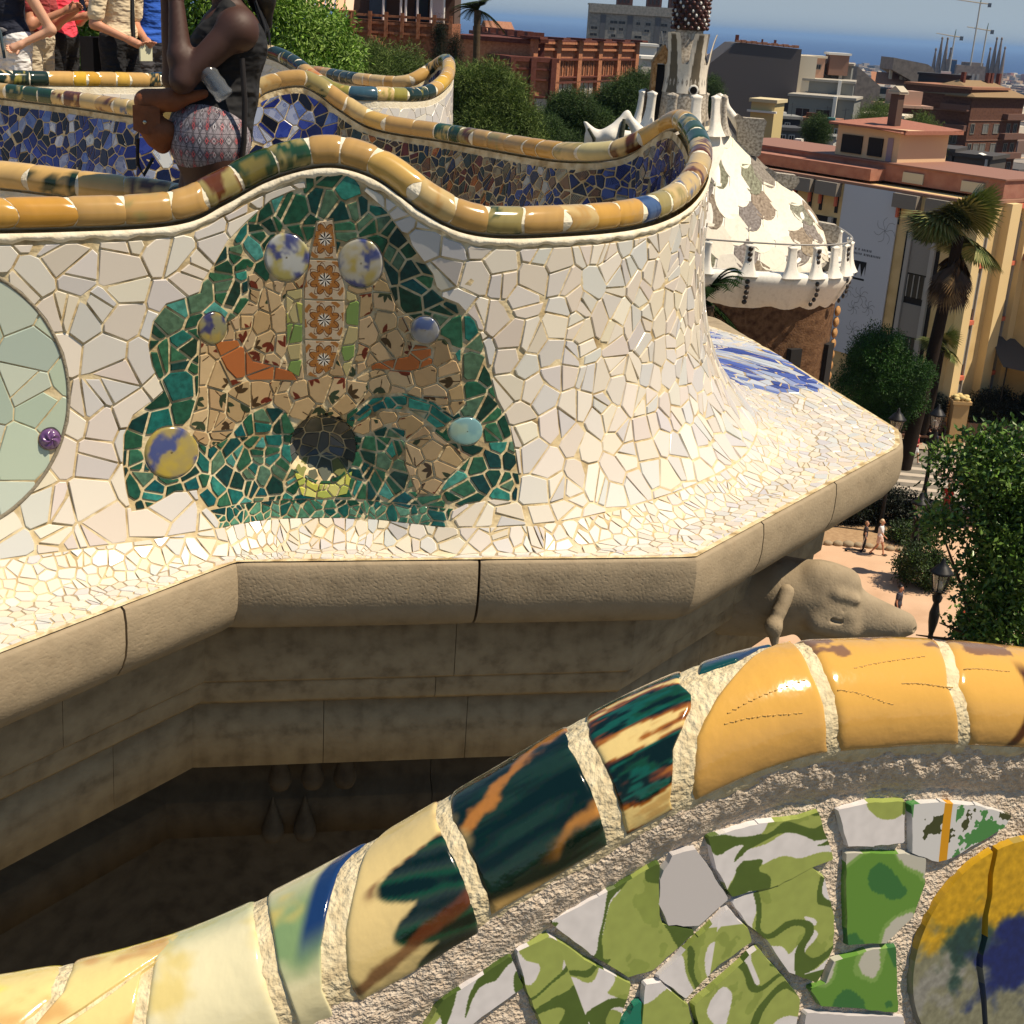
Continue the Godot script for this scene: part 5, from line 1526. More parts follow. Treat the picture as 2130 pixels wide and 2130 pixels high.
	windows(o, [1.6, 2.7], [8.4], .7, .6, glass, fr)
	# dark gable wall
	o = thing("gabled_building", "big dark grey blank gable wall with orange tiles along its crest", "building", Vector3(25.77, -24, -220))
	var b := Buf.new()
	b.prism(pv([0, 0, 13.4, 0, 13.6, 23.5, 11.2, 23.6, 4.6, 23.9, 3.6, 23.8, 0, 20.7]), func(x: float, y: float, z: float) -> Vector3: return Vector3(x, y, z), -14.0, 0.0)
	part("wall", b, flat(78, 74, 76, .9), o)
	b = Buf.new()
	for k in 12: bx(b, 3.6 + k * .8, 23.95 - k * .03, -2, 4.3 + k * .8, 24.25 - k * .03 + .1 * (k % 2), .2)
	part("roof_tiles", b, terra, o)
	b = Buf.new()
	bx(b, 13.61, 0, -13, 16.4, 22.6, -1.5)
	part("lit_flank", b, creamw, o)
	b = Buf.new()
	bx(b, 3.5, 24.2, -1, 4.0, 25.0, -.4); bx(b, 9.4, 24.0, -1, 9.7, 24.6, -.4); bx(b, 7.5, 24.1, -1, 7.7, 24.6, -.4)
	part("chimney", b, dbrick, o)
	# stepped grey terraces
	for q in [[41, -231, 49.2, -229, -2.6, 24, "upper grey terraced block with white edged roof beside the gable wall"], [39.2, -222, 47.9, -220, -5.0, 22, "middle grey terraced block with loggia windows and white fin"], [37.5, -215, 46.6, -212, -7.1, 20, "lower grey terraced block with dark loggias"]]:
		o = block("terraced_block", q[6], "apartment block", q[0], q[1], q[2], q[3], q[4], q[5], 9, flat(122, 124, 120, .9), flat(166, 160, 148, .9), "stepped grey terraces")
		windows(o, [2.2, 5.2], [q[5] - 2.2, q[5] - 5.2], 2.0, 1.1, glass, grey)
		b = Buf.new(); bx(b, 6.6, 0, 0, 7.1, q[5] + .4, 1.0)
		part("white_fin", b, whitew, o)
		rail_row(o, "balcony_slab", .2, 6.5, [q[5] - 3.4, q[5] - 6.6], .5, 1.0, flat(140, 140, 134))
	o = block("roof_room", "small brick roof room with white lid above the grey terraces", "house", 45.3, -227.5, 48.3, -227.5, -1.1, 3.0, 4, flat(136, 104, 88), whitew)
	o = block("roof_room", "small orange and cream roof house right of the gable wall", "house", 41.6, -226.5, 44.4, -226.5, -1.7, 3.0, 4, pinkw, creamw)
	windows(o, [1.8], [1.7], .7, .6, glass, fr)
	# twin blank walls with balconies between
	o = thing("apartment_building", "grey apartment building with blank twin walls, one rounded, and orange roof between", "apartment block", Vector3(57.2, -32, -262))
	var roundw := PackedVector2Array([Vector2(8, 0), Vector2(14.6, 0), Vector2(14.6, 26.2)])
	for k in 7: roundw.append(Vector2(12.0 + 2.6 * cos(k * PI / 12.0), 26.6 + 3.4 * sin(k * PI / 12.0)))
	roundw.append(Vector2(6.4, 30.7)); roundw.append(Vector2(6.4, 28.6)); roundw.append(Vector2(10.0, 27.0))
	b = Buf.new()
	b.prism(roundw, func(x: float, y: float, z: float) -> Vector3: return Vector3(x, y, z), -10.0, 0.0)
	part("rounded_wall", b, render, o)
	b = Buf.new()
	b.prism(pv([0, 0, 4.6, 0, 4.6, 25.6, 0, 28.8]), func(x: float, y: float, z: float) -> Vector3: return Vector3(x, y, z), -9.0, .6)
	part("slanted_wall", b, render, o)
	b = Buf.new(); bx(b, 4.62, 0, -8, 9.98, 25.2, -1.6)
	part("balcony_wall", b, flat(90, 96, 96), o)
	for r in 6:
		b = Buf.new(); bx(b, 4.62, 23.6 - r * 3.1, -1.58, 9.4, 24.3 - r * 3.1, -.2)
		part("balcony", b, flat(140, 142, 138), o)
		for x in [5.8, 8.0]:
			b = Buf.new(); bx(b, x - .8, 21.4 - r * 3.1, -1.58, x + .8, 23.2 - r * 3.1, -1.5)
			part("window", b, glass, o)
	b = Buf.new()
	b.quad(Vector3(3.0, 26.0, -.2), Vector3(10.6, 26.0, -.2), Vector3(10.6, 28.0, -5), Vector3(3.8, 28.0, -5))
	part("roof", b, terra, o)
	for x in [6.6, 8.6, 9.3]:
		b = Buf.new(); bx(b, x, 26.6, -3, x + .5, 29.0, -2.4)
		part("chimney", b, creamw, o)
	# red brick terrace houses behind the trees
	o = block("brick_house", "small red brick house with two pale windows behind the chimney roof", "house", 38.4, -170, 42.8, -168, -7.0, 12, 5, dbrick, creamw)
	windows(o, [1.2, 2.9], [10.0, 7.4], .9, 1.0, blind, fr)
	o = block("brick_house", "narrow brick house with pink rooftop hut between the two round trees", "house", 44.5, -180, 49.4, -181, -6.3, 14, 6, dbrick, pinkw)
	windows(o, [1.4, 3.4], [12.2, 9.6, 7.0], .9, 1.0, blind, fr)
	b = Buf.new(); bx(b, .6, 14.36, -4, 4.2, 16.0, -1)
	part("roof_hut", b, pinkw, o)
	# brown apartment blocks at the right edge
	for q in [[58.3, -230, 66.4, -222, -4.8, "left dark brown brick apartment block with terracotta awning strip and white blinds", 0], [66.7, -221.6, 78.0, -231.6, -6.0, "right dark brown apartment block with hipped tan roof and balconies", 1]]:
		o = block("apartment_block", q[5], "apartment block", q[0], q[1], q[2], q[3], q[4], 34, 12, brown, terra if q[6] == 0 else tanroof, "brown brick apartment blocks")
		var w: float = o.get_meta("w")
		if q[6] == 0:
			windows(o, [2.6, 6.0], seq(8.6, 3.0, 7), 1.3, 1.4, blind, fr)
			windows(o, [9.6], seq(8.6, 3.0, 7), 1.2, 1.5, glass, fr)
		else:
			windows(o, [3.0, 4.9, 8.0], seq(8.4, 3.0, 8), 1.4, 1.3, flat(104, 104, 102, .6), fr, false, [3, 6, 8, 13, 17, 21])
			windows(o, [1.2, 11.6, 13.6], seq(8.4, 3.0, 8), .9, 1.4, glass, fr)
		rail_row(o, "balcony_rail", w * .62, w + .3, seq(6.8, 3.0, 9), .9, 1.0, flat(100, 70, 60, .9))
		rail_row(o, "floor_band", 0, w, seq(6.6, 3.0, 9), .14, .12, flat(124, 92, 76, .9))
	hip = Buf.new()
	hip.quad(Vector3(-.6, 34.2, .8), Vector3(15.6, 34.2, .8), Vector3(12, 36.4, -5), Vector3(3, 36.4, -5))
	hip.tri(Vector3(-.6, 34.2, .8), Vector3(3, 36.4, -5), Vector3(-.6, 34.2, -11)); hip.tri(Vector3(15.6, 34.2, .8), Vector3(12, 36.4, -5), Vector3(15.6, 34.2, -11))
	part("hip_roof", hip, tanroof, o)
	for x in [3.0, 10.0, 11.0, 13.2]:
		b = Buf.new(); bx(b, x, 35.5, -4.6, x + .6, 37.6, -4)
		part("chimney", b, dbrick, o)
	o = block("roof_room", "dark flat roof room with a white skylight above the brown block", "house", 62.2, -238, 70, -236, -3.4, 4.0, 5, flat(52, 52, 54), flat(46, 46, 48))
	b = Buf.new(); bx(b, 3.4, 4.4, .3, 5.0, 4.75, 1.0)
	part("skylight", b, whitew, o)
	o = block("house", "dark grey house with pale gutter, left of the leaning stair house", "house", 36.8, -140, 40.5, -138, -8.3, 12, 5, flat(74, 70, 68), flat(66, 62, 60))
	b = Buf.new(); bx(b, 3.3, 3.0, 0, 3.6, 12, .3)
	part("gutter", b, whitew, o)
	o = block("house", "dark grey house with white fin and small bright skylight below the brown block", "house", 40.7, -138, 43.6, -136, -8.6, 12, 5, flat(74, 68, 64), flat(66, 62, 60))
	b = Buf.new(); bx(b, 2.2, 2.0, 0, 2.5, 10.2, .3); bx(b, 3.1, 2.0, 0, 3.3, 12, .3)
	part("white_fin", b, flat(180, 178, 172), o)
	b = Buf.new(); b.quad(Vector3(2.3, 12.5, .2), Vector3(3.6, 12.1, .2), Vector3(3.6, 12.1, -1), Vector3(2.3, 12.5, -1))
	part("skylight", b, whitew, o)
	b = Buf.new()
	o = block("house", "cream house with flat roof just right of the gatehouse tower", "house", 22.3, -150, 24.6, -149, -5.3, 9, 4, flat(196, 176, 122), flat(206, 190, 150))
	rail_row(o, "roof_edge", -.3, 2.8, [8.0], .2, .4, whitew)
	# the low roofscape in the dip
	var rng := rnd(17)
	var looks := [["grey flat roofed", Color8(112, 112, 108)], ["pale plastered", Color8(190, 180, 160)], ["dark slate", Color8(62, 62, 66)], ["brick red", Color8(128, 76, 58)], ["ochre", Color8(186, 150, 100)], ["white", Color8(214, 210, 200)]]
	var spots := [[27, -160, -8.4], [30, -156, -8.8], [33, -165, -8.0], [36, -160, -8.9], [29, -175, -8.2], [33, -178, -8.6], [25, -140, -8.8], [28, -136, -9.6], [31, -140, -9.2], [34, -144, -9.8], [24, -124, -9.0], [27, -122, -9.8], [30, -126, -10.2], [33, -130, -10.4], [22, -112, -9.6], [25, -110, -10.2], [36, -150, -9.6], [39, -156, -9.4], [35, -132, -10.6], [46, -150, -10.6], [44, -128, -10.4], [41, -122, -10.8], [38, -118, -10.8]]
	var where := ["left", "middle", "right"]
	for i in spots.size():
		var s = spots[i]; var lk = looks[(i * 5 + i / 6) % 6]
		var wd := rng.randf_range(2.4, 4.2)
		var m := flat(int(lk[1].r8 * .9), int(lk[1].g8 * .9), int(lk[1].b8 * .9), .9)
		var rk := rng.randi() % 4
		o = block("house", "%s house, %s roof, number %s in the dip's %s row" % [lk[0], ["orange tiled", "grey", "pale flat", "dark"][rk], ["one", "two", "three", "four", "five", "six", "seven", "eight"][i % 8], ["back", "middle", "front"][i / 8]], "house", s[0], s[1], s[0] + wd, s[1] + rng.randf_range(-.8, 1.6), s[2] + rng.randf_range(-.3, .3), 9, 4, m, [terra, grey, flat(150, 144, 132), flat(70, 70, 72)][rk], "low town houses in the dip")
		windows(o, seq(.7, 1.0, int(wd - .6)), [8.1, 6.3], .5, .8, glass, wfr)
		if rng.randf() < .7:
			b = Buf.new()
			bx(b, .3, 9.36, -1.4, .3 + rng.randf_range(.5, 1.6), 9.36 + rng.randf_range(.3, .9), -.5)
			part("roof_box", b, [whitew, flat(90, 140, 130), dbrick, creamw][rng.randi() % 4], o)
			b = Buf.new()
			b.tube([Vector3(wd * .7, 9.3, -.8), Vector3(wd * .7, 10.9, -.8)], [.03, .02], 5); b.tube([Vector3(wd * .7 - .4, 10.6, -.8), Vector3(wd * .7 + .4, 10.7, -.8)], [.02, .02], 4)
			part("aerial", b, M.iron, o)
	# the rest of the city down to the shore: one far mass
	var mm := MultiMesh.new()
	mm.transform_format = MultiMesh.TRANSFORM_3D; mm.use_colors = true
	var unit := BoxMesh.new(); mm.mesh = unit
	var n := 5200
	mm.instance_count = n
	for i in n:
		var z := -lerpf(330.0, 5500.0, pow(rng.randf(), .8)); var x := rng.randf_range(-.12, .62) * -z
		var gy := lerpf(-48.0, -108.0, smoothstep(300.0, 1800.0, -z))
		var hh := rng.randf_range(9.0, 26.0) if z < -500.0 else rng.randf_range(5.0, 12.0)
		if z > -700.0: hh = minf(hh, 12.0)
		mm.set_instance_transform(i, Transform3D(Basis(Vector3.UP, .75 + rng.randf_range(-.1, .1)).scaled_local(Vector3(rng.randf_range(12, 34), hh, rng.randf_range(12, 30))), Vector3(x, gy + hh * .5, z)))
		mm.set_instance_color(i, [lin(186, 160, 132), lin(150, 140, 130), lin(120, 100, 90), lin(206, 196, 180), lin(150, 96, 76), lin(96, 92, 90)][rng.randi() % 6])
	var city := MultiMeshInstance3D.new()
	city.multimesh = mm; city.material_override = M.matte; city.name = "distant_city"
	add_child(city)
	tag(stuff(city), "hazy distant city of small blocks reaching the shore", "city")
	church()
	villa()

func church() -> void:
	var st := rough_stone([Color8(104, 92, 82), Color8(128, 114, 102), Color8(140, 126, 112)], .02, 48, 0.0)
	var o := thing("church", "unfinished basilica with two clusters of tapering spires far off by the sea", "church", Vector3(552, -105, -1900))
	var spire := func(x: float, z: float, h: float, r: float) -> void:
		var b := Buf.new()
		var pr := []
		for k in 9:
			var t := k / 8.0
			pr.append(Vector2(r * (1.0 - .25 * t - .62 * t * t) + .2, h * t))
		b.lathe(pr, Vector3(x, 0, z), 10)
		b.blob(Vector3(x, h + 1.0, z), Vector3(1.5, 2.2, 1.5), 8, 6)
		part("spire", b, st, o)
	for q in [[-36, -8, 98, 5.5], [-31, -4, 112, 6.0], [-25, 0, 112, 6.0], [-20, 4, 100, 5.5], [34, -6, 103, 5.5], [39, -2, 116, 6.0], [44, 2, 116, 6.0], [49, 6, 105, 5.5]]: spire.call(q[0], q[1], q[2], q[3])
	var b := Buf.new()
	bx(b, -12, 0, -20, 26, 82, 14); bx(b, -18, 0, -18, -10, 88, 6); bx(b, 2, 0, -16, 24, 86, 8); bx(b, -38, 0, -10, -18, 62, 8); bx(b, 26, 0, -12, 52, 68, 8)
	part("nave", b, st, o)
	b = Buf.new()
	for k in 5: bx(b, -8 + k * 6, 40, 14, -5 + k * 6, 72, 14.8)
	part("scaffold", b, flat(150, 146, 140), o)
	b = Buf.new()
	bx(b, -17.5, 20, 6, -10.5, 87, 6.6)
	part("blue_sheeting", b, flat(52, 84, 122), o)
	for q in [["tallest construction crane with long jib over the basilica", 6, 158, -34, 14], ["middle height construction crane on the right of the basilica", 20, 126, -26, 9], ["lowest construction crane left of the basilica nave", -20, 116, -24, 11]]:
		var c := thing("crane", q[0], "crane", Vector3(552 + q[1], -105, -1888), 0.0, "tower cranes over the basilica")
		b = Buf.new(); b.tube([Vector3(0, 0, 0), Vector3(0, q[2], 0)], [1.1, 1.0], 6)
		part("mast", b, flat(176, 172, 160), c)
		b = Buf.new(); b.tube([Vector3(q[3], q[2] + 3, 0), Vector3(0, q[2] + .5, 0)], [.5, .8], 5); b.tube([Vector3(0, q[2] + .5, 0), Vector3(q[4], q[2], 0)], [.9, .7], 5)
		part("jib", b, flat(150, 140, 120), c)
		b = Buf.new(); b.tube([Vector3(0, q[2], 0), Vector3(.5, q[2] + 9, 0)], [.8, .4], 5)
		part("tower_head", b, flat(96, 110, 80), c)
		b = Buf.new(); bx(b, q[4] - 4, q[2] - 4, -1, q[4], q[2] + 1, 1)
		part("counterweight", b, flat(70, 76, 82), c)

func villa() -> void:
	# the terrace villa at the top left, behind the pines
	var brick := rough_stone([Color8(110, 66, 46), Color8(146, 96, 70), Color8(160, 112, 84)], .6, 49, 0.0)
	var o := thing("villa", "brick villa with white columned porch and balustraded terrace above the pines", "house", Vector3(-10.6, -4.0, -74))
	var b := Buf.new()
	bx(b, 0, 0, -8, 6.0, 5.0, 0)
	part("terrace_wall", b, brick, o)
	b = Buf.new(); bx(b, .2, 5.0, -9, 5.9, 12, -3.2)
	part("wall", b, flat(84, 64, 54, .9), o)
	b = Buf.new(); bx(b, 2.0, 6.9, -3.2, 6.2, 7.4, -.6)
	part("porch_roof", b, flat(212, 204, 190), o)
	for x in [2.4, 3.3, 3.55, 4.15, 4.85, 5.5]:
		b = Buf.new(); b.tube([Vector3(x, 5.0, -.8), Vector3(x, 6.9, -.8)], [.07, .06], 8)
		part("column", b, M.white, o)
	for q in [[1.4, .9], [3.8, .7], [4.6, .5]]:
		b = Buf.new(); bx(b, q[0], 5.05, -3.19, q[0] + q[1], 6.7, -3.1)
		part("window", b, flat(40, 50, 70, .1), o)
	b = Buf.new(); bx(b, 4.75, 5.05, -2.0, 5.4, 6.85, -1.9)
	part("screen", b, flat(196, 196, 200), o)
	for k in 8:
		b = Buf.new(); bx(b, .1 + k * .82, 4.2, .0, .28 + k * .82, 5.4, .2)
		part("terrace_pier", b, brick, o)
	for y in [4.35, 4.8, 5.15]:
		b = Buf.new(); bx(b, .1, y, .03, 5.9, y + .12, .14)
		part("terrace_rail", b, brick, o)
	for k in 10:
		b = Buf.new(); bx(b, 1.9 + k * .17, 4.1 - k * .14, .2, 2.2 + k * .17, 4.25 - k * .14, .6)
		part("stair", b, brick, o)
	b = Buf.new(); bx(b, .15, 5.0, -.7, .5, 7.6, -.4)
	part("pillar", b, brick, o)
	for q in [[-6.9, 1.58, -40.2, 1.5, "left"], [-6.0, 1.62, -40.6, 1.0, "right"]]:
		if q[4] == "right": continue
		var a := thing("awning", "peach striped awning peeping over the hedge at the top", "awning", Vector3(q[0], q[1], q[2]))
		for k in 6:
			b = Buf.new()
			var x := k * .27
			b.quad(Vector3(x, .25, -.8), Vector3(x + .24, .25, -.8), Vector3(x + .24 + .1, -.12, .2), Vector3(x + .1, -.12, .2))
			part("stripe", b, flat(232, 176, 136, .8) if k % 2 == 0 else flat(226, 190, 160, .8), a)
		b = Buf.new(); b.tube([Vector3(.1, -.14, .2), Vector3(1.75, -.14, .2)], [.02, .02], 5)
		b.tube([Vector3(.2, -3.4, .0), Vector3(.2, -.1, .1)], [.04, .04], 6); b.tube([Vector3(1.6, -3.4, .0), Vector3(1.6, -.1, .1)], [.04, .04], 6)
		part("frame", b, brick, a)

# ---- the yellow school with its banner
func school() -> void:
	var stucco := rough_stone([Color8(196, 166, 116), Color8(216, 188, 136), Color8(222, 196, 146)], .12, 81, 0.0)
	var pinkp := rough_stone([Color8(136, 92, 78), Color8(160, 112, 96), Color8(168, 126, 108)], .2, 82, 0.0)
	var greyj := flat(170, 166, 160, .8); var dark := flat(34, 30, 28, .9); var blind := flat(140, 136, 130, .7); var glass := flat(30, 34, 40, .1); var redp := flat(206, 110, 84, .7)
	var o := thing("school_building", "long yellow stucco school with grey banner, planter boxes and tall framed window strips", "building", Vector3(15.18, -20.5, -90.5), deg_to_rad(-51.25))
	var b := Buf.new(); bx(b, -8, 0, -16, 15.2, 13.7, 0)
	part("wall", b, stucco, o)
	b = Buf.new(); bx(b, -8, 13.71, -.35, 15.3, 13.88, .12); bx(b, 15.02, 13.71, -16, 15.32, 13.88, -.36)
	part("coping", b, flat(150, 112, 92), o)
	b = Buf.new(); bx(b, -8, 13.9, -7.0, 6.6, 14.6, -1.6); bx(b, -8, 13.89, -9.0, 15.0, 14.9, -3.0)
	part("pink_parapet", b, pinkp, o)
	b = Buf.new(); bx(b, -8, 14.91, -9.1, 15.1, 15.0, -2.9)
	part("parapet_cap", b, flat(140, 100, 84), o)
	for q in [[8.0, 15.0], [12.2, 14.9]]:
		b = Buf.new(); bx(b, q[0], 14.0, -2.98, q[0] + 1.5, 14.6, -2.9)
		part("skylight", b, flat(186, 180, 160), o)
	# stair house on the roof
	b = Buf.new(); bx(b, 2.0, 13.9, -8.5, 6.9, 16.9, -3.6)
	part("stair_house", b, flat(220, 186, 146, .85), o)
	for q in [[2.5, 4.1], [4.6, 5.7]]:
		b = Buf.new(); bx(b, q[0], 15.2, -3.62, q[1], 16.3, -3.5)
		part("window", b, dark, o)
	b = Buf.new(); bx(b, 6.05, 15.0, -3.62, 6.45, 16.4, -3.54)
	part("door", b, flat(150, 130, 140), o)
	b = Buf.new()
	b.quad(Vector3(1.6, 17.0, -3.1), Vector3(7.6, 16.75, -3.1), Vector3(7.6, 17.0, -9.0), Vector3(1.6, 17.3, -9.0)); bx(b, 1.6, 16.86, -3.3, 7.6, 16.98, -3.1); bx(b, 7.45, 16.72, -9, 7.6, 16.95, -3.1)
	part("roof", b, rough_stone([Color8(146, 96, 80), Color8(168, 116, 98)], .6, 83, 0.0), o)
	b = Buf.new(); bx(b, 4.2, 17.0, -6.2, 4.8, 18.9, -5.6)
	part("chimney", b, flat(86, 66, 56), o)
	b = Buf.new(); bx(b, 4.05, 18.92, -6.35, 4.95, 19.05, -5.45); b.prism(pv([0, 0, 1.0, 0, .5, .35]), func(x: float, y: float, z: float) -> Vector3: return Vector3(x + 4.0, y + 19.06, z), -6.3, -5.5)
	part("chimney_cap", b, flat(180, 170, 150), o)
	# window bays down the shaded front
	for x in [4.55, 12.3, -.6, -4.6]:
		b = Buf.new(); bx(b, x - 1.25, .4, 0, x + 1.25, 11.6, .03)
		part("bay_recess", b, dark, o)
		for s in [-1.0, .72]:
			b = Buf.new(); bx(b, x + s, .4, .0, x + s + .28, 11.6, .22)
			part("bay_jamb", b, greyj, o)
		for r in 3:
			var y := 7.9 - r * 3.7
			b = Buf.new(); bx(b, x - .68, y + 1.4, .03, x + .68, y + 3.3, .10)
			part("blind", b, blind, o)
			b = Buf.new(); bx(b, x - .68, y, .03, x + .68, y + 1.35, .08)
			var p := part("window", b, glass, o)
			for k in 4:
				b = Buf.new(); bx(b, x - .62 + k * .4, y, .085, x - .56 + k * .4, y + 1.3, .12)
				part("bar", b, greyj, p)
	# planter boxes under the coping
	for x in [2.9, 5.0, 10.9, 13.2]:
		b = Buf.new(); bx(b, x - .85, 12.9, 0, x + .85, 13.7, .5)
		part("planter_box", b, flat(130, 122, 112), o)
		for s in [-.7, .55]:
			b = Buf.new(); bx(b, x + s, 11.9, 0, x + s + .22, 12.88, .06)
			part("slot", b, dark, o)
			b = Buf.new(); bx(b, x + s + .03, 12.3, .06, x + s + .17, 12.88, .25)
			part("red_block", b, redp, o)
	# the banner with its emblem and drawings
	b = Buf.new(); bx(b, 6.15, 3.6, .06, 10.35, 13.72, .14)
	var ban := part("banner", b, flat(196, 200, 208, .7), o)
	var ink := Buf.new()
	var pt := func(x: float, y: float) -> Vector3: return Vector3(x, y, .146)
	for k in 2:
		ink.tri(pt.call(7.72 + k * .42, 9.25), pt.call(8.14 + k * .42, 9.25), pt.call(7.93 + k * .42, 8.42))
	ink.quad(pt.call(7.66, 9.36), pt.call(8.62, 9.36), pt.call(8.62, 9.2), pt.call(7.66, 9.2)); ink.quad(pt.call(7.7, 8.34), pt.call(8.6, 8.34), pt.call(8.6, 8.22), pt.call(7.7, 8.22))
	ink.tri(pt.call(7.66, 9.25), pt.call(7.78, 9.25), pt.call(7.68, 8.5)); ink.tri(pt.call(8.62, 9.25), pt.call(8.5, 9.25), pt.call(8.6, 8.5))
	part("emblem", ink, flat(24, 26, 30), ban)
	ink = Buf.new()
	var rng := rnd(6)
	for row in [[7.6, 8.9, 9.98], [6.95, 9.5, 9.72]]:   # two lines of print too small to read
		var x: float = row[0]
		while x < row[1]:
			var w := rng.randf_range(.05, .11)
			ink.quad(pt.call(x, row[2]), pt.call(x + w, row[2]), pt.call(x + w, row[2] + .13), pt.call(x, row[2] + .13))
			x += w + (.05 if rng.randf() < .85 else .16)
	part("small_print", ink, flat(96, 100, 106), ban)
	ink = Buf.new()
	var stroke := func(pts: Array, wd: float) -> void:
		for i in pts.size() - 1:
			var a := Vector2(pts[i][0], pts[i][1]); var c := Vector2(pts[i + 1][0], pts[i + 1][1]); var n := (c - a).orthogonal().normalized() * wd
			ink.quad(pt.call(a.x + n.x, a.y + n.y), pt.call(c.x + n.x, c.y + n.y), pt.call(c.x - n.x, c.y - n.y), pt.call(a.x - n.x, a.y - n.y))
	for f in [[9.6, 11.4, .8], [7.4, 7.5, .5], [8.5, 7.3, .6], [9.2, 6.7, .5], [8.1, 6.5, .45], [8.3, 5.2, .55]]:   # faint flower drawings
		for k in 7:
			var an: float = k * TAU / 7.0 + f[0]
			var pts := []
			for j in 7:
				var t := j / 6.0
				pts.append([f[0] + cos(an + .5 * sin(t * PI)) * f[2] * t, f[1] + sin(an + .5 * sin(t * PI)) * f[2] * t])
			stroke.call(pts, .012)
	part("flower_drawing", ink, flat(112, 116, 124), ban)
	ink = Buf.new()
	for k in 3:
		var an := PI * (.25 + .25 * k)
		stroke.call([[8.3 + cos(an) * .35, 5.6 + sin(an) * .35], [8.3 + cos(an) * .7, 5.6 + sin(an) * .7]], .05)
	part("ray_mark", ink, flat(40, 42, 46), ban)
	# the sunlit flank with piers and window strips
	for q in [[0.02, .75], [3.0, 3.95], [4.85, 5.6]]:
		b = Buf.new(); bx(b, 15.2, 0, -q[1], 15.75, 13.7, -q[0])
		part("pier", b, flat(226, 200, 148, .85), o)
	for z in [1.25, 4.4]:
		b = Buf.new(); bx(b, 15.2, .6, -z - .42, 15.24, 12.6, -z + .42)
		part("bay_recess", b, dark, o)
		for s in [-.42, .36]:
			b = Buf.new(); bx(b, 15.24, .6, -z + s, 15.4, 12.6, -z + s + .06)
			part("bay_jamb", b, greyj, o)
		for r in 4:
			b = Buf.new(); bx(b, 15.24, 1.1 + r * 3.3, -z - .34, 15.3, 3.2 + r * 3.3, -z + .34)
			part("blind", b, blind, o)
			b = Buf.new(); bx(b, 15.24, 3.5 + r * 3.3, -z - .34, 15.5, 3.75 + r * 3.3, -z + .34)
			part("red_block", b, redp, o)
	o = thing("annexe_building", "lower yellow annexe with terracotta edge at the right of the school", "building", Vector3(28.6, -20.5, -82.5), deg_to_rad(-51.25))
	b = Buf.new(); bx(b, 0, 0, -12, 8, 10.4, 0); bx(b, 0, 0, .01, .5, 10.4, .5)
	part("wall", b, stucco, o)
	b = Buf.new(); bx(b, -.3, 10.41, -12, 8.2, 10.8, .5)
	part("roof_edge", b, pinkp, o)

# ---- plants
func leaf_cluster(n: int, w: float, l: float, s: int, droop := 0.0) -> ArrayMesh:
	var rng := rnd(s)
	var b := Buf.new()
	b.col = Color(1, 1, 1)
	for i in n:
		var d := Vector3(rng.randfn(), rng.randfn() - droop, rng.randfn()).normalized()
		var p := d * rng.randf_range(.15, 1.0)
		var t := (d + Vector3(rng.randfn(), rng.randfn(), rng.randfn()) * .7).normalized()
		var sd := t.cross(Vector3(rng.randfn(), rng.randfn(), rng.randfn())).normalized() * w
		var k := rng.randf_range(.7, 1.3)
		b.col = Color(k, k, k * .95)
		var nn := sd.cross(t).normalized() * w * .4
		b.quad(p, p + t * l * .45 + sd + nn, p + t * l, p + t * l * .45 - sd + nn)
	return b.mesh()
func foliage(parent: Node3D, lobes: Array, cluster: ArrayMesh, n: int, size: float, cols: Array, mat: Material, s: int, called := "crown") -> void:
	var rng := rnd(s)
	var ns := noise(s, .35, 2)
	var all := []
	for l in lobes:
		all.append(l)
		for k in 4:
			var sd := Vector3(rng.randfn(), rng.randfn() * .7 + .25, rng.randfn()).normalized()
			all.append([(l[0] as Vector3) + sd * (l[1] as Vector3) * .85, (l[1] as Vector3) * rng.randf_range(.28, .45)])
	lobes = all
	var total := 0.0
	for l in lobes: total += l[1].x * l[1].y + l[1].z * l[1].y
	var mm := MultiMesh.new()
	mm.transform_format = MultiMesh.TRANSFORM_3D; mm.use_colors = true; mm.mesh = cluster
	mm.instance_count = n
	for i in n:
		var r := rng.randf() * total
		var lobe: Array = lobes[0]
		for l in lobes:
			lobe = l
			r -= l[1].x * l[1].y + l[1].z * l[1].y
			if r <= 0.0: break
		var d := Vector3(rng.randfn(), rng.randfn() * .9 + .12, rng.randfn()).normalized()
		var bump := 1.0 + .28 * ns.get_noise_3dv((lobe[0] as Vector3) + d * 3.0 * lobe[1].x)
		var rad := pow(rng.randf(), .33) * bump
		var p: Vector3 = lobe[0] + d * (lobe[1] as Vector3) * rad
		var bs := Basis.from_euler(Vector3(rng.randf() * TAU, rng.randf() * TAU, rng.randf() * TAU)).scaled(Vector3.ONE * size * rng.randf_range(.7, 1.25))
		mm.set_instance_transform(i, Transform3D(bs, p))
		mm.set_instance_color(i, vary(cols[rng.randi() % cols.size()], rng, .22))
	var o := MultiMeshInstance3D.new()
	o.multimesh = mm; o.material_override = mat; o.name = called
	stuff(o)
	parent.add_child(o, true)
func trunk(parent: Node3D, base: Vector3, top: Vector3, r0: float, limbs: Array, mat: Material) -> void:
	var b := Buf.new()
	b.tube([base, base.lerp(top, .5) + Vector3(.04, 0, .03) * base.distance_to(top), top], [r0, r0 * .75, r0 * .55], 9)
	var tr := part("trunk", b, mat, parent)
	for l in limbs:
		b = Buf.new()
		var m: Vector3 = top.lerp(l, .5) + Vector3(0, -.06, .04) * top.distance_to(l)
		b.tube([top.lerp(base, .12), m, l], [r0 * .5, r0 * .3, r0 * .1], 6)
		part("limb", b, mat, tr)
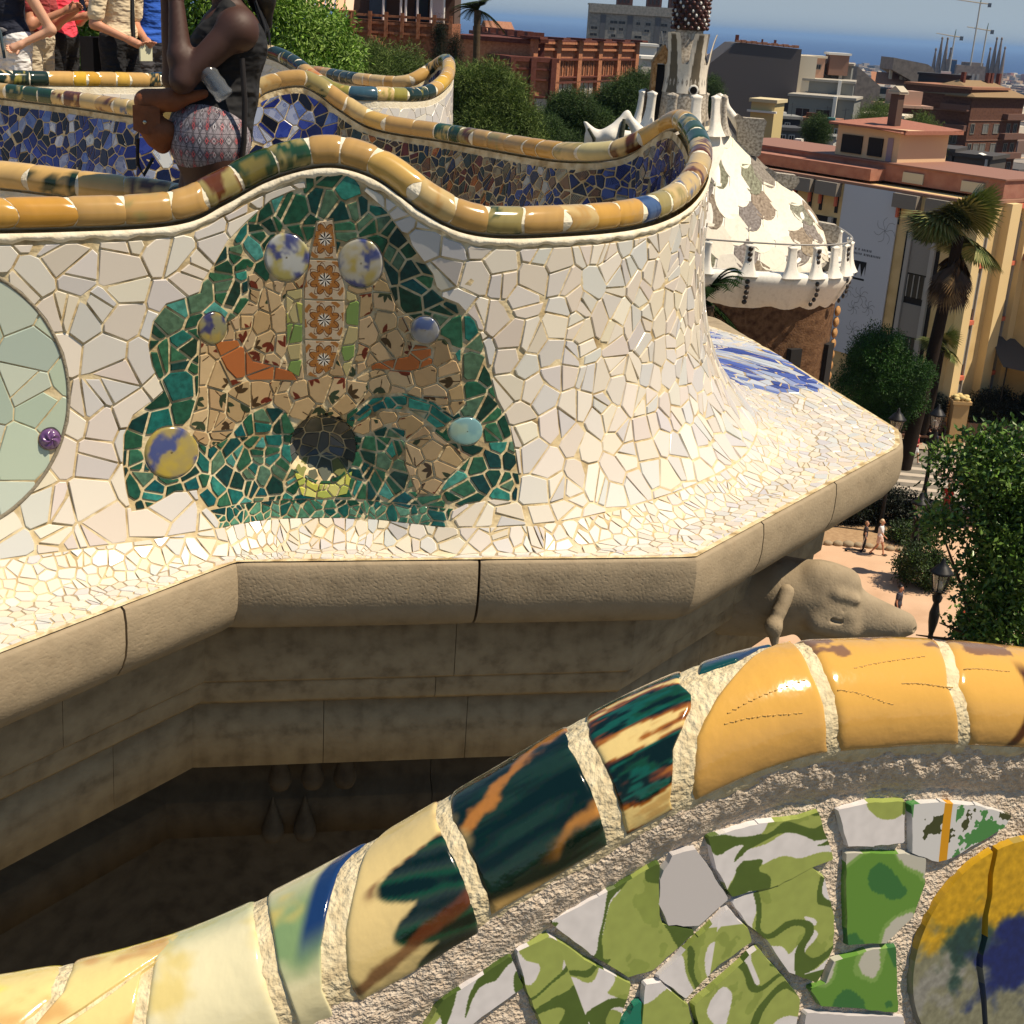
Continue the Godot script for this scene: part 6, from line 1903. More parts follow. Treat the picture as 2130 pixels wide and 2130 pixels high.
func trees() -> void:
	var bark := rough_stone([Color8(60, 46, 34), Color8(92, 74, 56)], 1.0, 91, 0.0)
	var lm := func(r: int, g: int, bl: int, rough := .55) -> StandardMaterial3D:
		var m := vcol(rough, .4)
		m.backlight_enabled = true; m.backlight = Color8(r, g, bl)
		return m
	var soft: StandardMaterial3D = lm.call(110, 140, 40); var pine_m: StandardMaterial3D = lm.call(90, 112, 40, .7); var gloss: StandardMaterial3D = lm.call(50, 70, 14, .35)
	var light := [lin(104, 136, 52), lin(124, 156, 62), lin(88, 120, 46), lin(136, 164, 76)]
	var pinec := [lin(76, 96, 42), lin(96, 116, 52), lin(64, 82, 38), lin(112, 130, 62)]
	var darkc := [lin(48, 68, 34), lin(62, 86, 42), lin(76, 100, 48), lin(54, 72, 38)]
	var broad := leaf_cluster(22, .10, .42, 1); var needle := leaf_cluster(46, .022, .42, 2); var fine := leaf_cluster(30, .06, .3, 3)
	# leafy screen behind the farther bench
	var V := func(x: float, y: float, z: float) -> Vector3: return Vector3(x, y, z)
	var set_ := [["tall leafy bush behind the visitors at the far left", [[V.call(-10.2, 1.4, -25), V.call(2.4, 2.2, 1.6)], [V.call(-8.2, 1.6, -25.4), V.call(2.0, 1.9, 1.5)]]], ["bright leafy bush right behind the woman's shoulder", [[V.call(-6.2, 1.7, -25), V.call(1.9, 1.5, 1.5)], [V.call(-6.6, -.2, -24.4), V.call(2.0, 1.4, 1.2)]]], ["bright leafy bush sloping down to the white bench end", [[V.call(-4.6, .7, -25), V.call(1.25, 1.25, 1.2)], [V.call(-4.0, -.5, -24.6), V.call(1.3, 1.1, 1.1)], [V.call(-3.0, -1.2, -24.4), V.call(.9, .8, .9)]]]]
	for i in set_.size():
		var q = set_[i]
		var c0: Vector3 = q[1][0][0]
		var o := thing("leafy_bush", q[0], "bush", Vector3.ZERO, 0.0, "leafy bushes beyond the benches")
		trunk(o, V.call(c0.x, -9.5, c0.z), V.call(c0.x, c0.y - .6, c0.z), .16, [c0 + V.call(.8, .4, .2), c0 + V.call(-.7, .3, -.2)], bark)
		foliage(o, q[1], fine, [2600, 2400, 2200][i], .32, light, soft, 500 + i)
	# pines
	var pines := [["broad dark pine crown left of the white bench end tip", -50, [[-6.0, -.9, 1.3], [-5.0, -.75, 1.25], [-4.1, -1.3, 1.2], [-5.4, -2.2, 1.4], [-3.4, -2.4, 1.2]], 2600, pinec], ["largest dense green pine crown right of the bench end tip", -49, [[-2.6, -1.0, 1.0], [-1.9, -1.2, 1.15], [-1.3, -2.0, 1.1], [-2.3, -2.6, 1.3], [-.9, -1.7, .7], [-1.1, -3.0, 1.2]], 3200, pinec], ["shadowy tree between the big pine and the gatehouse", -60, [[.0, -2.9, .9], [.5, -3.6, 1.1], [1.3, -3.9, 1.0], [-.6, -4.0, 1.0]], 1500, darkc], ["round topped pine in front of the brick college piers", -62, [[1.7, -2.0, .85], [2.3, -2.7, .85], [1.2, -2.7, .8], [2.0, -3.4, 1.0]], 1500, darkc], ["pine beside the gatehouse stair hood", -66, [[4.0, -1.5, .85], [4.7, -1.1, .7], [3.4, -2.2, .8], [4.2, -2.6, 1.0], [3.1, -3.0, .8]], 1600, darkc], ["low pale green shrub tree above the long tan coping", -44, [[.2, -3.2, .8], [.9, -3.1, .7], [1.5, -3.5, .8], [-.4, -3.6, .8]], 1400, light]]
	for i in pines.size():
		var q = pines[i]
		var lob := []
		for l in q[2]: lob.append([V.call(l[0], l[1], q[1] + sin(l[0] * 5.0) * .5), V.call(l[2] * 1.1, l[2] * .85, l[2])])
		var o := thing("pine_tree", q[0], "tree", Vector3.ZERO, 0.0, "pines and trees beyond the terrace")
		trunk(o, V.call(q[2][1][0], -19.5, q[1]), V.call(q[2][1][0], q[2][1][1] - .6, q[1]), .22, [lob[0][0], lob[2][0], lob[3][0]], bark)
		foliage(o, lob, needle, q[3], .42, q[4], pine_m, 520 + i)
	# cypresses and the date palm on the skyline
	for q in [[-4.75, 1.35, -68.0, 1.0, "taller dark cypress beside the villa terrace"], [-3.9, .85, -66.0, .9, "shorter dark cypress at the foot of the date palm"]]:
		var o := thing("cypress_tree", q[4], "tree", Vector3.ZERO, 0.0, "cypresses by the villa")
		var lob := []
		for k in 6: lob.append([V.call(q[0], q[1] - .45 - k * .62, q[2]), V.call(.18 + .1 * k, .5, .18 + .1 * k) * q[3]])
		trunk(o, V.call(q[0], -14, q[2]), V.call(q[0], q[1] - .8, q[2]), .15, [], bark)
		foliage(o, lob, needle, 700, .26, [lin(22, 34, 22), lin(30, 44, 28)], pine_m, 540)
	date_palm(V.call(-3.2, -8.0, -70.0), 9.75)
	# round trees among the houses
	for q in [[27.1, -4.6, -115.0, 1.55, "left round pine above the school roof"], [27.5, -6.7, -114.0, 1.6, "bushy tree just under the left round pine by the stair house"], [30.9, -5.5, -116.0, 1.75, "right round pine in front of the brown apartment block"], [17.8, -4.3, -150.0, 1.3, "dark tree against the blank gable wall"], [23.5, -5.6, -120.0, .9, "small dark cypress like tree among the roofs"]]:
		var o := thing("round_tree", q[4], "tree", Vector3.ZERO, 0.0, "round trees among the houses")
		var c: Vector3 = V.call(q[0], q[1], q[2])
		trunk(o, c + V.call(0, -9, 0), c + V.call(0, -.5, 0), .2, [c + V.call(.5, .4, 0)], bark)
		foliage(o, [[c, Vector3.ONE * q[3]], [c + V.call(q[3] * .5, -q[3] * .5, .3), Vector3.ONE * q[3] * .8], [c + V.call(-q[3] * .55, -q[3] * .4, .2), Vector3.ONE * q[3] * .75], [c + V.call(.1, -q[3] * 1.1, .2), Vector3.ONE * q[3] * .9]], needle, 900, .5, pinec if q[3] > 1.4 else darkc, pine_m, 550)
	# lush tree between gatehouse and street
	var o := thing("green_tree", "lush green street tree beside the gatehouse's brown wall", "tree")
	foliage(o, [[V.call(19.0, -14.0, -72), V.call(1.5, 1.3, 1.4)], [V.call(20.0, -15.3, -71.6), V.call(1.7, 1.4, 1.4)], [V.call(18.6, -15.8, -72), V.call(1.6, 1.5, 1.4)], [V.call(19.6, -17.2, -72.3), V.call(1.8, 1.2, 1.3)], [V.call(20.6, -16.4, -72), V.call(1.2, 1.0, 1.0)]], fine, 3000, .42, [lin(46, 84, 28), lin(58, 98, 34), lin(36, 68, 26)], soft, 560)
	trunk(o, V.call(19.5, -20.6, -72), V.call(19.5, -16.5, -72), .2, [V.call(18.8, -14.5, -72), V.call(20.3, -15.4, -71.6)], bark)
	# the near broadleaf tree at the right edge
	o = thing("broadleaf_tree", "near glossy broadleaf tree filling the right edge behind the street lamp", "tree")
	var lob2 := []
	for q in [[12.3, -8.6, 1.05], [11.4, -8.9, .6], [13.0, -9.2, 1.0], [12.5, -10.0, 1.0], [13.3, -10.6, 1.1], [12.7, -11.0, .6], [12.9, -11.7, 1.0], [13.4, -12.7, 1.1], [12.9, -12.9, .6], [11.35, -10.4, .42], [10.9, -9.9, .35], [13.6, -9.4, 1.0], [12.8, -13.6, .6], [13.0, -13.8, .8]]: lob2.append([V.call(q[0], q[1], -34.0 + sin(q[0] * 9.0 + q[1] * 4.0) * .6), Vector3.ONE * q[2] * .95])
	foliage(o, lob2, leaf_cluster(16, .11, .42, 7), 1500, .42, [lin(70, 100, 36), lin(92, 124, 46), lin(54, 82, 30), lin(110, 138, 62)], gloss, 570)
	trunk(o, V.call(13.2, -19.0, -34.4), V.call(13.0, -13.4, -34.2), .16, [V.call(12.3, -9.0, -34), V.call(11.2, -10.3, -34), V.call(12.2, -11.4, -33.7), V.call(13.4, -10.0, -34.2), V.call(11.6, -13.0, -33.8), V.call(11.0, -13.35, -33.7)], bark)
	# fan palms
	fan_palm("fan_palm", "tall fan palm with a skirt of dead fronds before the yellow school", V.call(21.3, -20.5, -72.2), V.call(22.15, -7.7, -72.0), .34, 2.9, 100, true, 1)
	fan_palm("fan_palm", "small young palm standing against the sunlit school piers", V.call(23.6, -20.5, -77.5), V.call(23.9, -14.9, -77.3), .2, 1.5, 34, false, 2)
	# dark fronds beside the bench, low in front of the gatehouse
	o = thing("cycad_palm", "dark spiky palm fronds peeping past the edge of the white bench wall", "palm")
	var b := Buf.new()
	b.tube([V.call(2.0, -8.5, -15.2), V.call(1.95, -1.3, -15.0)], [.16, .13], 9)
	part("trunk", b, bark, o)
	for k in 26:
		var an := k * 2.4; var el := lerpf(-.5, 1.25, fmod(k * .618, 1.0))
		frond(o, V.call(1.95, -1.25, -15.0), Vector3(cos(an) * cos(el), sin(el), sin(an) * cos(el)), .95, .55, lin(24, 40, 18), 16, .2)
func frond(o: Node3D, at: Vector3, dir: Vector3, len: float, droop: float, col: Color, n: int, leaf: float) -> void:
	var b := Buf.new()
	b.col = col
	var side := dir.cross(Vector3.UP).normalized()
	var pts := []; var rr := []
	for i in 8:
		var t := i / 7.0
		pts.append(at + dir * len * t + Vector3(0, -droop * len * t * t, 0)); rr.append(.018 * (1.1 - t) * maxf(1.0, len))
	b.tube(pts, rr, 4, false)
	for i in n:
		var t := .15 + .85 * i / n
		var p := at + dir * len * t + Vector3(0, -droop * len * t * t, 0)
		var tan := (dir + Vector3(0, -2.0 * droop * t, 0)).normalized()
		for s in [-1.0, 1.0]:
			var d: Vector3 = (side * s * .9 + tan * .7 + Vector3(0, -.15, 0)).normalized() * leaf * (1.15 - t * .7)
			var w := tan * leaf * .06
			b.tri(p - w, p + w, p + d); b.tri(p - w * .5 + Vector3(0, leaf * .03, 0), p + w, p + d)
	part("frond", b, M.matte, o)
func date_palm(base: Vector3, h: float) -> void:
	var o := thing("date_palm", "feathery date palm silhouetted against the sea at the top", "palm")
	var b := Buf.new()
	b.tube([base, base + Vector3(.15, h * .5, 0), base + Vector3(.05, h, 0)], [.22, .18, .17], 9)
	part("trunk", b, rough_stone([Color8(70, 58, 44), Color8(100, 84, 64)], 1.0, 92, 0.0), o)
	for k in 30:
		var an := k * 2.4; var el := lerpf(-.25, 1.15, fmod(k * .618, 1.0))
		frond(o, base + Vector3(.05, h, 0), Vector3(cos(an) * cos(el), sin(el), sin(an) * cos(el)), 1.55, .5, lin(40, 52, 30), 22, .36)
func fan_palm(called: String, label: String, base: Vector3, top: Vector3, r: float, leaf: float, n: int, skirt: bool, s: int) -> void:
	var rng := rnd(s + 40)
	var o := thing(called, label, "palm", Vector3.ZERO, 0.0, "palms by the school")
	var b := Buf.new()
	b.tube([base, base.lerp(top, .5) + Vector3(.1, 0, 0), top], [r * 1.2, r, r * .8], 12)
	part("trunk", b, rough_stone([Color8(24, 19, 16), Color8(44, 35, 28), Color8(34, 27, 22)], 1.2, 93, 0.0), o)
	var fan := func(at: Vector3, dir: Vector3, size: float, col: Color, fold: float) -> void:
		b = Buf.new()
		var side := dir.cross(Vector3.UP).normalized(); var up := side.cross(dir).normalized()
		var hub := at + dir * size * .45
		b.col = col * .8
		b.tube([at, hub], [.025, .018], 4, false)
		for k in 23:
			var f := k / 22.0 * 2.0 - 1.0
			b.col = vary(col, rng, .2)
			var d := (dir * cos(f * 1.9) + side * sin(f * 1.9)).normalized()
			var e := hub + d * size * .62 * (1.0 - .2 * absf(f)) + Vector3(0, -.22 * size * (.4 + absf(f)), 0) * fold
			var w := side * cos(f * 1.9) * .03 * size - dir * sin(f * 1.9) * .03 * size
			var m := hub.lerp(e, .55) + up * .05 * size
			b.tri(hub, m + w, m - w); b.tri(m + w, e, m - w)
		part("fan_leaf", b, M.leaf, o)
	for k in n:
		var an := k * 2.4; var el := lerpf(-.75, 1.35, fmod(k * .618, 1.0))
		var col := lin(104, 118, 64) if rng.randf() < .65 else lin(150, 148, 92)
		fan.call(top + Vector3(0, .3, 0), Vector3(cos(an) * cos(el), sin(el), sin(an) * cos(el)), leaf * rng.randf_range(.8, 1.15), col, 1.0)
	if skirt:
		for k in 46:
			var an := k * 2.4; var el := rng.randf_range(-1.5, -1.15)
			fan.call(top + Vector3(0, -.2 - 1.6 * rng.randf(), 0), Vector3(cos(an) * cos(el), sin(el), sin(an) * cos(el)), leaf * rng.randf_range(.55, .8), lin(66, 50, 34) if rng.randf() < .8 else lin(120, 96, 62), 1.6)

# ---- the street and the little square far below
func lamp(label: String, at: Vector3, h: float, k := 1.0) -> void:
	var o := thing("street_lamp", label, "street lamp", at, 0.0, "iron street lamps")
	var b := Buf.new()
	b.lathe([Vector2(.26, 0), Vector2(.24, .3), Vector2(.14, .5), Vector2(.10, 1.0), Vector2(.085, h - 1.6 * k), Vector2(.10, h - 1.58 * k), Vector2(.17 * k, h - 1.2 * k), Vector2(.19 * k, h - .85 * k), Vector2(.13 * k, h - .6 * k), Vector2(.10 * k, h - .45 * k), Vector2(.16 * k, h - .35 * k), Vector2(.19 * k, h - .2 * k), Vector2(.12 * k, h - .1 * k), Vector2(.17 * k, h)], Vector3.ZERO, 14)
	part("post", b, M.iron, o)
	b = Buf.new()
	for i in 6:
		var a := i * TAU / 6.0
		var d := Vector3(cos(a), 0, sin(a))
		b.tube([d * .19 * k + Vector3(0, h, 0), d * .34 * k + Vector3(0, h + .72 * k, 0)], [.022 * k, .022 * k], 5)
		b.blob(d * .22 * k + Vector3(0, h + .06 * k, 0), Vector3.ONE * .05 * k, 6, 5)
	b.lathe([Vector2(.36 * k, h + .70 * k), Vector2(.42 * k, h + .74 * k), Vector2(.36 * k, h + .80 * k), Vector2(.2 * k, h + 1.0 * k), Vector2(.1 * k, h + 1.08 * k), Vector2(.05 * k, h + 1.25 * k), Vector2(0, h + 1.3 * k)], Vector3.ZERO, 12)
	part("lantern_frame", b, M.iron, o)
	b = Buf.new()
	for i in 6:
		var a := i * TAU / 6.0; var c := (i + 1) * TAU / 6.0
		var p := Vector3(cos(a), 0, sin(a)); var q := Vector3(cos(c), 0, sin(c))
		b.quad(p * .185 * k + Vector3(0, h + .02, 0), q * .185 * k + Vector3(0, h + .02, 0), q * .33 * k + Vector3(0, h + .7 * k, 0), p * .33 * k + Vector3(0, h + .7 * k, 0))
	var gm := flat(236, 226, 206, .12)
	gm.transparency = BaseMaterial3D.TRANSPARENCY_ALPHA; gm.albedo_color.a = .22
	part("lantern_pane", b, gm, o)
	b = Buf.new()
	b.lathe([Vector2(.0, h + .1 * k), Vector2(.1 * k, h + .12 * k), Vector2(.13 * k, h + .25 * k), Vector2(.05 * k, h + .4 * k), Vector2(0, h + .42 * k)], Vector3.ZERO, 10)
	part("bulb", b, flat(220, 210, 190, .3), o)
func plaza() -> void:
	var pave := rough_stone([Color8(184, 150, 120), Color8(200, 166, 136), Color8(206, 174, 144)], .06, 121, 0.0)
	var asph := rough_stone([Color8(104, 98, 90), Color8(124, 118, 108), Color8(134, 126, 116)], .12, 122, 0.0)
	var sheet := func(called: String, pts: Array, y: float, m: Material) -> void:
		var b := Buf.new()
		var p := pv(pts)
		var idx := Geometry2D.triangulate_polygon(p)
		for i in range(0, idx.size(), 3): b.tri(Vector3(p[idx[i]].x, y, p[idx[i]].y), Vector3(p[idx[i + 1]].x, y, p[idx[i + 1]].y), Vector3(p[idx[i + 2]].x, y, p[idx[i + 2]].y), Vector3.UP)
		struct(called, b, m)
	sheet.call("square_paving", [6, -44.6, 34, -44.6, 34, -64.6, 19.5, -64.6, 13.6, -62.2, 6, -56], -20.47, pave)
	sheet.call("road", [12, -64.4, 40, -65.2, 44, -76, 13, -76], -20.485, asph)
	sheet.call("pavement", [13, -76.0, 44, -76.0, 44, -80, 13, -80], -20.40, flat(170, 152, 128, .9))
	for k in 6:
		sheet.call("crossing_stripe", [18.6, -66.2 - k * 1.25, 26.0, -65.4 - k * 1.25, 26.0, -65.9 - k * 1.25, 18.6, -66.75 - k * 1.25], -20.478, flat(184, 172, 156, .85))
	# planting bed with a rough stone edge
	sheet.call("planting_bed", [13.6, -59.6, 18.4, -59.2, 19.6, -62.6, 14.0, -62.4], -20.44, rough_stone([Color8(150, 122, 92), Color8(178, 150, 116)], .5, 123, 0.0))
	var o := thing("stone_edging", "low rough stone edging of the planting bed behind the walking man", "kerb")
	var rng := rnd(12)
	for k in 11:
		var b := Buf.new()
		var t := k / 10.0
		b.blob(Vector3(lerpf(13.7, 18.4, t), -20.4, lerpf(-59.35, -59.0, t) - .25 * sin(t * PI)), Vector3(.27, .17, .2) * rng.randf_range(.85, 1.15), 10, 6)
		part("stone", b, M.stone, o)
	o = thing("iron_fence", "black iron railing with spear tips backed by dark shrubs", "fence")
	for k in 26:
		var b := Buf.new()
		var x := 14.0 + k * .22; var z := -61.8 - k * .035
		b.tube([Vector3(x, -20.5, z), Vector3(x, -18.9, z), Vector3(x, -18.7, z)], [.02, .02, .004], 5)
		b.blob(Vector3(x, -18.86, z), Vector3(.05, .1, .05), 6, 5)
		part("paling", b, M.iron, o)
	for y in [-20.2, -19.1]:
		var b := Buf.new()
		b.tube([Vector3(13.9, y, -61.8), Vector3(19.6, y, -62.7)], [.03, .03], 5)
		part("rail", b, M.iron, o)
	var lc := leaf_cluster(24, .09, .4, 9)
	var sh := thing("dark_shrub", "black green shrub growing behind the iron railing", "shrub")
	foliage(sh, [[Vector3(16.4, -19.7, -62.6), Vector3(1.2, .9, .6)], [Vector3(18.2, -19.6, -63.0), Vector3(1.5, 1.0, .7)], [Vector3(19.6, -19.9, -62.6), Vector3(1.0, .8, .7)]], lc, 900, .34, [lin(22, 30, 18), lin(32, 42, 24), lin(28, 36, 22)], M.leaf, 580, "foliage")
	# low shrubs of the bank right of the near lamp
	for q in [[17.5, -19.1, -55.0, .95, "black green bush at the foot of the short lamp, right of the walking person"], [15.9, -18.2, -40.5, .8, "lower shrub at the foot of the broadleaf tree beside the lamp post"], [17.2, -18.6, -40.0, .9, "shrub at the bottom right corner of the square"], [18.4, -20.0, -60.6, .8, "dark bush at the right end of the stone edging"]]:
		sh = thing("green_shrub", q[4], "shrub", Vector3.ZERO, 0.0, "shrubs round the square")
		foliage(sh, [[Vector3(q[0], q[1] - .4, q[2]), Vector3.ONE * q[3]], [Vector3(q[0] + .7, q[1] - .7, q[2] + .3), Vector3.ONE * q[3] * .8]], lc, 420, .34, [lin(44, 66, 24), lin(62, 86, 32), lin(34, 50, 20)], M.leaf, 590, "foliage")
	# hedge wall, gate pillar
	var b := Buf.new()
	o = thing("boundary_wall", "low plastered street wall with tall trimmed dark hedge on top, left of the pillar", "wall")
	bx(b, 20.4, -20.5, -78.6, 25.1, -19.3, -78.1)
	part("wall", b, flat(150, 120, 98, .9), o)
	foliage(o, [[Vector3(21.6, -18.7, -78.6), Vector3(1.4, .95, .5)], [Vector3(23.4, -18.7, -78.6), Vector3(1.5, .95, .5)], [Vector3(24.4, -18.7, -78.6), Vector3(.8, .95, .5)]], lc, 1000, .36, [lin(18, 26, 20), lin(26, 36, 26)], M.leaf, 601, "hedge")
	o = thing("boundary_wall", "street wall with black green hedge to the right of the pillar", "wall")
	b = Buf.new(); bx(b, 26.6, -20.5, -79.2, 36, -19.4, -78.7)
	part("wall", b, flat(140, 112, 92, .9), o)
	foliage(o, [[Vector3(27.9, -18.6, -79.2), Vector3(1.7, 1.0, .5)], [Vector3(30.6, -18.6, -79.2), Vector3(1.8, 1.0, .5)], [Vector3(33.2, -18.6, -79.2), Vector3(1.9, 1.0, .5)]], lc, 1300, .36, [lin(18, 26, 20), lin(26, 36, 26)], M.leaf, 602, "hedge")
	o = thing("gate_pillar", "plain ochre gate pillar between two dark hedges", "pillar")
	b = Buf.new(); bx(b, 25.15, -20.5, -78.2, 26.05, -18.0, -77.4); bx(b, 25.05, -17.99, -78.3, 26.15, -17.8, -77.3)
	part("shaft", b, flat(196, 162, 112, .9), o)
	b = Buf.new()
	for k in 9: b.blob(Vector3(25.3 + (k % 3) * .3, -17.7 + (k % 2) * .1, -78.1 + (k / 3) * .3), Vector3(.2, .13, .18), 8, 5)
	part("rubble_top", b, flat(206, 186, 130, .9), o)
	o = thing("street_bench", "dark slatted street bench against the wall below the left hedge", "bench")
	for y in [-20.05, -19.65, -19.45]:
		b = Buf.new(); bx(b, 22.2, y, -77.6 if y > -20 else -77.9, 25.0, y + .1, -77.5 if y > -20 else -77.2)
		part("slat", b, flat(92, 62, 46), o)
	for x in [22.3, 24.8]:
		b = Buf.new(); bx(b, x, -20.4, -77.7, x + .1, -19.4, -77.3)
		part("leg", b, M.iron, o)
	o = thing("grey_canopy", "sagging dark grey canopy beside the school flank at the right edge", "canopy")
	b = Buf.new()
	b.grid(func(a: float, c: float) -> Vector3: return Vector3(lerpf(28.0, 34.0, a), -15.9 + .6 * a - .5 * sin(a * PI) + 1.3 * (1.0 - c) - .2 * sin(c * PI), lerpf(-81.5, -78.6, c)), 16, 8)
	part("cloth", b, flat(86, 82, 78, .9), o)
	b = Buf.new()
	for x in [28.2, 31.0, 33.8]: b.tube([Vector3(x, -20.4, -78.7), Vector3(x, -15.9, -78.6)], [.05, .05], 6)
	part("pole", b, M.iron, o)
	# parasol
	o = thing("parasol", "pale pink market parasol half hidden by the broadleaf tree", "parasol", Vector3(22.8, -20.47, -64.6))
	b = Buf.new()
	var tops := []
	for k in 8:
		var a := k * TAU / 8.0; var c := (k + 1) * TAU / 8.0
		b = Buf.new()
		var p := Vector3(cos(a) * 2.1, 2.3, sin(a) * 2.1); var q := Vector3(cos(c) * 2.1, 2.3, sin(c) * 2.1)
		b.tri(Vector3(0, 3.2, 0), p, q); b.quad(p, q, q + Vector3(0, -.22, 0), p + Vector3(0, -.22, 0))
		part("canopy_panel", b, flat(226, 190, 168, .8), o)
	b = Buf.new(); b.tube([Vector3.ZERO, Vector3(0, 3.3, 0)], [.04, .03], 6)
	part("pole", b, M.white, o)
	lamp("short lamp whose glass lantern stands over the crossing left of the pink parasol", Vector3(17.5, -20.5, -56.0), 2.75, .95)
	lamp("nearest black street lamp with glass lantern in front of the square", Vector3(14.6, -20.3, -43.2), 4.4, .95)
	lamp("tall black lamp post crossing the zebra stripes beside the bench ledge", Vector3(17.5, -20.5, -61.5), 4.9)
	lamp("farther lantern in front of the dark hedge wall", Vector3(20.9, -20.5, -66.6), 3.9)
	o = thing("pigeon", "pigeon standing on the pink paving above the gargoyle snout", "bird", Vector3(16.82, -20.47, -54.7))
	b = Buf.new()
	nets(b, [[Vector3(-.1, .14, 0), Vector3(.06, .17, 0), .05, .06], [Vector3(.08, .2, 0), Vector3(.12, .27, 0), .04, .03], [Vector3(.12, .28, 0), Vector3(.13, .29, 0), .034, .03], [Vector3(-.1, .13, 0), Vector3(-.24, .09, 0), .035, .012], [Vector3(.15, .28, 0), Vector3(.18, .27, 0), .01, .005], [Vector3(.0, .12, .02), Vector3(.0, .0, .02), .01, .008], [Vector3(.0, .12, -.02), Vector3(.0, .0, -.02), .01, .008]], .014, .03)
	part("body", b, flat(96, 90, 90, .7), o)
	o.rotation.y = 2.0

# ---- people
var fold_tex: NoiseTexture2D
func cloth(m: StandardMaterial3D) -> StandardMaterial3D:   # creases of worn cloth
	if fold_tex == null: fold_tex = ntex(140, .012, [], 256, false, 3)
	m.uv1_triplanar = true; m.uv1_world_triplanar = true; m.uv1_scale = Vector3(2.2, 3.6, 2.2)
	m.heightmap_enabled = true; m.heightmap_texture = fold_tex; m.heightmap_scale = 2.5
	return m
func human(label: String, at: Vector3, turn: float, J: Dictionary, cell: float, cols: Dictionary, group := "", trousers := "long", sleeve := .55) -> Node3D:
	var j := {"pelvis": Vector3(0, .95, 0), "waist": Vector3(0, 1.08, 0), "chest": Vector3(0, 1.30, 0), "neck": Vector3(0, 1.46, 0), "head": Vector3(0, 1.61, .02), "sl": Vector3(.17, 1.40, 0), "sr": Vector3(-.17, 1.40, 0), "el": Vector3(.24, 1.12, -.02), "er": Vector3(-.24, 1.12, -.02), "wl": Vector3(.26, .88, .06), "wr": Vector3(-.26, .88, .06), "hl": Vector3(.09, .92, 0), "hr": Vector3(-.09, .92, 0), "kl": Vector3(.10, .5, .02), "kr": Vector3(-.10, .5, .02), "al": Vector3(.10, .08, -.02), "ar": Vector3(-.10, .08, -.02)}
	for k in J: j[k] = J[k]
	var o := thing("person", label, "person", at, turn, group)
	var skin := flat(0, 0, 0, .55); skin.albedo_color = cols.skin
	skin.subsurf_scatter_enabled = true; skin.subsurf_scatter_strength = .1
	var b := Buf.new()
	var bones := []
	for s in ["l", "r"]:
		bones.append([j["s" + s], j["e" + s], .05, .04]); bones.append([j["e" + s], j["w" + s], .041, .027])
		var d: Vector3 = (j["w" + s] - j["e" + s]).normalized()
		bones.append([j["w" + s] + d * .03, j["w" + s] + d * .08, .034, .036])
		bones.append([j["h" + s], j["k" + s], .085, .055]); bones.append([j["k" + s], j["a" + s], .055, .036])
		bones.append([j["a" + s], j["a" + s] + Vector3(0, -.045, .15), .04, .03])
	bones.append([j.pelvis + Vector3(.05, 0, 0), j.pelvis - Vector3(.05, 0, 0), .12, .12]); bones.append([j.pelvis, j.waist, .115, .105]); bones.append([j.waist, j.chest, .105, .125])
	bones.append([j.sl * .8 + j.chest * .2, j.sr * .8 + j.chest * .2, .075, .075]); bones.append([j.neck - Vector3(0, .08, 0), j.head, .055, .05])
	bones.append([j.head + Vector3(0, .05, -.02), j.head + Vector3(0, .03, .0), .098, .095]); bones.append([j.head + Vector3(0, -.03, .02), j.head + Vector3(0, -.075, .045), .07, .04])
	nets(b, bones, cell, .035)
	part("body", b, skin, o)
	# hands: palm runs into four fingers and a thumb, each bent on its own
	if cell < .02:
		for s in ["l", "r"]:
			b = Buf.new()
			var d: Vector3 = (j["w" + s] - j["e" + s]).normalized()
			var side := d.cross(Vector3(0, 0, 1) if absf(d.z) < .8 else Vector3.UP).normalized(); var pn := side.cross(d)
			var p: Vector3 = j["w" + s] + d * .07
			var fb := [[j["w" + s] + d * .02, p, .026, .03]]
			for k in 4:
				var r0: Vector3 = p + side * (k - 1.5) * .019 + d * .01
				var l: float = [.062, .072, .068, .052][k]
				var m := r0 + (d * .9 + pn * .35) * l * .55
				fb.append([r0, m, .0095, .0085]); fb.append([m, m + (d * .45 + pn * .85).normalized() * l * .5, .0085, .007])
			var t0: Vector3 = j["w" + s] + d * .045 + side * -.032
			fb.append([t0, t0 + (d * .7 - side * .6 + pn * .3).normalized() * .045, .011, .009])
			nets(b, fb, .0055, .008)
			part("hand", b, skin, o)
	# face and hair
	b = Buf.new()
	var h: Vector3 = j.head
	b.blob(h + Vector3(0, .005, .10), Vector3(.014, .024, .022), 8, 6); b.blob(h + Vector3(.095, .0, -.01), Vector3(.012, .032, .02), 8, 6); b.blob(h + Vector3(-.095, .0, -.01), Vector3(.012, .032, .02), 8, 6)
	part("nose_and_ears", b, skin, o)
	b = Buf.new()
	for s in [-1.0, 1.0]: b.blob(h + Vector3(.034 * s, .028, .088), Vector3(.013, .008, .008), 8, 6)
	part("eyes", b, flat(30, 24, 20, .3), o)
	b = Buf.new()
	b.blob(h + Vector3(0, -.045, .085), Vector3(.024, .006, .01), 8, 5)
	part("mouth", b, flat(130, 70, 62, .5), o)
	b = Buf.new()
	var hb := [[h + Vector3(0, .075, -.03), h + Vector3(0, .045, -.05), .098, .1]]
	if cols.get("long_hair", false): hb.append([h + Vector3(0, .0, -.08), h + Vector3(0, -.30, -.11), .08, .05])
	nets(b, hb, maxf(cell, .016), .03)
	part("hair", b, flat(cols.hair.r8, cols.hair.g8, cols.hair.b8, .5), o)
	# clothes follow the body
	b = Buf.new()
	var cl := [[j.waist + Vector3(0, -.08, 0), j.chest, .125, .138], [j.sl * .82 + j.chest * .18, j.sr * .82 + j.chest * .18, .088, .088], [j.pelvis + Vector3(.05, .04, 0), j.pelvis + Vector3(-.05, .04, 0), .128, .128]]
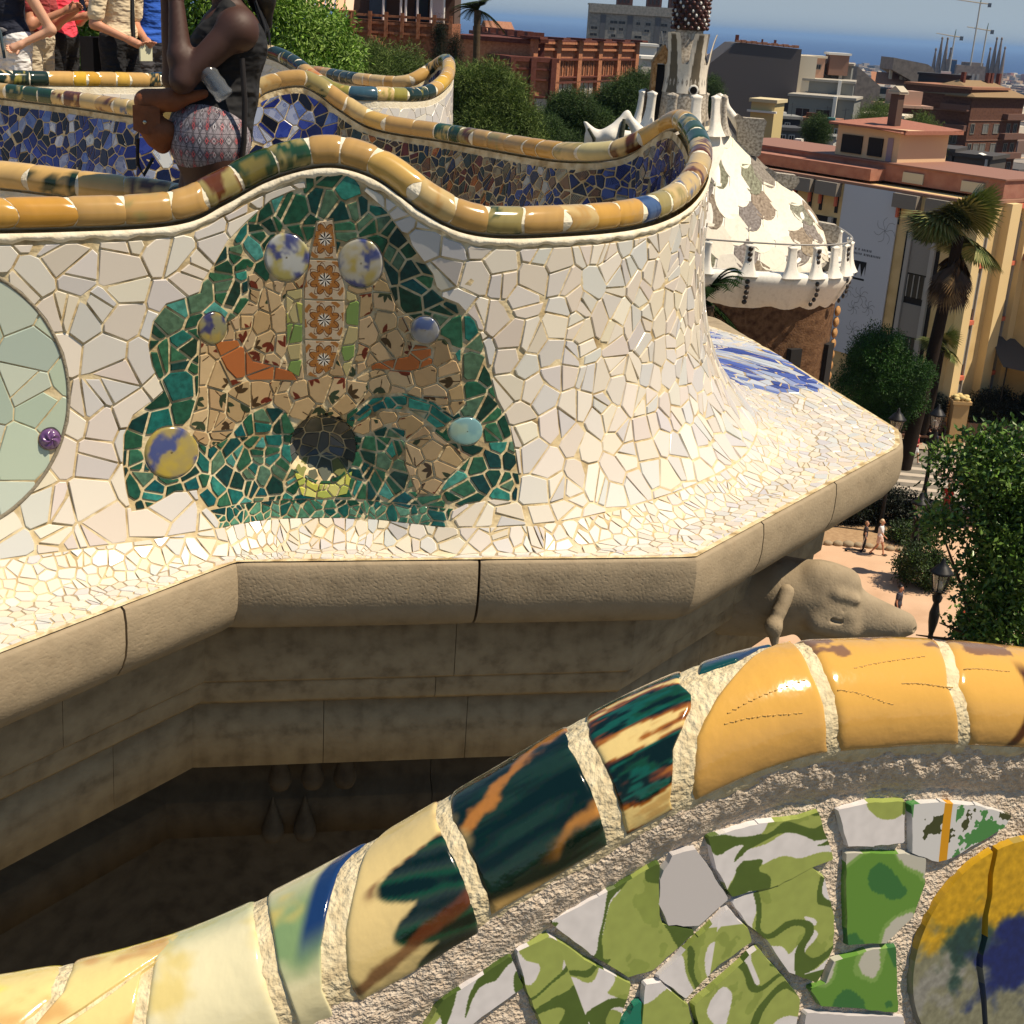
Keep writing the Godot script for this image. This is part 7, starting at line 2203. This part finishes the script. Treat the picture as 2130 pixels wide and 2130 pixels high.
	if sleeve > 0.0:
		for s in ["l", "r"]: cl.append([j["s" + s], j["s" + s].lerp(j["e" + s], sleeve), .072, .07])
	nets(b, cl, cell, .035)
	var sm := flat(cols.shirt.r8, cols.shirt.g8, cols.shirt.b8, .9)
	part("shirt", b, cloth(sm), o)
	b = Buf.new()
	var pl := [[j.pelvis + Vector3(.06, 0, 0), j.pelvis + Vector3(-.06, 0, 0), .132, .132]]
	for s in ["l", "r"]:
		pl.append([j["h" + s], j["h" + s].lerp(j["k" + s], .55 if trousers == "shorts" else 1.0), .108, .095 if trousers == "shorts" else .072])
		if trousers == "long": pl.append([j["k" + s], j["a" + s] + Vector3(0, .04, 0), .07, .055])
	nets(b, pl, cell, .03)
	part("shorts" if trousers == "shorts" else "trousers", b, cloth(flat(cols.pants.r8, cols.pants.g8, cols.pants.b8, .9)), o)
	if cell < .05:
		b = Buf.new()
		for s in ["l", "r"]: b.blob(j["a" + s] + Vector3(0, -.035, .06), Vector3(.05, .045, .14), 10, 6)
		part("shoe", b, flat(200, 196, 190, .7) if cols.get("white_shoes", false) else flat(46, 40, 38, .7), o)
	return o
func people() -> void:
	var V := func(x: float, y: float, z: float) -> Vector3: return Vector3(x, y, z)
	var pale := Color8(206, 158, 130); var tanned := Color8(190, 134, 104)
	woman()
	# visitors on the farther terrace: local +z is the way they face
	human("person in navy sleeveless top and white belted shorts, hand on hip, at the far left", V.call(-4.42, .18, -12.0), deg_to_rad(-20), {"sl": V.call(.20, 1.36, .02), "el": V.call(.34, 1.04, -.10), "wl": V.call(.17, .92, .06), "er": V.call(-.26, 1.1, .02), "wr": V.call(-.25, .9, .14)}, .016, {"skin": pale, "hair": Color8(80, 56, 38), "shirt": Color8(22, 28, 46), "pants": Color8(226, 224, 222), "long_hair": true}, "visitors on the terrace", "shorts", 0.0)
	var o := get_child(get_child_count() - 1) as Node3D
	var b := Buf.new(); b.lathe([Vector2(.135, .02), Vector2(.148, .0), Vector2(.135, -.03)], V.call(0, 1.02, 0), 24)
	part("belt", b, flat(150, 146, 146), o)
	b = Buf.new(); b.tube([V.call(-.1, 1.40, .13), V.call(-.04, 1.2, .165), V.call(.04, 1.0, .16), V.call(.06, .8, .15)], [.014, .014, .014, .012], 6)
	part("bag_strap", b, flat(54, 74, 84), o)
	o = human("person with bare forearm raised to a phone, beige trousers, behind the navy top", V.call(-4.38, .18, -12.5), deg_to_rad(78), {"sl": V.call(.17, 1.36, .0), "el": V.call(.20, 1.06, .08), "wl": V.call(.12, 1.22, .36), "er": V.call(-.2, 1.06, .08), "wr": V.call(-.05, 1.2, .34)}, .018, {"skin": tanned, "hair": Color8(110, 90, 70), "shirt": Color8(150, 60, 60), "pants": Color8(196, 184, 160)}, "visitors on the terrace")
	b = Buf.new(); bx(b, .0, 1.2, .43, .09, 1.36, .445)
	part("phone", b, flat(30, 30, 34, .2), o)
	human("person in a bright coral pink shirt and black shorts", V.call(-4.33, .18, -13.0), deg_to_rad(70), {"el": V.call(.2, 1.1, .06), "wl": V.call(.1, 1.2, .3), "er": V.call(-.2, 1.1, .06), "wr": V.call(-.06, 1.15, .3)}, .018, {"skin": tanned, "hair": Color8(60, 44, 34), "shirt": Color8(236, 76, 96), "pants": Color8(20, 20, 24)}, "visitors on the terrace", "long", .8)
	o = human("person in a beige short sleeved shirt and black shorts holding a folded map", V.call(-3.56, .18, -12.2), deg_to_rad(62), {"pelvis": V.call(0, .98, 0), "waist": V.call(0, 1.12, 0), "chest": V.call(0, 1.34, .0), "sl": V.call(.2, 1.42, 0), "sr": V.call(-.2, 1.42, 0), "neck": V.call(0, 1.5, .0), "head": V.call(0, 1.66, .03), "el": V.call(.22, 1.12, -.04), "er": V.call(-.26, 1.11, -.02), "wl": V.call(.06, 1.0, .24), "wr": V.call(-.12, 1.0, .22)}, .015, {"skin": tanned, "hair": Color8(150, 140, 130), "shirt": Color8(214, 196, 164), "pants": Color8(16, 18, 24)}, "visitors on the terrace", "shorts", .75)
	b = Buf.new(); bx(b, -.09, .84, .30, .05, .98, .315)
	part("map", b, flat(206, 206, 176), o)
	b = Buf.new(); bx(b, .0, 1.0, .12, .03, 1.5, .15); bx(b, -.16, .68, -.30, .16, 1.0, -.15)
	part("shoulder_bag", b, flat(24, 24, 28), o)
	human("person in a bright blue t-shirt standing behind the beige shirt", V.call(-3.52, .18, -13.0), deg_to_rad(50), {"wl": V.call(.24, .92, .1), "wr": V.call(-.24, .92, .1)}, .018, {"skin": tanned, "hair": Color8(50, 40, 34), "shirt": Color8(40, 92, 190), "pants": Color8(60, 60, 66)}, "visitors on the terrace", "shorts", .7)
	# far below
	var gy := -20.47
	o = human("person in white shirt and pink shorts striding beside the stone edging", V.call(16.69, gy, -58.4), deg_to_rad(70), {"kl": V.call(.1, .52, .16), "al": V.call(.1, .10, .24), "kr": V.call(-.1, .5, -.06), "ar": V.call(-.1, .14, -.32), "er": V.call(-.24, 1.14, .1), "wr": V.call(-.2, 1.0, .26)}, .035, {"skin": tanned, "hair": Color8(206, 176, 140), "shirt": Color8(226, 222, 224), "pants": Color8(222, 190, 176)}, "people in the square", "shorts", .6)
	o = human("child with dark clothes and push scooter just behind the white shirt", V.call(16.15, gy, -58.9), deg_to_rad(80), {}, .04, {"skin": pale, "hair": Color8(160, 120, 90), "shirt": Color8(60, 56, 60), "pants": Color8(40, 40, 46)}, "people in the square")
	o.scale = Vector3.ONE * .82
	var sc := thing("scooter", "silver push scooter at the child's feet", "scooter", V.call(15.7, gy, -58.7))
	b = Buf.new(); b.tube([V.call(-.35, .1, 0), V.call(.25, .1, 0)], [.04, .04], 6)
	part("deck", b, M.iron, sc)
	b = Buf.new(); b.tube([V.call(.27, .1, 0), V.call(.42, .85, 0)], [.02, .02], 6); b.tube([V.call(.42, .85, -.18), V.call(.42, .85, .18)], [.02, .02], 6)
	part("handlebar", b, flat(190, 190, 196, .3, .8), sc)
	for x in [-.38, .3]:
		b = Buf.new(); b.lathe([Vector2(.0, -.02), Vector2(.07, -.02), Vector2(.07, .02), Vector2(.0, .02)], V.call(x, .07, 0), 12, Basis(Vector3.RIGHT, PI / 2))
		part("wheel", b, M.iron, sc)
	human("person in red top and white shorts walking with bent arms by the zebra crossing", V.call(22.1, gy, -73.2), deg_to_rad(60), {"kl": V.call(.1, .52, .14), "al": V.call(.1, .1, .2), "kr": V.call(-.1, .5, -.08), "ar": V.call(-.1, .14, -.3), "el": V.call(.26, 1.14, .04), "wl": V.call(.06, 1.2, .22), "er": V.call(-.26, 1.14, .04), "wr": V.call(-.06, 1.22, .22)}, .035, {"skin": pale, "hair": Color8(40, 30, 26), "shirt": Color8(150, 36, 44), "pants": Color8(232, 230, 230), "white_shoes": true}, "people in the square", "shorts", .3)
	human("person in a dark plaid shirt sitting on the bench before the hedge", V.call(24.2, gy - .3, -77.4), deg_to_rad(10), {"kl": V.call(.12, .86, .42), "kr": V.call(-.12, .86, .42), "al": V.call(.12, .42, .46), "ar": V.call(-.12, .42, .46), "wl": V.call(.1, .98, .3), "wr": V.call(-.1, .98, .3)}, .035, {"skin": pale, "hair": Color8(200, 196, 190), "shirt": Color8(96, 50, 44), "pants": Color8(44, 50, 66)}, "people in the square")
	human("person in red with light brown hair near the pink parasol", V.call(21.4, gy, -64.4), deg_to_rad(140), {}, .035, {"skin": pale, "hair": Color8(150, 120, 50), "shirt": Color8(176, 50, 44), "pants": Color8(150, 60, 50)}, "people in the square")
	o = human("person with orange shoulders, green cap and white shorts under the broadleaf tree", V.call(17.9, gy, -49.4), deg_to_rad(-140), {}, .035, {"skin": Color8(200, 120, 84), "hair": Color8(150, 150, 110), "shirt": Color8(190, 84, 50), "pants": Color8(214, 200, 190)}, "people in the square", "shorts", .3)
	human("person with dark hair whose head shows just above the gargoyle snout", V.call(15.6, gy, -50.6), deg_to_rad(60), {}, .035, {"skin": tanned, "hair": Color8(24, 20, 18), "shirt": Color8(60, 60, 70), "pants": Color8(40, 40, 50)}, "people in the square")
	human("person in a red shirt in the tree's shade under the parasol", V.call(24.6, gy, -62.4), deg_to_rad(-30), {}, .04, {"skin": tanned, "hair": Color8(30, 24, 22), "shirt": Color8(150, 34, 40), "pants": Color8(40, 44, 60)}, "people in the square")
	human("person in a blue shirt at the right edge behind the tree", V.call(26.4, gy, -61.6), deg_to_rad(200), {}, .04, {"skin": tanned, "hair": Color8(30, 24, 22), "shirt": Color8(46, 110, 190), "pants": Color8(60, 60, 70)}, "people in the square")

func woman() -> void:
	# world joints; she faces left, both forearms raised to her face
	var V := func(x: float, y: float, z: float) -> Vector3: return Vector3(x, y, z)
	var o := thing("person", "dark skinned woman in black tank top and patterned shorts raising both forearms to her face", "person")
	var skin := flat(66, 40, 31, .62)
	var b := Buf.new()
	var sn: Vector3 = V.call(-1.05, 1.455, -4.98); var en: Vector3 = V.call(-1.225, 1.275, -4.92); var wn: Vector3 = V.call(-1.255, 1.535, -4.98)
	var sf: Vector3 = V.call(-1.13, 1.46, -5.28); var ef: Vector3 = V.call(-1.34, 1.26, -5.26); var wf: Vector3 = V.call(-1.345, 1.535, -5.22)
	var bones := [[sn, en, .056, .040], [en, en.lerp(wn, .3), .040, .041], [en.lerp(wn, .3), wn, .041, .026], [sf, ef, .052, .040], [ef, wf, .041, .027], [V.call(-1.05, 1.45, -5.0), V.call(-1.12, 1.46, -5.26), .075, .07], [V.call(-1.10, 1.42, -5.12), V.call(-1.13, 1.22, -5.12), .115, .105], [V.call(-1.13, 1.22, -5.12), V.call(-1.17, 1.08, -5.12), .105, .125], [V.call(-1.16, 1.03, -5.05), V.call(-1.18, 1.02, -5.19), .13, .125], [V.call(-1.15, .98, -5.04), V.call(-1.20, .6, -5.0), .10, .068], [V.call(-1.20, .98, -5.2), V.call(-1.29, .6, -5.2), .10, .068], [V.call(-1.20, .6, -5.0), V.call(-1.19, .24, -5.0), .064, .042], [V.call(-1.29, .6, -5.2), V.call(-1.27, .24, -5.2), .064, .042], [V.call(-1.19, .24, -5.0), V.call(-1.33, .22, -5.0), .045, .035], [V.call(-1.27, .24, -5.2), V.call(-1.41, .22, -5.2), .045, .035], [V.call(-1.10, 1.5, -5.13), V.call(-1.14, 1.66, -5.13), .056, .05], [V.call(-1.13, 1.74, -5.13), V.call(-1.14, 1.72, -5.13), .1, .098], [V.call(-1.17, 1.68, -5.13), V.call(-1.20, 1.64, -5.13), .068, .042], [V.call(-1.235, 1.70, -5.13), V.call(-1.25, 1.69, -5.13), .018, .014]]
	nets(b, bones, .0115, .022)
	part("body", b, skin, o)
	for q in [[wn, en, 1.0], [wf, ef, -1.0]]:
		b = Buf.new()
		var d: Vector3 = (q[0] - q[1]).normalized()
		var side := Vector3(0, 0, q[2]); var pn := Vector3(1, 0, 0)
		var p: Vector3 = q[0] + d * .065
		var fb := [[q[0], p, .027, .032]]
		for k in 4:
			var r0: Vector3 = p + side * (k - 1.5) * .019 + d * .012
			var l: float = [.06, .072, .068, .05][k]
			var m := r0 + (d + pn * .15).normalized() * l * .6
			fb.append([r0, m, .0098, .0088]); fb.append([m, m + (d * .5 + pn * .8).normalized() * l * .5, .0088, .007])
		fb.append([q[0] + d * .04 - side * .03, q[0] + d * .085 - side * .05 + pn * .02, .012, .0095])
		nets(b, fb, .005, .008)
		part("hand", b, skin, o)
	b = Buf.new(); bx(b, -1.36, 1.62, -5.16, -1.30, 1.70, -5.04)
	part("camera", b, flat(20, 20, 22, .4), o)
	b = Buf.new()
	for s in [-.035, .035]: b.blob(V.call(-1.222, 1.735, -5.13 + s), Vector3(.009, .008, .013), 8, 6)
	part("eyes", b, flat(20, 14, 12, .3), o)
	b = Buf.new(); b.blob(V.call(-1.225, 1.655, -5.13), Vector3(.012, .008, .024), 8, 5)
	part("mouth", b, flat(90, 40, 38, .4), o)
	b = Buf.new()
	nets(b, [[V.call(-1.10, 1.79, -5.13), V.call(-1.07, 1.74, -5.13), .10, .10], [V.call(-1.04, 1.70, -5.15), V.call(-1.0, 1.56, -5.18), .075, .05], [V.call(-1.0, 1.56, -5.18), V.call(-.985, 1.47, -5.2), .045, .02]], .0125, .02)
	var hair := flat(16, 13, 12, .45)
	part("hair", b, hair, o)
	b = Buf.new()
	for k in 16:
		var z := -5.24 + k * .0072
		b.tube([V.call(-1.03, 1.6, z), V.call(-.985 + .01 * sin(k * 3.0), 1.46, z + .01), V.call(-.985 + .012 * sin(k * 2.1), 1.41 + .03 * sin(k * 5.0), z + .012 * sin(k))], [.004, .004, .0015], 4, false)
	part("hair_strands", b, hair, o)
	b = Buf.new()
	nets(b, [[V.call(-1.085, 1.40, -5.10), V.call(-1.12, 1.40, -5.2), .115, .105], [V.call(-1.11, 1.38, -5.12), V.call(-1.13, 1.22, -5.12), .128, .118], [V.call(-1.13, 1.22, -5.12), V.call(-1.17, 1.10, -5.12), .118, .138], [V.call(-1.17, 1.32, -5.13), V.call(-1.18, 1.28, -5.13), .11, .1], [V.call(-1.17, 1.10, -5.08), V.call(-1.18, 1.09, -5.17), .142, .138], [V.call(-1.09, 1.44, -5.05), V.call(-1.10, 1.52, -5.07), .055, .03]], .0115, .035)
	part("tank_top", b, cloth(flat(15, 16, 20, .85)), o)
	var sh := img_mat(256, func(x: int, y: int) -> Color:      # woven diamonds in coral, white and black
		var u := fmod(x, 32.0) - 16.0; var v := fmod(y, 64.0) - 32.0
		var d := absf(u) / 16.0 + absf(v) / 32.0
		var c := Color8(150, 142, 148)
		if d < .25: c = Color8(40, 36, 46)
		elif d < .55: c = Color8(206, 100, 104) if (x / 32) % 2 == 0 else Color8(196, 192, 196)
		elif d < .72: c = Color8(36, 34, 42)
		elif d > .9 and d < 1.08: c = Color8(40, 38, 46)
		if posmod(y, 64) < 3: c = Color8(70, 64, 70)
		return c, .9)
	sh.vertex_color_use_as_albedo = false
	sh.uv1_triplanar = true; sh.uv1_world_triplanar = true; sh.uv1_scale = Vector3.ONE * 5.2
	b = Buf.new()
	nets(b, [[V.call(-1.165, 1.075, -5.05), V.call(-1.185, 1.07, -5.19), .142, .138], [V.call(-1.17, 1.09, -5.08), V.call(-1.18, 1.08, -5.17), .136, .134], [V.call(-1.15, 1.06, -5.04), V.call(-1.17, 1.04, -5.03), .112, .108], [V.call(-1.20, 1.06, -5.2), V.call(-1.225, 1.04, -5.2), .110, .106]], .0115, .03)
	part("shorts", b, sh, o)
	# brown bag at her front, its strap over the far shoulder; water bottle under the arm
	o = thing("shoulder_bag", "brown leather shoulder bag with flap and stud hanging at the woman's front", "bag")
	var leather := rough_stone([Color8(120, 70, 44), Color8(142, 88, 58)], 3.0, 131, .1, .6)
	b = Buf.new()
	nets(b, [[V.call(-1.365, 1.195, -4.98), V.call(-1.27, 1.21, -4.96), .045, .036], [V.call(-1.355, 1.115, -4.98), V.call(-1.30, 1.10, -4.97), .046, .04], [V.call(-1.33, 1.07, -4.98), V.call(-1.315, 1.05, -4.98), .04, .03], [V.call(-1.27, 1.205, -4.96), V.call(-1.16, 1.235, -4.965), .03, .016]], .008, .03)
	part("body", b, leather, o)
	b = Buf.new()
	b.grid(func(a: float, c: float) -> Vector3: return V.call(lerpf(-1.405, -1.31, a), lerpf(1.185, 1.10, c) - .01 * sin(a * PI) * c, -4.932 + .004 * sin(a * PI) - .012 * absf(a - .5)), 10, 8)
	part("pocket_flap", b, leather, o)
	b = Buf.new(); b.blob(V.call(-1.36, 1.13, -4.924), Vector3(.007, .007, .004), 10, 6)
	part("stud", b, flat(190, 180, 160, .25, .9), o)
	b = Buf.new(); b.tube([V.call(-1.40, 1.07, -4.97), V.call(-1.405, .98, -4.98), V.call(-1.39, .94, -5.0), V.call(-1.36, 1.0, -5.02)], [.008, .007, .007, .007], 6)
	part("strap", b, flat(30, 24, 22, .6), o)
	b = Buf.new(); b.tube([V.call(-1.03, 1.36, -4.975), V.call(-1.02, 1.22, -4.97), V.call(-1.025, 1.08, -4.975), V.call(-1.04, .98, -4.98)], [.010, .010, .010, .010], 6)
	part("strap", b, flat(30, 24, 22, .6), o)
	o = thing("water_bottle", "clear crumpled plastic water bottle tucked under the woman's arm", "bottle")
	b = Buf.new()
	b.lathe([Vector2(0, -.06), Vector2(.028, -.06), Vector2(.034, -.05), Vector2(.031, -.03), Vector2(.034, -.01), Vector2(.031, .01), Vector2(.034, .03), Vector2(.030, .06), Vector2(.012, .09), Vector2(.012, .11), Vector2(0, .11)], V.call(-1.115, 1.275, -4.935), 18, Basis(Vector3(0, 0, 1), deg_to_rad(38)))
	var pl := flat(200, 208, 216, .08)
	pl.transparency = BaseMaterial3D.TRANSPARENCY_ALPHA; pl.albedo_color.a = .12
	part("bottle_body", b, pl, o)
